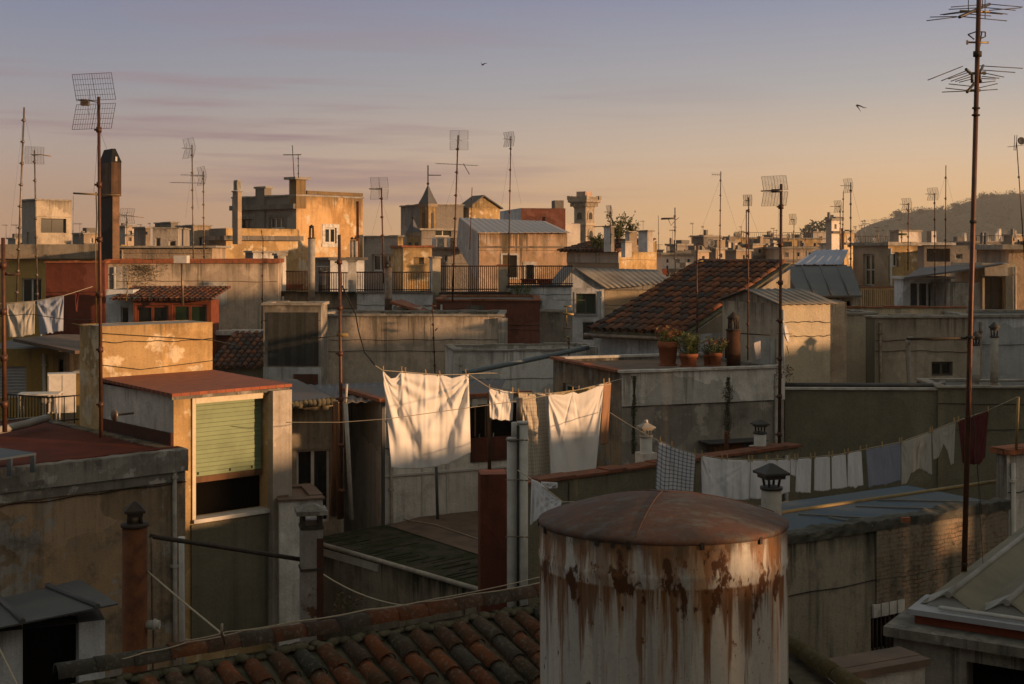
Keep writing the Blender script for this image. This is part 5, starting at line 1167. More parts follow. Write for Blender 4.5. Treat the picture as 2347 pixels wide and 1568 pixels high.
line('clothes_line','pale clothes line that carries the sheets','clothes line',[P(860,838,22.5),P(877,849,22.55),P(1008,859,23.0),P(1074,858,23.2),P(1122,889,23.3),P(1180,900,23.4),P(1255,902,23.55),P(1310,897,23.75),P(1384,879,24.1),P(1426,868,25.6)],.007,m_rope)
line('clothes_line','thin rear clothes line between the sheet and the wall','clothes line',[P(1072,857,23.2),P(1117,855,24.5),P(1160,856,26)],.006,m_rope)
line('cable','heavy black cable sagging from the tall mast to the sheet line','cable',[P(784,655,23.6),P(815,720,23.3),P(822,760,23.2),P(836,808,23.0),P(860,838,22.6)],.013,m_cable,0,None,None,4)
line('clothes_line','lower clothes line that casts a shadow, before the panelled shed','clothes line',[P(655,968,21.0),P(780,968,21.0),P(890,960,21.0),P(1180,920,21.4),P(1400,880,22.0)],.006,m_rope)
line('clothes_line','line sloping down to the plaid cloth','clothes line',[P(1396,944,23.9),P(1508,1010,21.4)],.007,m_rope,.02)
# small bunch by the tank
cloth('underwear_bunch','bunch of small white clothes on a short line beside the tank','clothes',[(1218,1098),(1235,1105),(1255,1125),(1288,1150)],[(1215,1205),(1232,1190),(1250,1185),(1284,1165)],15.8,15.4,c_white2,.12,6,13,40,30,'laundry on the washing lines',None,None,0,.3)
cloth('striped_cloth','small striped white cloth behind the bunch near the tank','cloth',[(1240,1104),(1277,1106)],[(1240,1124),(1278,1118)],16.2,16.2,c_white2,0.051,5,14,24,8,'laundry on the washing lines')
line('clothes_line','short line with small clothes running from the white flues','clothes line',[P(1187,1078,17.7),P(1216,1097,15.9),P(1250,1120,15.6),P(1290,1151,15.4),P(1330,1150,15.2)],.007,m_rope)
# right line
RL=[(1508,1009),(1560,1030),(1605,1043),(1650,1050),(1720,1054),(1800,1052),(1860,1048),(1920,1042),(1980,1030),(2065,1013),(2130,990),(2190,966),(2266,940)]
RD=lambda u:21.3+(u-1508)/758*1.6
def RLv(u):
    for (a,b_),(c,d2) in zip(RL,RL[1:]):
        if a<=u<=c: return b_+(d2-b_)*(u-a)/(c-a)
    return RL[-1][1]
line('clothes_line','long sagging clothes line across the olive wall','clothes line',[P(u,v,RD(u)) for u,v in RL]+[P(2332,910,19.2)],.007,m_rope,0,None,None,3)
def hang(nm,label,cat,u0,u1,bot,mat,amp,nf,seed,pegs=(),n=30,what=None):
    tp=[(u0+(u1-u0)*i/6,RLv(u0+(u1-u0)*i/6)+(1.2 if i in(0,6) else 2.2)) for i in range(7)]
    o=cloth(nm,label,cat,tp,bot,RD(u0),RD(u1),mat,amp,nf,seed,n,30,'laundry on the washing lines',None,None,0,.22)
    for u in pegs: peg(u,RLv(u)-3,RD(u)-.01,what or label.split(',')[0])
    return o
hang('tea_cloth','blue and white plaid cloth, leftmost on the long line','cloth',1508,1594,[(1502,1122),(1520,1132),(1550,1133),(1588,1136)],c_plaid,0.102,2.5,21,(1513,1540,1592),50,'the plaid cloth')
hang('curtain','widest white curtain on the long line, behind the tank lid','curtain',1607,1719,[(1609,1140),(1660,1146),(1718,1147)],c_white2,0.102,7,22,(1609,1655,1667,1716),70,'the widest white curtain')
hang('towel','white towel partly hidden behind the grey hooded flue','towel',1720,1811,[(1719,1143),(1760,1146),(1810,1128)],c_white2,0.085,5,23,(1724,1757,1782,1809),40,'the towel behind the hooded flue')
hang('sock','narrow ribbon like white garment between two towels','garment',1812,1825,[(1812,1088),(1824,1092)],c_white2,0.051,1,24,(1822,),10,'the narrow white garment')
hang('hand_towel','first small white towel after the narrow garment, a bit wider at its hem','towel',1826,1860,[(1823,1128),(1840,1131),(1858,1129)],c_white2,0.0595,2,25,(1828,1858),24,'the first small towel')
hang('hand_towel','second small white towel, with the straightest hem','towel',1867,1902,[(1866,1125),(1885,1127),(1903,1123)],c_white2,0.051,2,26,(1868,1900),24,'the second small towel')
hang('hand_towel','third small white towel, slightly narrower at the top','towel',1906,1938,[(1907,1121),(1925,1121),(1942,1117)],c_white2,0.051,2,27,(1908,1936),24,'the third small towel')
hang('hand_towel','fourth small white towel, next to the blue cloth','towel',1943,1974,[(1943,1116),(1960,1118),(1979,1112)],c_white2,0.0595,2,28,(1944,1972),24,'the fourth small towel')
hang('blue_cloth','greyish blue cloth in the middle of the long line','cloth',1985,2064,[(1991,1119),(2000,1114),(2030,1112),(2064,1102)],c_blue,0.085,3,29,(1986,2022,2062),44,'the greyish blue cloth')
hang('undershirt','cream long sleeved undershirt with a ragged hem','garment',2066,2134,[(2066,1112),(2078,1110),(2088,1086),(2106,1075),(2120,1080),(2136,1090)],c_cream,0.102,4,31,(2067,2132),44,'the cream undershirt')
hang('long_johns','cream pair of long johns, legs apart, before the dark gap','garment',2136,2190,[(2139,1055),(2152,1048),(2163,1016),(2172,1035),(2180,1068),(2186,1062)],c_cream,0.085,3,32,(2137,2187),36,'the cream long johns')
hang('blanket','dark red blanket at the right end of the long line','blanket',2196,2266,[(2206,1060),(2220,1065),(2245,1064),(2258,1048)],c_red,0.153,3,33,(2197,2265),44,'the dark red blanket')
# left laundry
line('clothes_line','clothes line with two shirts in front of the dark red wall','clothes line',[P(-10,697,28.5),P(80,690,28.5),P(148,677,28.5),P(212,657,28.8)],.008,m_rope)
cloth('undershirt','greyish white shirt, the left one on the line by the dark red wall','shirt',[(15,697),(50,692),(80,690)],[(20,774),(50,772),(79,765)],28.5,28.5,c_cream,0.102,3,41,36,30,'laundry by the dark red wall')
cloth('undershirt','bluish shirt with a yellow collar, next to the greyish shirt','shirt',[(84,691),(115,684),(146,678)],[(93,770),(100,766),(145,758)],28.5,28.5,c_pblue,0.102,3,42,36,30,'laundry by the dark red wall')
cloth('stocking','thin dark stocking like cloth hanging on the dark red wall','cloth',[(172,671),(181,669)],[(174,712),(177,716)],28.7,28.7,c_red,0.085,1,43,8,14,'laundry by the dark red wall')
line('cable','thin black cable crossing in front of the two shirts','cable',[P(0,725,20),P(70,720,20.1),P(140,731,20.2),P(222,735,20.2)],.006,m_cable)
# ================================================================ BACKGROUND
def quick(label,u,v,d,a,ur,ul=None,dep=None,mat=None,matL=None,wins=(),cop=None,name='house',cat='house',roof=None,vb=None,group=None):
    b=Bld(name,label,cat,u,v,d,a,ur=ur,ul=ul,dep=dep,vb=vb,group=group)
    for w in wins:
        f,r=w[0],w[1]; kw=w[2] if len(w)>2 else {}
        b.op(f,r,**{**dict(kind='window',dp=.18,fw=.07,nv=1),**kw})
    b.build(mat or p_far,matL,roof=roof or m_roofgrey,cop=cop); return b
# big sunlit house
bh=Bld('sunlit_house','tall flaking yellow house, its right wall glowing in the sun','house',679,449,95,50,ur=832,ul=532)
bh.op('R',(745,522,771,558),'window',.15,m_frame,m_glass,1,0,.12,(.28,m_whitecop))
bh.op('L',(553,502,579,524),'window',.2,m_dframe,m_glass,1,0,.1,(.18,p_farg)); bh.op('L',(618,498,653,524),'window',.2,m_frame,m_glass,2,0,.1,(.18,p_farg))
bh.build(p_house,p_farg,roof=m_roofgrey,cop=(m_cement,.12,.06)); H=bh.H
bh.box('parapet','R',(704,440,832,448),-.3,.0,p_house)
zc=bh.hit('L',610,475)[1]; m=MB(); m.box(-.28,-.003,0,bh.dep,H+zc-.18,H+zc+.18); m.build('cornice',p_farg,bh.root)
m=MB(); x=bh.hit('R',700,430)[0]; y=bh.hit('L',664,430)[0]; z=bh.hit('R',690,412)[1]; m.box(-.05,x,-.06,y,H-.9,H+z); m.build('chimney_block',p_house,bh.root)
m=MB(); m.box(-.35,x+.25,-.3,y+.25,H+z,H+z+.18); m.build('chimney_cap',m_cement,bh.root)
yc=bh.hit('L',598,450)[0]; m=MB(); m.box(-.12,.55,yc-.55,yc+.5,H-4.5,H+.65); m.build('chimney_block',p_farg,bh.root); m=MB(); m.box(-.2,.65,yc-.65,yc+.6,H+.65,H+.8); m.build('chimney_cap',m_cement,bh.root)
m=MB(); x=bh.hit('R',819,500)[0]; m.tube([(x,-.08,H-.2),(x,-.08,H-5.2)],.09,8); m.build('drain_pipe',m_rust,bh.root)
# annex of it
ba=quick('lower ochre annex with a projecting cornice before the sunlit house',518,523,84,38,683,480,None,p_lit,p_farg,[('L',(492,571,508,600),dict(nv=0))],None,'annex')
z=ba.hit('R',600,546)[1]; m=MB(); m.box(-.3,ba.w+.2,-.4,-.003,ba.H+z-.15,ba.H+z+.15); m.box(-.4,-.003,-.003,ba.dep,ba.H+z-.15,ba.H+z+.15); m.build('cornice',p_farg,ba.root)
q=Bld('tall_chimney','tall square chimney with a posted cap beside the sunlit house','chimney',545,440,80,45,ur=554,ul=533,vb=560); q.build(p_far,p_farg,roof=m_cement,cop=(m_cement,.08,.05)); H=q.H
for sx in (.28,.72):
    for sy in (.28,.72): m=MB(); m.box(q.w*sx-.07,q.w*sx+.07,q.dep*sy-.07,q.dep*sy+.07,H+.12,H+.65); m.build('post',m_cement,q.root)
m=MB(); m.box(q.w*.12,q.w*.88,q.dep*.12,q.dep*.88,H+.65,H+.73); m.build('cap',m_cement,q.root)
# huts in front
quick('small white hut with one window below the ochre annex',580,579,62,28,656,562,None,p_white,p_farg,[('R',(598,592,613,608),dict(nv=0))],(m_cement,.08,.08),'hut','hut')
q=Bld('gate_post','pale square post right of the small white hut','post',637,586,52,30,ur=656,ul=627); q.build(p_white,p_farg,cop=(m_cement,.08,.05))
quick('low white hut with a grey roof slab behind the railings',757,596,66,26,835,722,None,p_bluew,p_farg,(),(m_roofgrey,.12,.15),'hut','hut')
q=Bld('gate_post','white square post between the first two railings','post',798,600,50.5,8,ur=817,dep=.3); q.build(p_white,cop=(m_cement,.06,.04))
q=Bld('gate_post','white square post with little pipes, right of the second railing','post',991,592,50.3,20,ur=1010,ul=984); q.build(p_cream,p_bluew,cop=(m_cement,.06,.04))
q=Bld('railing_pier','brown plastered pier between the two long railings','pier',1142,610,50.6,0,ur=1166,dep=.4); q.build(p_beige,cop=(m_coping,.06,.05))
flue('tall round beige flue with a crown of prongs before the sunlit house',714,515,520,546,700,16,12,48.5,m_fibre,m_rustcap,6,sides=0)
flue('dark capped brown flue pipe rising in front of the white wall',890,597,603,612,722,17,15,44.0,m_galv,m_rustcap,4,sides=0)
for u,lab in ((807,'left of two dark capped flues at the sunlit house'),(815.5,'right of two dark capped flues at the sunlit house')):
    flue(lab,u,543,547,552,600,9,9,80,m_fibre,m_rustcap,4,sides=0)
flue('short dark green flue with a flat hood on the railing terrace',895/4+515.7+0,609,612,622,668,20,32,56,m_slate,m_slate,4)
# terrace walls and railings
quick('white terrace wall under the second railing',818,672,49.5,0,991,None,1.0,p_bluew,None,(),(m_cement,.05,.05),'terrace_wall','wall')
quick('beige terrace wall under the dense third railing',1009,674,49.7,0,1166,None,1.0,p_cream,None,(),(m_iron,.06,.05),'terrace_wall','wall')
quick('cluttered white terrace wall with plants under the right railing',1164,658,50.2,0,1310,None,1.0,p_bluew,None,[('R',(1230,690,1243,720),dict(kind='door',nv=0,glass=m_void))],(m_slate,.06,.05),'terrace_wall','wall')
def rl(lab,u0,u1,vt,vb_,d,nb): railing(lab,[P(u0,vb_,d),P(u1,vb_,d)],(vb_-vt)*d/F,nb,m_iron,r=.017)
rl('rusty iron railing with pots behind it, leftmost on the terrace',655,706,622,668,50,15); rl('iron railing left of the white post',731,797,625,668,50,17)
rl('long iron railing above the white terrace wall',817,988,624,669,49.4,44); rl('dense iron railing with a bottom beam, left of the brown pier',1010,1141,610,668,49.6,28); rl('iron railing right of the brown pier, before two doors',1166,1313,610,655,50.1,32)
for k,(u,v,lab) in enumerate(((676,664,'orange red planter box behind the leftmost railing'),(1212,652,'left red planter box behind the right railing'),(1248,652,'right red planter box behind the right railing'))):
    m=MB(); m.box(-.3,.3,-.12,.12,0,.2); m.box(-.33,.33,-.15,.15,.17,.22); tag(m.build('planter',m_redstrip,None,P(u,v,51.5)),lab,'planter')
r=random.Random(31); m=MB(); leaves(m,Vector((0,0,0)),.5,260,.11,r,.5); tag(m.build('terrace_plant',m_leaf,None,P(1194,668,49.9)),'low green plant on the wall under the right railing','plant')
b=Bld('brown_brick_house','flat red brown wall house below the terrace, crossed by cables','house',1000,690,44.5,0,ur=1237,dep=4); b.build(p_redbrown,roof=m_roofgrey,cop=(m_coping,.06,.05)); b.box('grey_panel','R',(1070,700,1110,742),.003,.03,p_grey)
b=Bld('grey_ruin_wall','grey patched wall between the red brown house and the gable house','wall',1236,716,46,0,ur=1312,dep=1); b.build(p_grey,cop=(m_cement,.05,.03))
b=Bld('shack','small white shack with a sloping tiled roof behind the parapet block','shack',900,704,43.5,0,ur=962,dep=2); b.op('R',(928,705,950,725),'window',.1); b.build(p_white,top=False); inv=b.loc
m=MB(); m.slab([inv(P(893,690,43)),inv(P(905,694,43)),inv(P(1000,722,42.7)),inv(P(1000,716,45)),inv(P(920,686,45))],.08); m.build('lean_roof',m_coping,b.root)
# mid houses left of centre
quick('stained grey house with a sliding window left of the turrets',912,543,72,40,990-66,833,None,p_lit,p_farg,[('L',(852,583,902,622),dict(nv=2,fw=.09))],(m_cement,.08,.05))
quick('low sunlit ochre wall house before the twin turrets',924,567,70,18,990,None,3,p_lit,None,[('R',(948,590,972,606),dict(kind='opening',glass=p_lit))],(m_coping,.1,.1))
th2=quick('house with a long balcony hung with cloths below the large turret',966,528,98,32,1100,958,None,p_farg,p_far,[('R',(998,526,1034,542),dict(nv=1))],(m_cement,.15,.3))
quick('upper storey house with a grey render and gable beside the large turret',966,470,104,24,1062,None,5,p_farg,None,(),(m_cement,.1,.1))
gb=Bld('gable_house','ochre gabled house end behind the metal roofed house','house',1075,476,106,30,ur=1146,ul=1050); gb.build(p_lit,p_farg,top=False); H=gb.H
m=MB(); m.face([(0,0,H),(gb.w,0,H),(gb.w*.45,0,H+1.0)]); m.build('gable',p_lit,gb.root); m=MB(); m.slab([(-.2,-.2,H+.02),(gb.w*.45,-.2,H+1.05),(gb.w*.45,gb.dep,H+1.05),(-.2,gb.dep,H+.02)],.1); m.slab([(gb.w*.45,-.2,H+1.05),(gb.w+.2,-.2,H+.02),(gb.w+.2,gb.dep,H+.02),(gb.w*.45,gb.dep,H+1.05)],.1); m.build('gable_roof',m_roofgrey,gb.root)
def turret(lab,u,vspire,vtop,veave,vb_,wd,d,finial):
    px=d/F; B=P(u,vb_,d); Z=lambda v:P(u,v,d).z-B.z; s=wd*px/2/1.38; root=empty('turret',B,rad(50),lab,'turret')
    m=MB(); m.box(-s*.86,s*.86,-s*.86,s*.86,0,Z(veave)-.25); m.build('shaft',p_lit,root); m=MB(); m.box(-s,s,-s,s,Z(veave)-.25,Z(veave)); m.build('cornice',p_far,root)
    m=MB(); m.lathe([(s*1.38,Z(veave)+.01),(s*.75,Z(veave)+(Z(vtop)-Z(veave))*.42),(.03,Z(vtop))],4,ph=math.pi/4,smooth=False); m.build('spire',m_pyr,root)
    m=MB(); m.lathe([(.02,0),(.12,.15),(.02,.3)],8,(0,0,Z(vtop)-.05)); m.tube([(0,0,Z(vtop)),(0,0,Z(vspire))],.05,6)
    if finial: m.tube([(0,0,Z(vspire)*.5+Z(vtop)*.5),(.75,-.65,Z(vspire)*.5+Z(vtop)*.5)],.04,6)
    m.build('finial',m_rustcap,root)
    for k,(x,y) in enumerate(((0,-s*.87),(-s*.87,0))):
        m=MB(); e=.14 
        if k==0: m.box(-e,e,y-.02,y+.02,Z(veave)-1.9,Z(veave)-.7)
        else: m.box(x-.02,x+.02,-e,e,Z(veave)-1.9,Z(veave)-.7)
        m.build('slit_window',m_farwin,root)
m_farwin=simple('dusky pane',(.05,.045,.04),.3,0,.2,3)
turret('larger pyramid roofed turret with a weather vane',981,379,424,467,545,44,100,True); turret('smaller pyramid roofed turret in front of the larger one',947,494,502,533,570,33,92,False)
# balcony cloths
for i,(u0,u1,mt,lab) in enumerate(((990,1000,c_white2,'white cloth at the left of the far balcony'),(1002,1018,c_cream,'cream printed towel on the far balcony'),(1024,1032,c_white2,'spotted pale cloth on the far balcony'),(1032,1044,c_gold,'olive mustard cloth on the far balcony'),(1046,1066,c_white2,'widest white cloth on the far balcony'))):
    cloth('balcony_cloth',lab,'cloth',[(u0,545),(u1,545)],[(u0,566),(u1,567)],91,91,mt,.15,2,50+i,10,8,'cloths on the far balcony')
quick('long balcony slab house front that carries the hanging cloths',985,570,92,4,1095,None,3,p_farg,None,[('R',(1018,585,1026,600),dict(nv=0))],(m_cement,.12,.2))
# metal roofed house
mh=Bld('metal_roof_house','peeling pink house with a low ribbed metal roof behind the railing','house',1098,535,80,6,ur=1300,dep=9)
mh.op('R',(1152,585,1185,636),'door',.25,m_dframe,m_ochreglass,1,0,.08,(.12,m_whitecop)); mh.op('R',(1206,607,1223,650),'door',.25,m_dframe,m_glass,0,0,.08,(.18,m_whitecop))
mh.build(plaster('peeling pink render',(.60,.40,.26),(.48,.31,.19),(.11,.09,.055),.5,(.66,.50,.38),.9,1.4,.6),top=False); inv=mh.loc; H=mh.H
r1,r2=P(1052,499,90),P(1250,507,90)
corr(mh.world(-.1,-.3,H+.05),mh.world(mh.w+.15,-.3,H+.05),r2,r1,14,.05,m_zincp,mh.root,inv,'metal_roof',.03,6,True)
m=MB(); m.face([inv(p) for p in (mh.world(-.05,0,H-3),mh.world(-.05,0,H),r1,P(1046,560,90))]); m.build('side_gable',p_bluew,mh.root)
m=MB(); m.face([inv(p) for p in (mh.world(mh.w,0,H-3),mh.world(mh.w,0,H),r2,P(1250,560,90))]); m.build('side_gable',p_pale,mh.root)
z=mh.hit('R',1200,566)[1]; m=MB(); m.box(0,mh.w,-.06,-.003,H+z-.05,H+z+.05); m.build('string_course',p_pale,mh.root)
# red-brown block and tower
b=Bld('red_brown_block','flat topped red brown block with a pale left wall, left of the tower','house',1194,477,120,12,ur=1296,ul=1142); b.op('R',(1240,497,1250,520),'window',.2,m_wood,m_wood,0,0,.1); b.build(p_redbrown,p_bluew,roof=m_roofgrey); H=b.H
m=MB(); m.box(b.w*.78,b.w*.98,.3,1.6,H,H+.75); m.build('chimney_block',p_farg,b.root)
def tower():
    d=185; u=1339; px=d/F; B=P(u,620,d); Z=lambda v:P(u,v,d).z-B.z; root=empty('tower',B,rad(50),'ornate pale tower with a flared crown and arched windows','tower')
    s=50*px/2/1.41; m_t=plaster('tower stone',(.56,.46,.35),(.47,.38,.28),(.16,.13,.10),.3,None,.3,.6,.4)
    m=MB(); m.box(-s,s,-s,s,0,Z(517)); m.build('lower_shaft',m_t,root); m=MB(); m.box(-s*1.18,s*1.18,-s*1.18,s*1.18,Z(517),Z(512)); m.build('cornice',m_t,root)
    s2=s*.93; m=MB(); m.box(-s2,s2,-s2,s2,Z(512),Z(476)); m.build('upper_shaft',m_t,root)
    h=78*px/2/1.41; m=MB(); prof=[(s2*1.02,Z(478)),(s2*1.1,Z(474)),(h*.8,Z(466.5)),(h*.98,Z(463.5)),(h*.98,Z(461))]; m.lathe([(a*1.414,z) for a,z in prof],4,ph=math.pi/4,smooth=False); m.build('flared_crown',m_t,root)
    m=MB(); m.box(-h*.98,h*.98,-h*.98,h*.98,Z(461),Z(458)); m.build('crown_slab',m_t,root)
    for sx in (-1,1):
        for sy in (-1,1): m=MB(); m.box(sx*h*.86-.28,sx*h*.86+.28,sy*h*.86-.28,sy*h*.86+.28,Z(458),Z(449.5)); m.build('corner_pier',m_t,root)
    for k in range(4):
        m=MB(); M=Matrix.Rotation(k*math.pi/2,4,'Z')
        for i in range(9): m.box(-h*.7+h*1.4*i/9,-h*.7+h*1.4*i/9+.16,-h*.9,-h*.84,Z(458),Z(452.3),M)
        m.box(-h*.72,h*.72,-h*.92,-h*.82,Z(452.3),Z(450.8),M); m.build('balustrade',m_t,root)
        m=MB()
        for i in range(9): m.box(-s2*1.25+s2*2.5*i/8-.09,-s2*1.25+s2*2.5*i/8+.09,-s2*1.45,-s2*.98,Z(474),Z(467),M)
        m.build('corbel',m_t,root)
        for (w0,zt,zb_,ss) in ((.42,487,503,s2),(.40,529,550,s)):
            pts=[]; w=w0; 
            def arch(w,zt,zb_,y):
                p=[(-w,Z(zb_)),(w,Z(zb_))]+[(w*math.cos(math.pi*t/8),Z(zt)-w+w*math.sin(math.pi*t/8)) for t in range(9)]; return p
            m=MB(); m.prism(arch(w*1.5,zt-5,zb_+1,0),-ss-.10,-ss-.003,M); fr=m.build('window',m_t,root)
            m=MB(); m.prism(arch(w,zt,zb_,0),-ss-.13,-ss-.105,M); m.build('pane',m_farwin,fr)
    c=36*px/2/1.41; m=MB(); m.box(-c,c,-c,c,Z(458),Z(439.5)); m.build('cabin',plaster('rosy render',(.62,.42,.34),None,(.2,.15,.1),.2,None,.2,.4),root)
tower()
quick('wide low white wing at the foot of the tower',1262,512,150,30,1330,None,6,p_farw,None,())
# roof garden house
gd=Bld('roof_garden_house','house with a low tiled roof, plants and chimneys right of the tower','house',1419,577,70,42,ur=1505,ul=1300); gd.build(p_lit,p_far,top=False); inv=gd.loc; H=gd.H
rg=[gd.world(-.3,-.3,H+.02),gd.world(-.3,gd.dep+.3,H+.02)]; rise=.62
upv=(gd.X+Vector((0,0,.20))).normalized(); tiles(gd.world(-.4,gd.dep+.3,H+.02),-gd.Y,upv,gd.dep+.5,gd.w+.3,.33,.55,.13,m_tile2,gd.root,inv,33,'tile_slope')
m=MB(); m.face([(0,-.01,H-.01),(gd.w,-.01,H-.01),(gd.w,-.01,H+gd.w*.2)]); m.build('gable',p_lit,gd.root)
m=MB(); m.box(-.05,-.003,0,gd.dep,H-.6,H-.05); m.build('white_fascia',p_farw,gd.root)
r=random.Random(44)
for u,v,R_,h,lab in ((1375,560,.75,.8,'low leafy shrub on the garden roof near the tower'),(1418,545,.9,1.5,'tall wispy shrub on the garden roof, before the two pale chimneys'),(1445,548,.55,1.2,'thin shrub between the pale chimneys on the garden roof')):
    d=71; B=P(u,v+14,d); root=empty('roof_shrub',B,0,lab,'shrub','shrubs of the roof garden'); ms=MB(); m=MB()
    for i in range(34):
        a=r.uniform(0,6.28); tip=Vector((math.cos(a)*R_*r.random(),math.sin(a)*R_*r.random(),h*r.uniform(.5,1.1))); ms.tube([(0,0,0),tip*.5+Vector((0,0,.1)),tip],.015,4)
        for _ in range(16): leaves(m,tip*r.uniform(.35,1.05),.10,1,.17,r)
    ms.build('stem',m_dry,root); m.build('foliage',m_leaf,root)
for (u,ur,ul,v,vb_,d,mt,lab) in ((1402,1408,1384,521,565,69,p_farg,'tall grey chimney in the roof garden by the thin antenna'),(1444,1460,1433,533,562,68,p_far,'squat chimney with a slab top on the garden roof'),(1487,1497,1463,531,566,67,p_farw,'broad white chimney at the right of the garden roof'),(1436,1448,1424,556,578,66,p_farw,'low white chimney before the broad white one')):
    q=Bld('chimney',lab,'chimney',u-3,v,d,42,ur=ur,ul=ul,vb=vb_+12); q.build(mt,p_bluew,cop=(m_cement,.08,.06))
# gable house in front
gh=Bld('gable_house','pale gable fronted house with a ribbed sheet roof and dark window','house',1283,660,52,2,ur=1385,dep=6)
gh.op('R',(1320,673,1366,720),'window',.2,m_dframe,m_gglass,1,0,.05,(.06,p_bluew)); gh.op('R',(1334,737,1363,782),'window',.15,m_frame,m_glass,0,0,.05); gh.op('R',(1293,700,1305,712),'opening',.1)
gh.build(p_bluew,top=False); inv=gh.loc; H=gh.H; zap=gh.hit('R',1316,615)[1]; xap=gh.w*.33
m=MB(); m.face([(0,0,H),(gh.w,0,H),(xap,0,H+zap)]); m.build('gable',p_bluew,gh.root)
rb=P(1548,648,52.5); 
corr(gh.world(gh.w+.05,-.15,H-.02),rb,P(1505,618,56.5),gh.world(xap,-.15,H+zap+.03),13,.025,m_zinc,gh.root,inv,'sheet_roof',.02)
m=MB(); m.slab([inv(gh.world(-.1,-.15,H)),inv(gh.world(xap,-.15,H+zap+.03)),inv(gh.world(xap,5.8,H+zap+.03)),inv(gh.world(-.1,5.8,H))],.04); m.build('sheet_roof',m_zinc,gh.root)
gs=Bld('gable_wing','long beige side wing under the ribbed sheet roof','house',1386,653,53.2,-1,ur=1545,dep=4); gs.build(p_cream,top=False)
z=gs.hit('R',1450,664)[1]; m=MB(); m.box(0,gs.w,-.10,-.003,gs.H+z,gs.H-.02); m.build('fascia',p_white,gs.root)
# small antennas stuck before the gable house
antenna('yellow stub aerial with two cross arms before the gable house',(1298,702),(1299,752),38,[('rod',[(1292,702),(1310,702)],2,m_wire2),('rod',[(1290,718),(1315,721)],3,m_wire2),('yagi',1266,688,1340,688,14,2.5,'v'),('rod',[(1290,751),(1310,752)],2,m_galv)],2.6,m_wire2,collars=0)
antenna('short thin stick with a knob before the gable house',(1304,772),(1304,823),34,[('rod',[(1300,775),(1304,771)],3,m_wire2)],3,m_rustpole,collars=2,name='pole',cat='pole')
# dark sheet roof, right
dr_=Bld('dark_roof_house','house with a steep dark sheet roof right of the mottled tiles','house',1830,678,37,-4,ur=1968,dep=2.6); dr_.op('R',(1884,690,1930,712),'opening',.2); dr_.op('R',(1934,690,1950,712),'opening',.2); dr_.build(p_beige,top=False); inv=dr_.loc
m=MB(); m.slab([inv(P(1832,678,36.4)),inv(P(1975,677,36.2)),inv(P(1952,610,39.5)),inv(P(1797,611,40))],.05); m.build('sheet_roof',m_slate,dr_.root)
m=MB()
for a,b2 in (((1865,677,36.35),(1838,611,39.9)),((1905,677,36.3),(1880,611,39.8)),((1945,677,36.25),(1920,611,39.6))): m.tube([inv(P(*a))+Vector((0,0,.03)),inv(P(*b2))+Vector((0,0,.03))],.02,6)
m.build('sheet_seam',m_slate,dr_.root)
m=MB(); m.face([inv(p) for p in (P(1832,678,36.5),P(1797,611,40.1),P(1800,690,40.1))]); m.build('side_wall',p_olive,dr_.root)
# house with glazed doors
h1=quick('ochre stone house with a tall green glazed door, right of the dark roof',2036,563,58,26,2103,1955,None,p_lit,p_far,[('L',(1978,582,2004,655),dict(kind='door',glass=m_gglass,nh=1)),('R',(2042,578,2060,612),dict(nv=1))],(m_cement,.16,.12))
h2=quick('grey green ribbed wall house below the glazed door',1972,660,48,0,2072,None,.6,p_olive,None,(),(m_iron,.06,.05))
m=MB()
for i in range(22): m.box(h2.w*i/22,h2.w*i/22+.04,-.05,-.003,h2.H-2.5,h2.H-.05)
m.build('ribs',p_olive,h2.root)
h3=quick('house with white sliding windows under a rusty lean to roof',2070,640,45,3,2180,None,.9,p_bluew,None,[('R',(2086,646,2150,708),dict(kind='sliding_window',nv=2,fw=.06,glass=m_glass))],(m_frame,.08,.1)); inv=h3.loc
h4=quick('grey stained wall with sunlit side right of the sliding windows',2172,648,44,10,2245,None,1.2,p_grey,None,())
q=Bld('sunlit_window_house','pale house end with a deep window lit by the sun at the right edge','house',2252,604,47,-6,ur=2330,dep=5); q.op('R',(2257,634,2305,712),'window',.5,m_dframe,m_ochreglass,1,1,.05); q.build(p_cream,roof=m_roofgrey); iq=q.loc
m=MB(); m.slab([iq(P(2072,636,43.6)),iq(P(2180,622,44)),iq(P(2308,602,46)),iq(P(2308,600,50)),iq(P(2110,613,52))],.06); m.build('lean_to_roof',m_corr,q.root)
q.box('lintel_panel','R',(2253,610,2306,632),.0,.25,p_white)
quick('tall plain grey wall house with a stepped roof slab at the right edge',2312,572,52,-8,2400,None,6,p_far,None,(),(m_cement,.2,.3))
flue('pair like short dark flues on a beige block near the hill',2250,532,536,540,572,7,7,75,m_slate,m_slate,3,sides=0); flue('second short dark flue beside its twin near the hill',2258,532,536,540,572,7,7,75,m_slate,m_slate,3,sides=0)
q=Bld('chimney_block','beige chimney block that carries two dark flues','chimney',2262,564,73,30,ur=2274,ul=2241); q.build(p_far,p_farg,cop=(m_cement,.1,.1))
h5=quick('bright white recessed balcony room glowing in the sun',2118,562,62,-4,2182,None,1.6,p_farg,None,[('R',(2124,570,2178,600),dict(kind='balcony_recess',dp=.9,frame=p_white,glass=p_white,nv=0))],(m_whitecop,.12,.15))
quick('pale roof cabin with a tall side pier left of the bright balcony room',2060,531,75,20,2112,2040,None,p_farw,p_farg,(),(m_cement,.1,.05)); quick('narrow white chimney like cabin before the hill',2135,530,78,35,2146,2124,None,p_farw,p_farg,(),None,'chimney','chimney')
quick('long low grey blue block beyond the bright balcony room',2178,563,85,0,2260,None,4,p_farg,None,[('R',(2190,582,2206,594),dict(nv=0))])
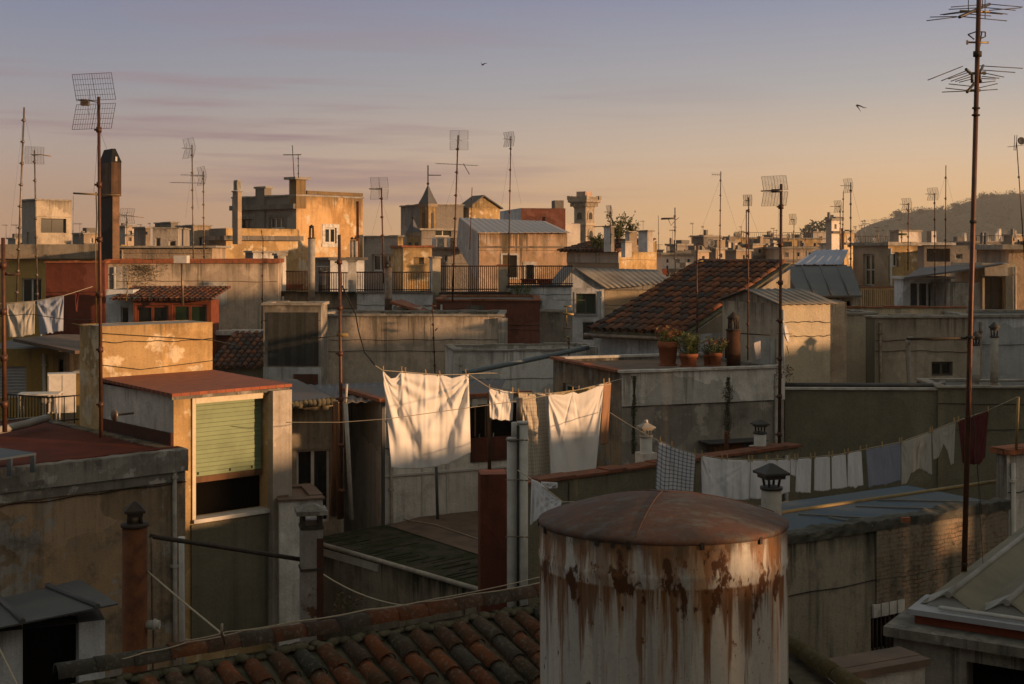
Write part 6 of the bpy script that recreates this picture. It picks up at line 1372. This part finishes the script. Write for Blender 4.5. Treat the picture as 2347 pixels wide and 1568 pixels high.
# blue metal lean roof
q=Bld('blue_roof_house','house with a broad blue grey metal lean roof left of the glazed door','house',1822,607,56,2,ur=1942,dep=4); q.build(p_farw,top=False); iq=q.loc
corr(P(1818,607,55.5),P(1930,606,55.5),P(1945,572,62),P(1870,573,62),5,.04,simple('blue grey sheet',(.16,.19,.24),.4,.3,.3,2,(.24,.25,.26),spec=.5),q.root,iq,'sheet_roof',.02,6,True)
# far strip of roofs, each a house of its own
far=[(1528,563,1585,110,'distant grey box house behind the gabled wing',p_farg),(1585,543,1652,130,'wide distant house with a dish and a tall cabin',p_farg),(1655,556,1690,150,'distant house with a pale sloping roof and lit gable',p_farw),(1683,546,1780,170,'large distant ochre block with tiled cornice and arched windows',p_lit),(1750,540,1800,190,'far pale flat roofed block just left of the grid antenna',p_farw),(1795,548,1882,150,'far ochre house with a long pergola roof',p_lit),(1841,533,1896,200,'far grey block above the pergola house',p_farg),(1893,505,1924,100,'white chimney tower house beside two antennas',p_farw),(1918,534,1958,112,'ochre trellis walled house close to the hill foot',p_lit),
(1945,560,2040,120,'low pale roof line before the hill',p_farw),(1580,578,1625,90,'pale wall with a lit edge behind the mottled tiles',p_far),(1518,585,1590,80,'white wall with scribbled graffiti behind the ribbed roof',p_farw),(1625,572,1662,92,'small house with a dark glazed opening and lit lintel',p_far),(1662,576,1722,96,'low house with a thin dark window slit',p_far),(1700,562,1760,104,'beige house with stained walls left of the white slats',p_far),(1755,560,1800,108,'house with bright white slats on its wall',p_farw),(1790,570,1870,100,'pinkish low house behind the blue metal roof',p_far),
(18,548,60,130,'distant ochre house low at the left edge',p_far),(166,537,228,120,'distant pale house behind the brick chimney',p_far),(270,520,310,140,'distant house with slatted shutters right of the dark chimney',p_far),(1236,520,1300,240,'far pale block glimpsed left of the tower',p_far),(2230,556,2330,140,'far dim roofs at the foot of the hill',p_farg),(2300,540,2347,120,'brown flat roof house at the far right',p_far),(2360,556,2440,120,'pale distant house just outside the right edge, nearer one',p_far),(2430,548,2540,140,'distant ochre house beyond the right edge, farther one',p_lit),(2520,560,2700,110,'wide low distant house far beyond the right edge',p_farg),(1440,575,1520,160,'far low roof between the chimneys and the box house',p_farg)]
fr=random.Random(77)
for i,(u0,v0,u1,d,lab,mt) in enumerate(far):
    a=fr.choice((42,38,47)) if u1-u0<70 else fr.uniform(2,14)
    uc=u0+(u1-u0)*(.42 if a>30 else .0); kw=dict(ul=u0) if a>30 else dict(dep=6)
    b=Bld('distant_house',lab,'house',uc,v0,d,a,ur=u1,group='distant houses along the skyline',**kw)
    H_=(u1-uc); 
    if H_>16:
        for k in range(max(1,int(H_/24))):
            uu=uc+H_*(k+.5)/max(1,int(H_/24)); ww=fr.uniform(2.4,4.5); b.op('R',(uu-ww,v0+9,uu+ww,v0+9+8+fr.uniform(0,4)),'window',.2,fr.choice((m_frame,m_dframe)),m_farwin,fr.choice((0,1)),0,.10,(.14,p_farw) if fr.random()<.4 else None)
            if fr.random()<.6: b.op('R',(uu-ww,v0+24,uu+ww*.8,v0+33),'window',.2,m_dframe,m_farwin,1,0,.10)
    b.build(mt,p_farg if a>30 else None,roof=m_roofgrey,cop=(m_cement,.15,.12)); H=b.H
    m=MB(); m.box(-.02,b.w+.02,-.16,-.003,H-1.0,H-.82); m.build('string_course',p_farg,b.root)
    if b.w>4:
        m=MB(); 
        for t in range(int(b.w/.25)): m.tube([(t*.25,.1,H+.12),(t*.25,.1,H+.75)],.018,4)
        m.tube([(0,.1,H+.75),(b.w,.1,H+.75)],.025,4); m.build('roof_railing',m_iron,b.root)
    for k in range(3):
        x=fr.uniform(.05,.7)*b.w; y=fr.uniform(.1,.7)*b.dep; s=fr.uniform(.15,.35) if k else fr.uniform(.5,1.2); hh=fr.uniform(.2,.75); m=MB(); m.box(x,x+s,y,y+s,H,H+hh); m.build('chimney',fr.choice((p_farw,p_farg,p_coping if False else p_far)),b.root)
# graffiti and panels on the white wall
m=MB()
def scr(pts): m.tube([P(u,v,79.3) for u,v in pts],.05,5)
scr([(1528+2.6*math.cos(t*.8)+2,627+6*math.sin(t*.8)) for t in range(9)]); scr([(1537,633),(1540,622),(1543,633)]); scr([(1545,622),(1546,634),(1550,628)]); scr([(1551,634),(1552,623)])
tag(m.build('graffiti',m_cable),'black scribbled graffiti letters on the distant white wall','graffiti')
for (u0,v0,u1,v1,mt,lab) in ((1519,616,1528,630,m_redstrip,'red painted panel on the distant white wall'),(1558,602,1570,614,m_slate,'dark square panel on the distant white wall'),(1572,602,1592,616,m_frame,'white framed panel on the distant white wall')):
    a,b2=P(u0,v1,79.2),P(u1,v0,79.2); m=MB(); c=(a+b2)/2; m.box(a.x-c.x,b2.x-c.x,-.03,.03,a.z-c.z,b2.z-c.z); tag(m.build('wall_panel',mt,None,c),lab,'panel')
# dishes
for u,v,ru,d,lab in ((1629.5,557,10,88,'large dark satellite dish on the distant roofs'),(1807,541,6,120,'dark dish beside the grid antenna mast'),(1962,552,7,95,'round dark dish before the trellis wall'),(2004,549,5,110,'small dark dish near the hill foot'),(2325,541,6,90,'pale ring shaped dish at the right edge')):
    px=d/F; root=empty('satellite_dish',P(u,v+ru*1.9,d),0,lab,'satellite dish','satellite dishes on the far roofs'); R_=ru*px; M=Matrix.Translation((0,0,ru*1.9*px))@Matrix.Rotation(rad(20),4,'Z')@Matrix.Rotation(rad(82),4,'X')
    m=MB(); m.lathe([(0,-.2*R_),(R_*.6,-.13*R_),(R_,.02*R_),(R_*.95,.04*R_),(R_*.5,-.1*R_),(0,-.15*R_)],20); bmesh.ops.transform(m.b,matrix=M,verts=m.b.verts); m.build('dish',m_slate,root)
    m=MB(); m.tube([(0,.1,0),(0,.1,ru*1.9*px)],.05,6); m.build('stand',m_slate,root)
# left background
quick('tall pale grey rooftop block with a wide dark window at left',82,459,88,44,164,50,None,p_beige,p_farg,[('R',(94,501,152,534),dict(nv=1,frame=m_dframe,dp=.25)),('L',(61,532,67,560),dict(nv=0))],(m_cement,.1,.08),'rooftop_block','building')
b=quick('yellow house with a cement parapet ledge and a dark door at left',-40,560,72,3,240,None,5,p_yellow,None,[('R',(50,638,96,700),dict(kind='door',glass=m_glass))],None)
z=b.hit('R',100,588)[1]; m=MB(); m.box(0,b.w,-.35,-.003,b.H+z-.12,b.H+z+.12); m.build('ledge',p_far,b.root); b.box('parapet','R',(-40,560,240,584),.002,.06,p_beige)
q=Bld('brick_chimney','dark sooty brick chimney with a black sloped cap behind the grid antenna','chimney',258,372,58,36,ur=274,ul=231,vb=612); q.build(plaster('sooty brick',(.27,.165,.10),(.17,.10,.065),(.03,.022,.016),.5,(.22,.13,.08),.5,1.0,.6,.95,.6),plaster('shaded side brick',(.035,.024,.018),(.025,.018,.014),(.012,.01,.008),.4,None,.2,.5),top=True); H=q.H  # left face painted near black to stand for its shaded side
m=MB(); w,D=q.w,q.dep; a_=.08
v8=[(-a_,-a_,H),(w+a_,-a_,H),(w+a_,D+a_,H),(-a_,D+a_,H),(w*.12,D*.10,H+.62),(w*.62,D*.10,H+.62),(w*.62,D*.8,H+.62),(w*.12,D*.8,H+.62)]
for f_ in ((0,1,5,4),(1,2,6,5),(2,3,7,6),(3,0,4,7),(4,5,6,7)): m.face([v8[i] for i in f_])
m.build('cap',simple('black tarred sheet',(.012,.012,.013),.7,0,.4,4,spec=.2),q.root)
m=MB(); m.box(w*.35,w*.6,-.06,-.0,H+.05,H+.25); m.build('light_patch',m_frame,q.root)
m=MB(); m.box(-.08,w+.05,-.08,D+.05,H-1.5,H-.003); m.build('brick_collar',plaster('dark sooty brick',(.20,.11,.065),(.12,.07,.045),(.02,.016,.012),.4,None,.3,.6,1.5),q.root)
for (u,v,d,a,ur,ul,lab,mt,w) in ((334,523,74,38,345,307,'slim grey chimney block with a small slot window',p_far,[('R',(334,531,338,538),dict(nv=0,fw=.03))]),(392,511,90,36,408,355,'blue grey roof cabin with a small sunlit corner',p_farg,()),(441,518,86,30,484,404,'beige house with dark windows left of the ochre annex',p_far,[('L',(421,543,434,568),dict(nv=0)),('R',(456,543,475,566),dict(nv=1))]),(350,524,80,4,408,None,'low dark terrace house with black openings',p_farg,[('R',(356,545,368,566),dict(nv=0)),('R',(386,552,403,568),dict(nv=0))])):
    kw=dict(ul=ul) if ul else dict(dep=4)
    quick(lab,u,v,d,a,ur,ul,None if ul else 4,mt,p_farg,w,(m_cement,.08,.08))
quick('long beige parapet house before the cabins at left',270,568,68,2,486,None,4,p_far,None,(),(m_cement,.1,.25))
# ================================================================ ANTENNAS
G=lambda u0,v0,u1,v1,yaw=-125,nc=8,nr=6,bl=20:('grid',u0,v0,u1,v1,yaw,nc,nr,bl)
antenna('tall leaning bare pole at the far left',(55.5,246),(38,700),40,[],5,m_galv,name='pole',cat='pole',guys=[((55,260),(20,560),60),((56,262),(75,350),41)],collars=9)
antenna('mesh antenna on a thin mast next to the leaning pole',(79,345),(86,700),39,[G(58,337,99,376,-60,6,9,8),('rod',[(72,355),(95,355),(117,358)],1.2,m_wire2)],4,m_galv,collars=8)
antenna('thin bare rod on the rooftop block',(168,448),(167,560),80,[],1.2,m_galv,name='pole',cat='pole',collars=2)
antenna('small wire antenna beside the dark brick chimney',(290,492),(293,612),70,[G(275,478,305,512,-30,6,5,-20),('rod',[(275,492),(330,499)],.7,m_wire2)],2.4,m_galv,collars=4)
antenna('slatted panel antenna on the taller of two masts left of the sunlit house',(440,332),(444,660),62,[G(414,318,458,363,-140,2,9,20),('yagi',391,418.5,470,420,9,4,'s')],3.4,m_galv,guys=[((441,380),(425,500),70),((441,382),(455,480),65)],collars=8)
antenna('slatted panel antenna on the shorter of two masts left of the sunlit house',(466,392),(468,606),64,[G(445,383,485,425,-150,2,9,28),('yagi',415,401,470,402,6,2,'v')],3,m_galv,collars=7)
antenna('dipole antenna with long boom on the chimney of the sunlit house',(683.5,353),(684,408),94,[('rod',[(649,355),(690,355)],1.0,m_wire),('rod',[(670,333),(674,405)],.9,m_wire),('yagi',655,355,690,354,5,4,'s')],2,m_wire,collars=3)
antenna('thin lamp like pole with a bent tip before the white hut',(603,548),(600,770),44,[('rod',[(603,548),(601,537),(599,527)],1.8,m_wire2)],2.5,m_rustpole,name='pole',cat='pole',collars=4)
antenna('double slatted antenna above the grey stained house',(874,430),(880,650),47,[G(849,407,892,457,-105,2,9,6),('rod',[(846,433),(876,434)],1.3,m_wire)],4,m_rustpole,guys=[((872,460),(852,540),60),((878,470),(898,530),60)],collars=5)
antenna('tall double slatted antenna with a long horizontal yagi below, centre of the skyline',(1050,310),(1037,692),44.2,[G(1031,300,1073,344,-85,2,9,-6),('yagi',1000,375,1046,377,6,6,'s'),('yagi',1094,380,1046,377,6,6,'s'),('rod',[(1062,375),(1076,400)],.8,m_wire)],4,m_rustpole,guys=[((1046,350),(1052,420),50),((1045,400),(1020,480),60),((1043,420),(1072,490),60)],collars=7)
antenna('small panel antenna on the tall mast left of the tower',(1171,312),(1165,660),49.2,[G(1154,303,1183,336,-140,4,9,18)],3,m_rustpole,guys=[((1169,350),(1150,470),60),((1170,345),(1195,470),60)],collars=7)
antenna('whip pole with a small black box by the gabled house',(1082,430),(1077,572),78,[('box',1072,466,1083,476,m_slate,'box')],2.2,m_rustpole,name='pole',cat='pole',collars=3)
antenna('small antenna with a forward boom right of the tower',(1400,471),(1400,560),68,[G(1390,471,1406,501,-160,4,9,14),('rod',[(1360,520),(1415,517)],1,m_wire)],2.4,m_galv,collars=3)
antenna('faint thin antenna over the garden roof',(1460,508),(1460,560),90,[('yagi',1442,514,1468,516,5,2,'v')],1.2,m_galv,collars=1)
antenna('bare rod right of the broad white chimney',(1509,494),(1509.5,575),72,[],1.4,m_rustpole,name='pole',cat='pole',collars=1)
antenna('antenna with a long level boom and triangular braces behind the ribbed roof',(1547,476),(1548,645),50,[('rod',[(1515,502),(1547,501)],1.8,m_wire),('rod',[(1532,503),(1538,517),(1549,504),(1556,499)],.7,m_wire),('yagi',1517,500,1546,499,6,2,'v')],3.2,m_galv,collars=5)
antenna('hooked black and yellow pole before the mottled tile roof',(1597,561),(1598,840),30.2,[('rod',[(1597,561),(1602,556),(1610,560),(1618,570)],1.2,m_rustpole),('rod',[(1594,600),(1612,598)],1.2,m_wire2)],4,m_rustpole,name='pole',cat='pole',collars=4)
antenna('small yagi on a very tall thin mast at the right of the centre',(1652,393),(1649.5,606),74,[('yagi',1632,400,1653,401,6,5,'v')],2.6,m_rustpole,guys=[((1651,410),(1605,535),80),((1652,412),(1690,530),80)],collars=6)
antenna('slim antenna mast rising in front of the cream house left wall',(1716,452),(1714,826),27.9,[G(1704,447,1724,472,-120,4,7,12),('rod',[(1710.5,610),(1710.5,481),(1716,481)],1.2,m_rustpole)],3.2,m_rustpole,guys=[((1715,480),(1690,540),40),((1717,480),(1740,540),40)],collars=7)
antenna('large mesh antenna on the thick mast by the pots building',(1790.5,422),(1786,1048),25.4,[('grid',1749,404,1807,472,-135,8,12,38),('rod',[(1744,438),(1768,438)],1.4,m_wire),('rod',[(1768,438),(1793,437)],4,m_wire)],8,m_rustpole,guys=[((1784,472),(1782,760),25.4),((1793,700),(1797,870),25.3)],collars=7)
antenna('small antenna among the far roofs right of the grid antenna',(1820,502),(1819,606),80,[G(1810,491,1826,515,-140,4,6,10)],2,m_galv,collars=2)
antenna('antenna on the left of the twin masts before the hill',(1925.5,470),(1927,606),62,[G(1914,460,1930,487,-160,4,7,22)],2.4,m_galv,collars=5)
antenna('bare pole between the twin masts before the hill',(1933,439),(1931,590),63,[],2.2,m_rustpole,name='pole',cat='pole',collars=5)
antenna('tallest antenna of the cluster left of the hill',(1950,418),(1950,612),58,[G(1936,410,1955,442,-160,4,7,22)],3,m_rustpole,guys=[((1951,425),(1975,520),70)],collars=6)
antenna('thin antenna at the hill foot',(1982,506),(1983,560),90,[('yagi',1974,507,1984,507,4,2,'v')],1.2,m_galv,collars=1)
antenna('antenna before the hill, left of the two tall rods',(2082,465),(2081,620),54,[G(2070,455,2089,482,-160,4,7,20)],2.6,m_rustpole,collars=5)
antenna('antenna with a butterfly reflector before the hill',(2142,443),(2143,715),43.2,[G(2129,431,2150,459,-160,4,7,22)],2.6,m_rustpole,collars=7)
antenna('tall bare rod right of the butterfly antenna',(2168,379),(2166,722),42,[],2.4,m_rustpole,name='pole',cat='pole',guys=[((2168,400),(2150,460),50),((2168,400),(2186,470),50)],collars=7)
antenna('leaning antenna with a dark oval pod at the right edge',(2330,326),(2350,620),40,[('dish',2341,323,9,0,m_slate),('yagi',2310,337,2346,333,7,4,'s'),('rod',[(2324,345),(2326,310)],.8,m_wire),('rod',[(2328,345),(2331,310)],.8,m_wire)],2.6,m_rustpole,collars=2)
antenna('thin knobbly pole standing before the long parapet block',(991,694),(997,856),36,[('rod',[(997,758),(1003,752)],1.2,m_rustpole),('rod',[(975,702),(1000,701)],1,m_rustpole)],3,m_rustpole,name='pole',cat='pole',collars=5)
antenna('pole leaning against the stained pale house',(296,634),(289,690),41,[],3,m_wire2,name='pole',cat='pole',collars=2)
antenna('yellow headed aerial on the pale roof cabin before the hill',(2067,530),(2066,580),72,[('rod',[(2060,537),(2078,537)],2.6,m_leafy),('yagi',2050,528,2075,528,6,3,'v')],3,m_galv,collars=2)
fa=random.Random(91)
for i,(u,v0,v1,s) in enumerate(((14,514,548,6),(37,514,548,7),(55,519,548,5),(183,511,560,9),(1474,505,560,5),(1584,541,576,4),(1692,530,550,5),(1705,529,548,4),(1766,528,552,5),(1773,522,548,4),(1780,526,548,4),(1846,523,552,3),(2013,520,560,6),(2034,516,560,4),(2062,502,548,6),(1858,520,545,3),(804,556,590,3),*[(fa.choice((fa.uniform(1530,1750),fa.uniform(1790,2060),fa.uniform(250,420))),fa.uniform(508,534),566,fa.uniform(2.5,5)) for _ in range(24)])):
    antenna('tiny thin aerial far away on the skyline roofs',(u,v0),(u,v1),115,[('yagi',u-s*1.5,v0+2,u+s*.6,v0+2.3,5,2.2,'v' if i%2 else 's')],1.1,m_galv,collars=0,group='tiny aerials on the skyline')
# ================================================================ BIRDS
def bird(lab,d,body,tips,tail):
    B=P(*body,d); root=tag(MB().build('swallow',m_cable,None,B),lab,'bird','swallows in the sky') if False else None
    m=MB(); px=d/F
    def wing(pts,w):
        top=[P(*p,d)-B for p in pts]; n=len(top)
        for i in range(n-1):
            wa,wb=w*(1-i/(n-1))*px+.004,w*(1-(i+1)/(n-1))*px+.004
            y=Vector((0,.02,0)); 
            for s in (1,-1):
                m.face([top[i]+y*s+Vector((0,0,wa)),top[i]+y*s-Vector((0,0,wa)),top[i+1]+y*s-Vector((0,0,wb)),top[i+1]+y*s+Vector((0,0,wb))])
    for t in tips: wing(t,1.3)
    a=P(*body,d)-B; b2=P(*tail,d)-B; m.tube([a-(b2-a)*.25,a,(a+b2)/2,b2],.022*d/40,8,True,.006)
    o=m.build('swallow',m_cable,None,B); return tag(o,lab,'bird','swallows in the sky')
bird('swallow with drooping sharp wings, the lower right bird',40,(1964,242),[[(1963,242),(1968,248),(1973,256)],[(1964,241),(1972,243),(1980,247),(1986,247)]],(1971,244))
bird('swallow gliding high, the upper left bird',50,(1105,149),[[(1105,149),(1103,144),(1102,139)],[(1105,149),(1110,146),(1116,145)]],(1110,149))
# ================================================================ HILL
def hill():
    D0=1300; prof=[(1860,560),(1930,558),(1985,520),(2010,508),(2045,500),(2060,492),(2090,486),(2110,482),(2140,488),(2165,486),(2185,476),(2210,462),(2240,452),(2275,449),(2300,450),(2347,445),(2420,436),(2550,430),(2700,445),(2900,520),(3000,575)]
    def pv(u):
        for (a,b),(c,d) in zip(prof,prof[1:]):
            if a<=u<=c:
                t=(u-a)/(c-a); return b+(d-b)*t
        return 590
    b=bmesh.new(); nu,nd=110,24; V=[]
    for j in range(nd+1):
        t=j/nd; row=[]
        for i in range(nu+1):
            u=1850+1150*i/nu; x=(u-UC)/F*D0; zt=(VH-pv(u))/F*D0+CZ
            y=D0-420+560*t; f=math.sin(min(1,t*1.34)*math.pi/2) if t<.75 else math.cos((t-.75)/.25*math.pi/2*.8)
            x2=x*(1+.06*(t-.7)); n=mnoise.noise(Vector((x*.006,y*.006,1)))*22*(f**1.0)*(1-f)+mnoise.noise(Vector((x*.03,y*.03,4)))*2.5
            row.append(b.verts.new((x2,y,max(-2,(zt+2)*f-2+n))))
        V.append(row)
    for j in range(nd):
        for i in range(nu): f=b.faces.new((V[j][i],V[j][i+1],V[j+1][i+1],V[j+1][i])); f.smooth=True
    me=bpy.data.meshes.new('hill'); b.to_mesh(me); me.materials.append(simple('hill scrub',(.055,.06,.03),1,0,.5,.02,(.10,.085,.05)))
    o=bpy.data.objects.new('hill',me); COL.objects.link(o); o['kind']='structure'
    vs_=[v.co.copy() for v in b.verts]; b.free()
    r=random.Random(3); m=MB()                                # woodland covering the hill reads as one mass
    for k in range(2600):
        c=r.choice(vs_)+Vector((r.uniform(-6,6),r.uniform(-12,12),0)); 
        if c.z<4: continue
        R_=r.uniform(1.6,4.2); leaves(m,c+Vector((0,0,R_*.4)),R_*1.3,22,R_*.5,r,.6)
    w=m.build('woodland',m_hleaf); w['kind']='stuff'; tag(w,'dark woodland covering the far hill','woodland')
    for i,(u,v,s,lab) in enumerate(((2115,490,9,'round dark tree crown on the hill top, left one'),(2155,489,8,'round dark tree crown on the hill top, right one'),(2065,497,10,'broad dark tree group on the hill spur'),(2250,455,8,'clump of dark trees near the hill summit'),(2275,452,6,'rounded tree on the hill skyline'),(2190,474,6,'small tree on the hill shoulder'))):
        d=1240; s*=1.5; px=d/F; B=P(u,v+s*.4,d); root=empty('hill_tree',B,0,lab,'tree','trees on the hill skyline'); m=MB(); R_=s*px
        for k in range(5): leaves(m,Vector((r.uniform(-.7,.7)*R_,r.uniform(-.4,.4)*R_,R_*r.uniform(.5,1.0))),R_*.6,60,R_*.35,r,.75)
        m.build('crown',m_hleaf,root); m=MB(); m.tube([(0,0,-R_),(0,0,R_*.6)],R_*.08,6); m.build('trunk',m_dry,root)
    for i in range(26):                                       # villas on the slope
        u=r.gauss(2262,26); v=r.gauss(537,5) if i<18 else r.gauss(560,6); d=960+r.uniform(-30,30); s=r.uniform(2.2,4); px=d/F; B=P(u,v+3,d)
        m=MB(); w_=s*px; m.box(-w_,w_,-w_*.7,w_*.7,-6,s*px*.9); m.prism([(-w_*1.1,s*px*.9),(w_*1.1,s*px*.9),(0,s*px*1.3)],-w_*.75,w_*.75)
        tag(m.build('hill_villa',p_farw,None,B,(0,0,r.uniform(-.6,.6))),'tiny pale villa on the hazy hillside','house','villas on the hillside')
hill()
r=random.Random(6); m=MB(); leaves(m,Vector((0,0,0)),6,420,1.5,r,.5); tag(m.build('distant_tree',m_hleaf,None,P(1875,531,420)),'distant dark tree crowns beyond the pergola house','tree')
# ================================================================ SHADE BLOCKS added out of view (shaped to shade the lower roofs)
def occ():
    hd=Vector((sun_dir.x,sun_dir.y,0)).normalized(); pr=Vector((-hd.y,hd.x,0)); te=math.tan(rad(SUN_EL))
    T0=17.0
    for i,(s0,s1,h,extra) in enumerate(OCC):
        z=h+te*T0+CZ; c=hd*T0+pr*(s0+s1)/2
        a=math.degrees(math.atan2(pr.y,pr.x))
        root=empty('shade_block',(c.x,c.y,0),math.atan2(pr.y,pr.x),f'unseen block added to cast shade, {("low","tall","stepped","narrow","broad","corner")[i%6]} beyond the right edge of the view','house','added shade blocks outside the view')
        w=(s1-s0)/2-.01; m=MB(); m.box(-w,w,-7,0,0,z); m.build('wall',p_far,root)
        m=MB(); m.box(-w-.0,w+.0,-7.1,.1,z+.003,z+.06); m.build('coping',m_cement,root)
root=empty('shade_block',(-3,-6,0),rad(6),'tall plain block added behind the viewpoint to keep the near roofs in shade','house','added shade blocks outside the view'); m=MB(); m.box(-13,8,-8,3.2,0,CZ+5); m.build('wall',p_beige,root)  # unseen block added to cut the sky light on the near roofs
OCC=[(-6,7.3,-1.2,0),(7.3,7.85,-1.55,0),(7.85,8.2,-1.9,0),(8.2,9.4,-1.53,0),(9.4,14,-1.4,0),(14,17.25,-1.55,0),(17.25,17.75,-3.1,0),(17.75,18.15,-3.85,0),(18.15,18.4,-3.0,0),(18.4,20.2,-2.35,0),(20.2,23.6,-2.55,0),(23.6,25.8,.35,0),(25.8,28.6,-1.62,0),(28.6,30.3,-1.76,0),(30.3,37.6,-.85,0),(37.6,42,1.15,0),(42,49,1.25,0)]
occ()
# ================================================================ HAZE
m=MB(); m.box(-1500,1700,-70,1950,-1,112); hz=m.build('haze',None); hz['kind']='stuff'
mt=bpy.data.materials.new('evening haze'); mt.use_nodes=True; nt=mt.node_tree; nt.nodes.clear(); o_=nt.nodes.new('ShaderNodeOutputMaterial'); pv_=nt.nodes.new('ShaderNodeVolumePrincipled')
pv_.inputs['Color'].default_value=(.95,.88,.80,1); pv_.inputs['Density'].default_value=.00028; pv_.inputs['Anisotropy'].default_value=.35; nt.links.new(pv_.outputs[0],o_.inputs['Volume']); hz.data.materials.append(mt)
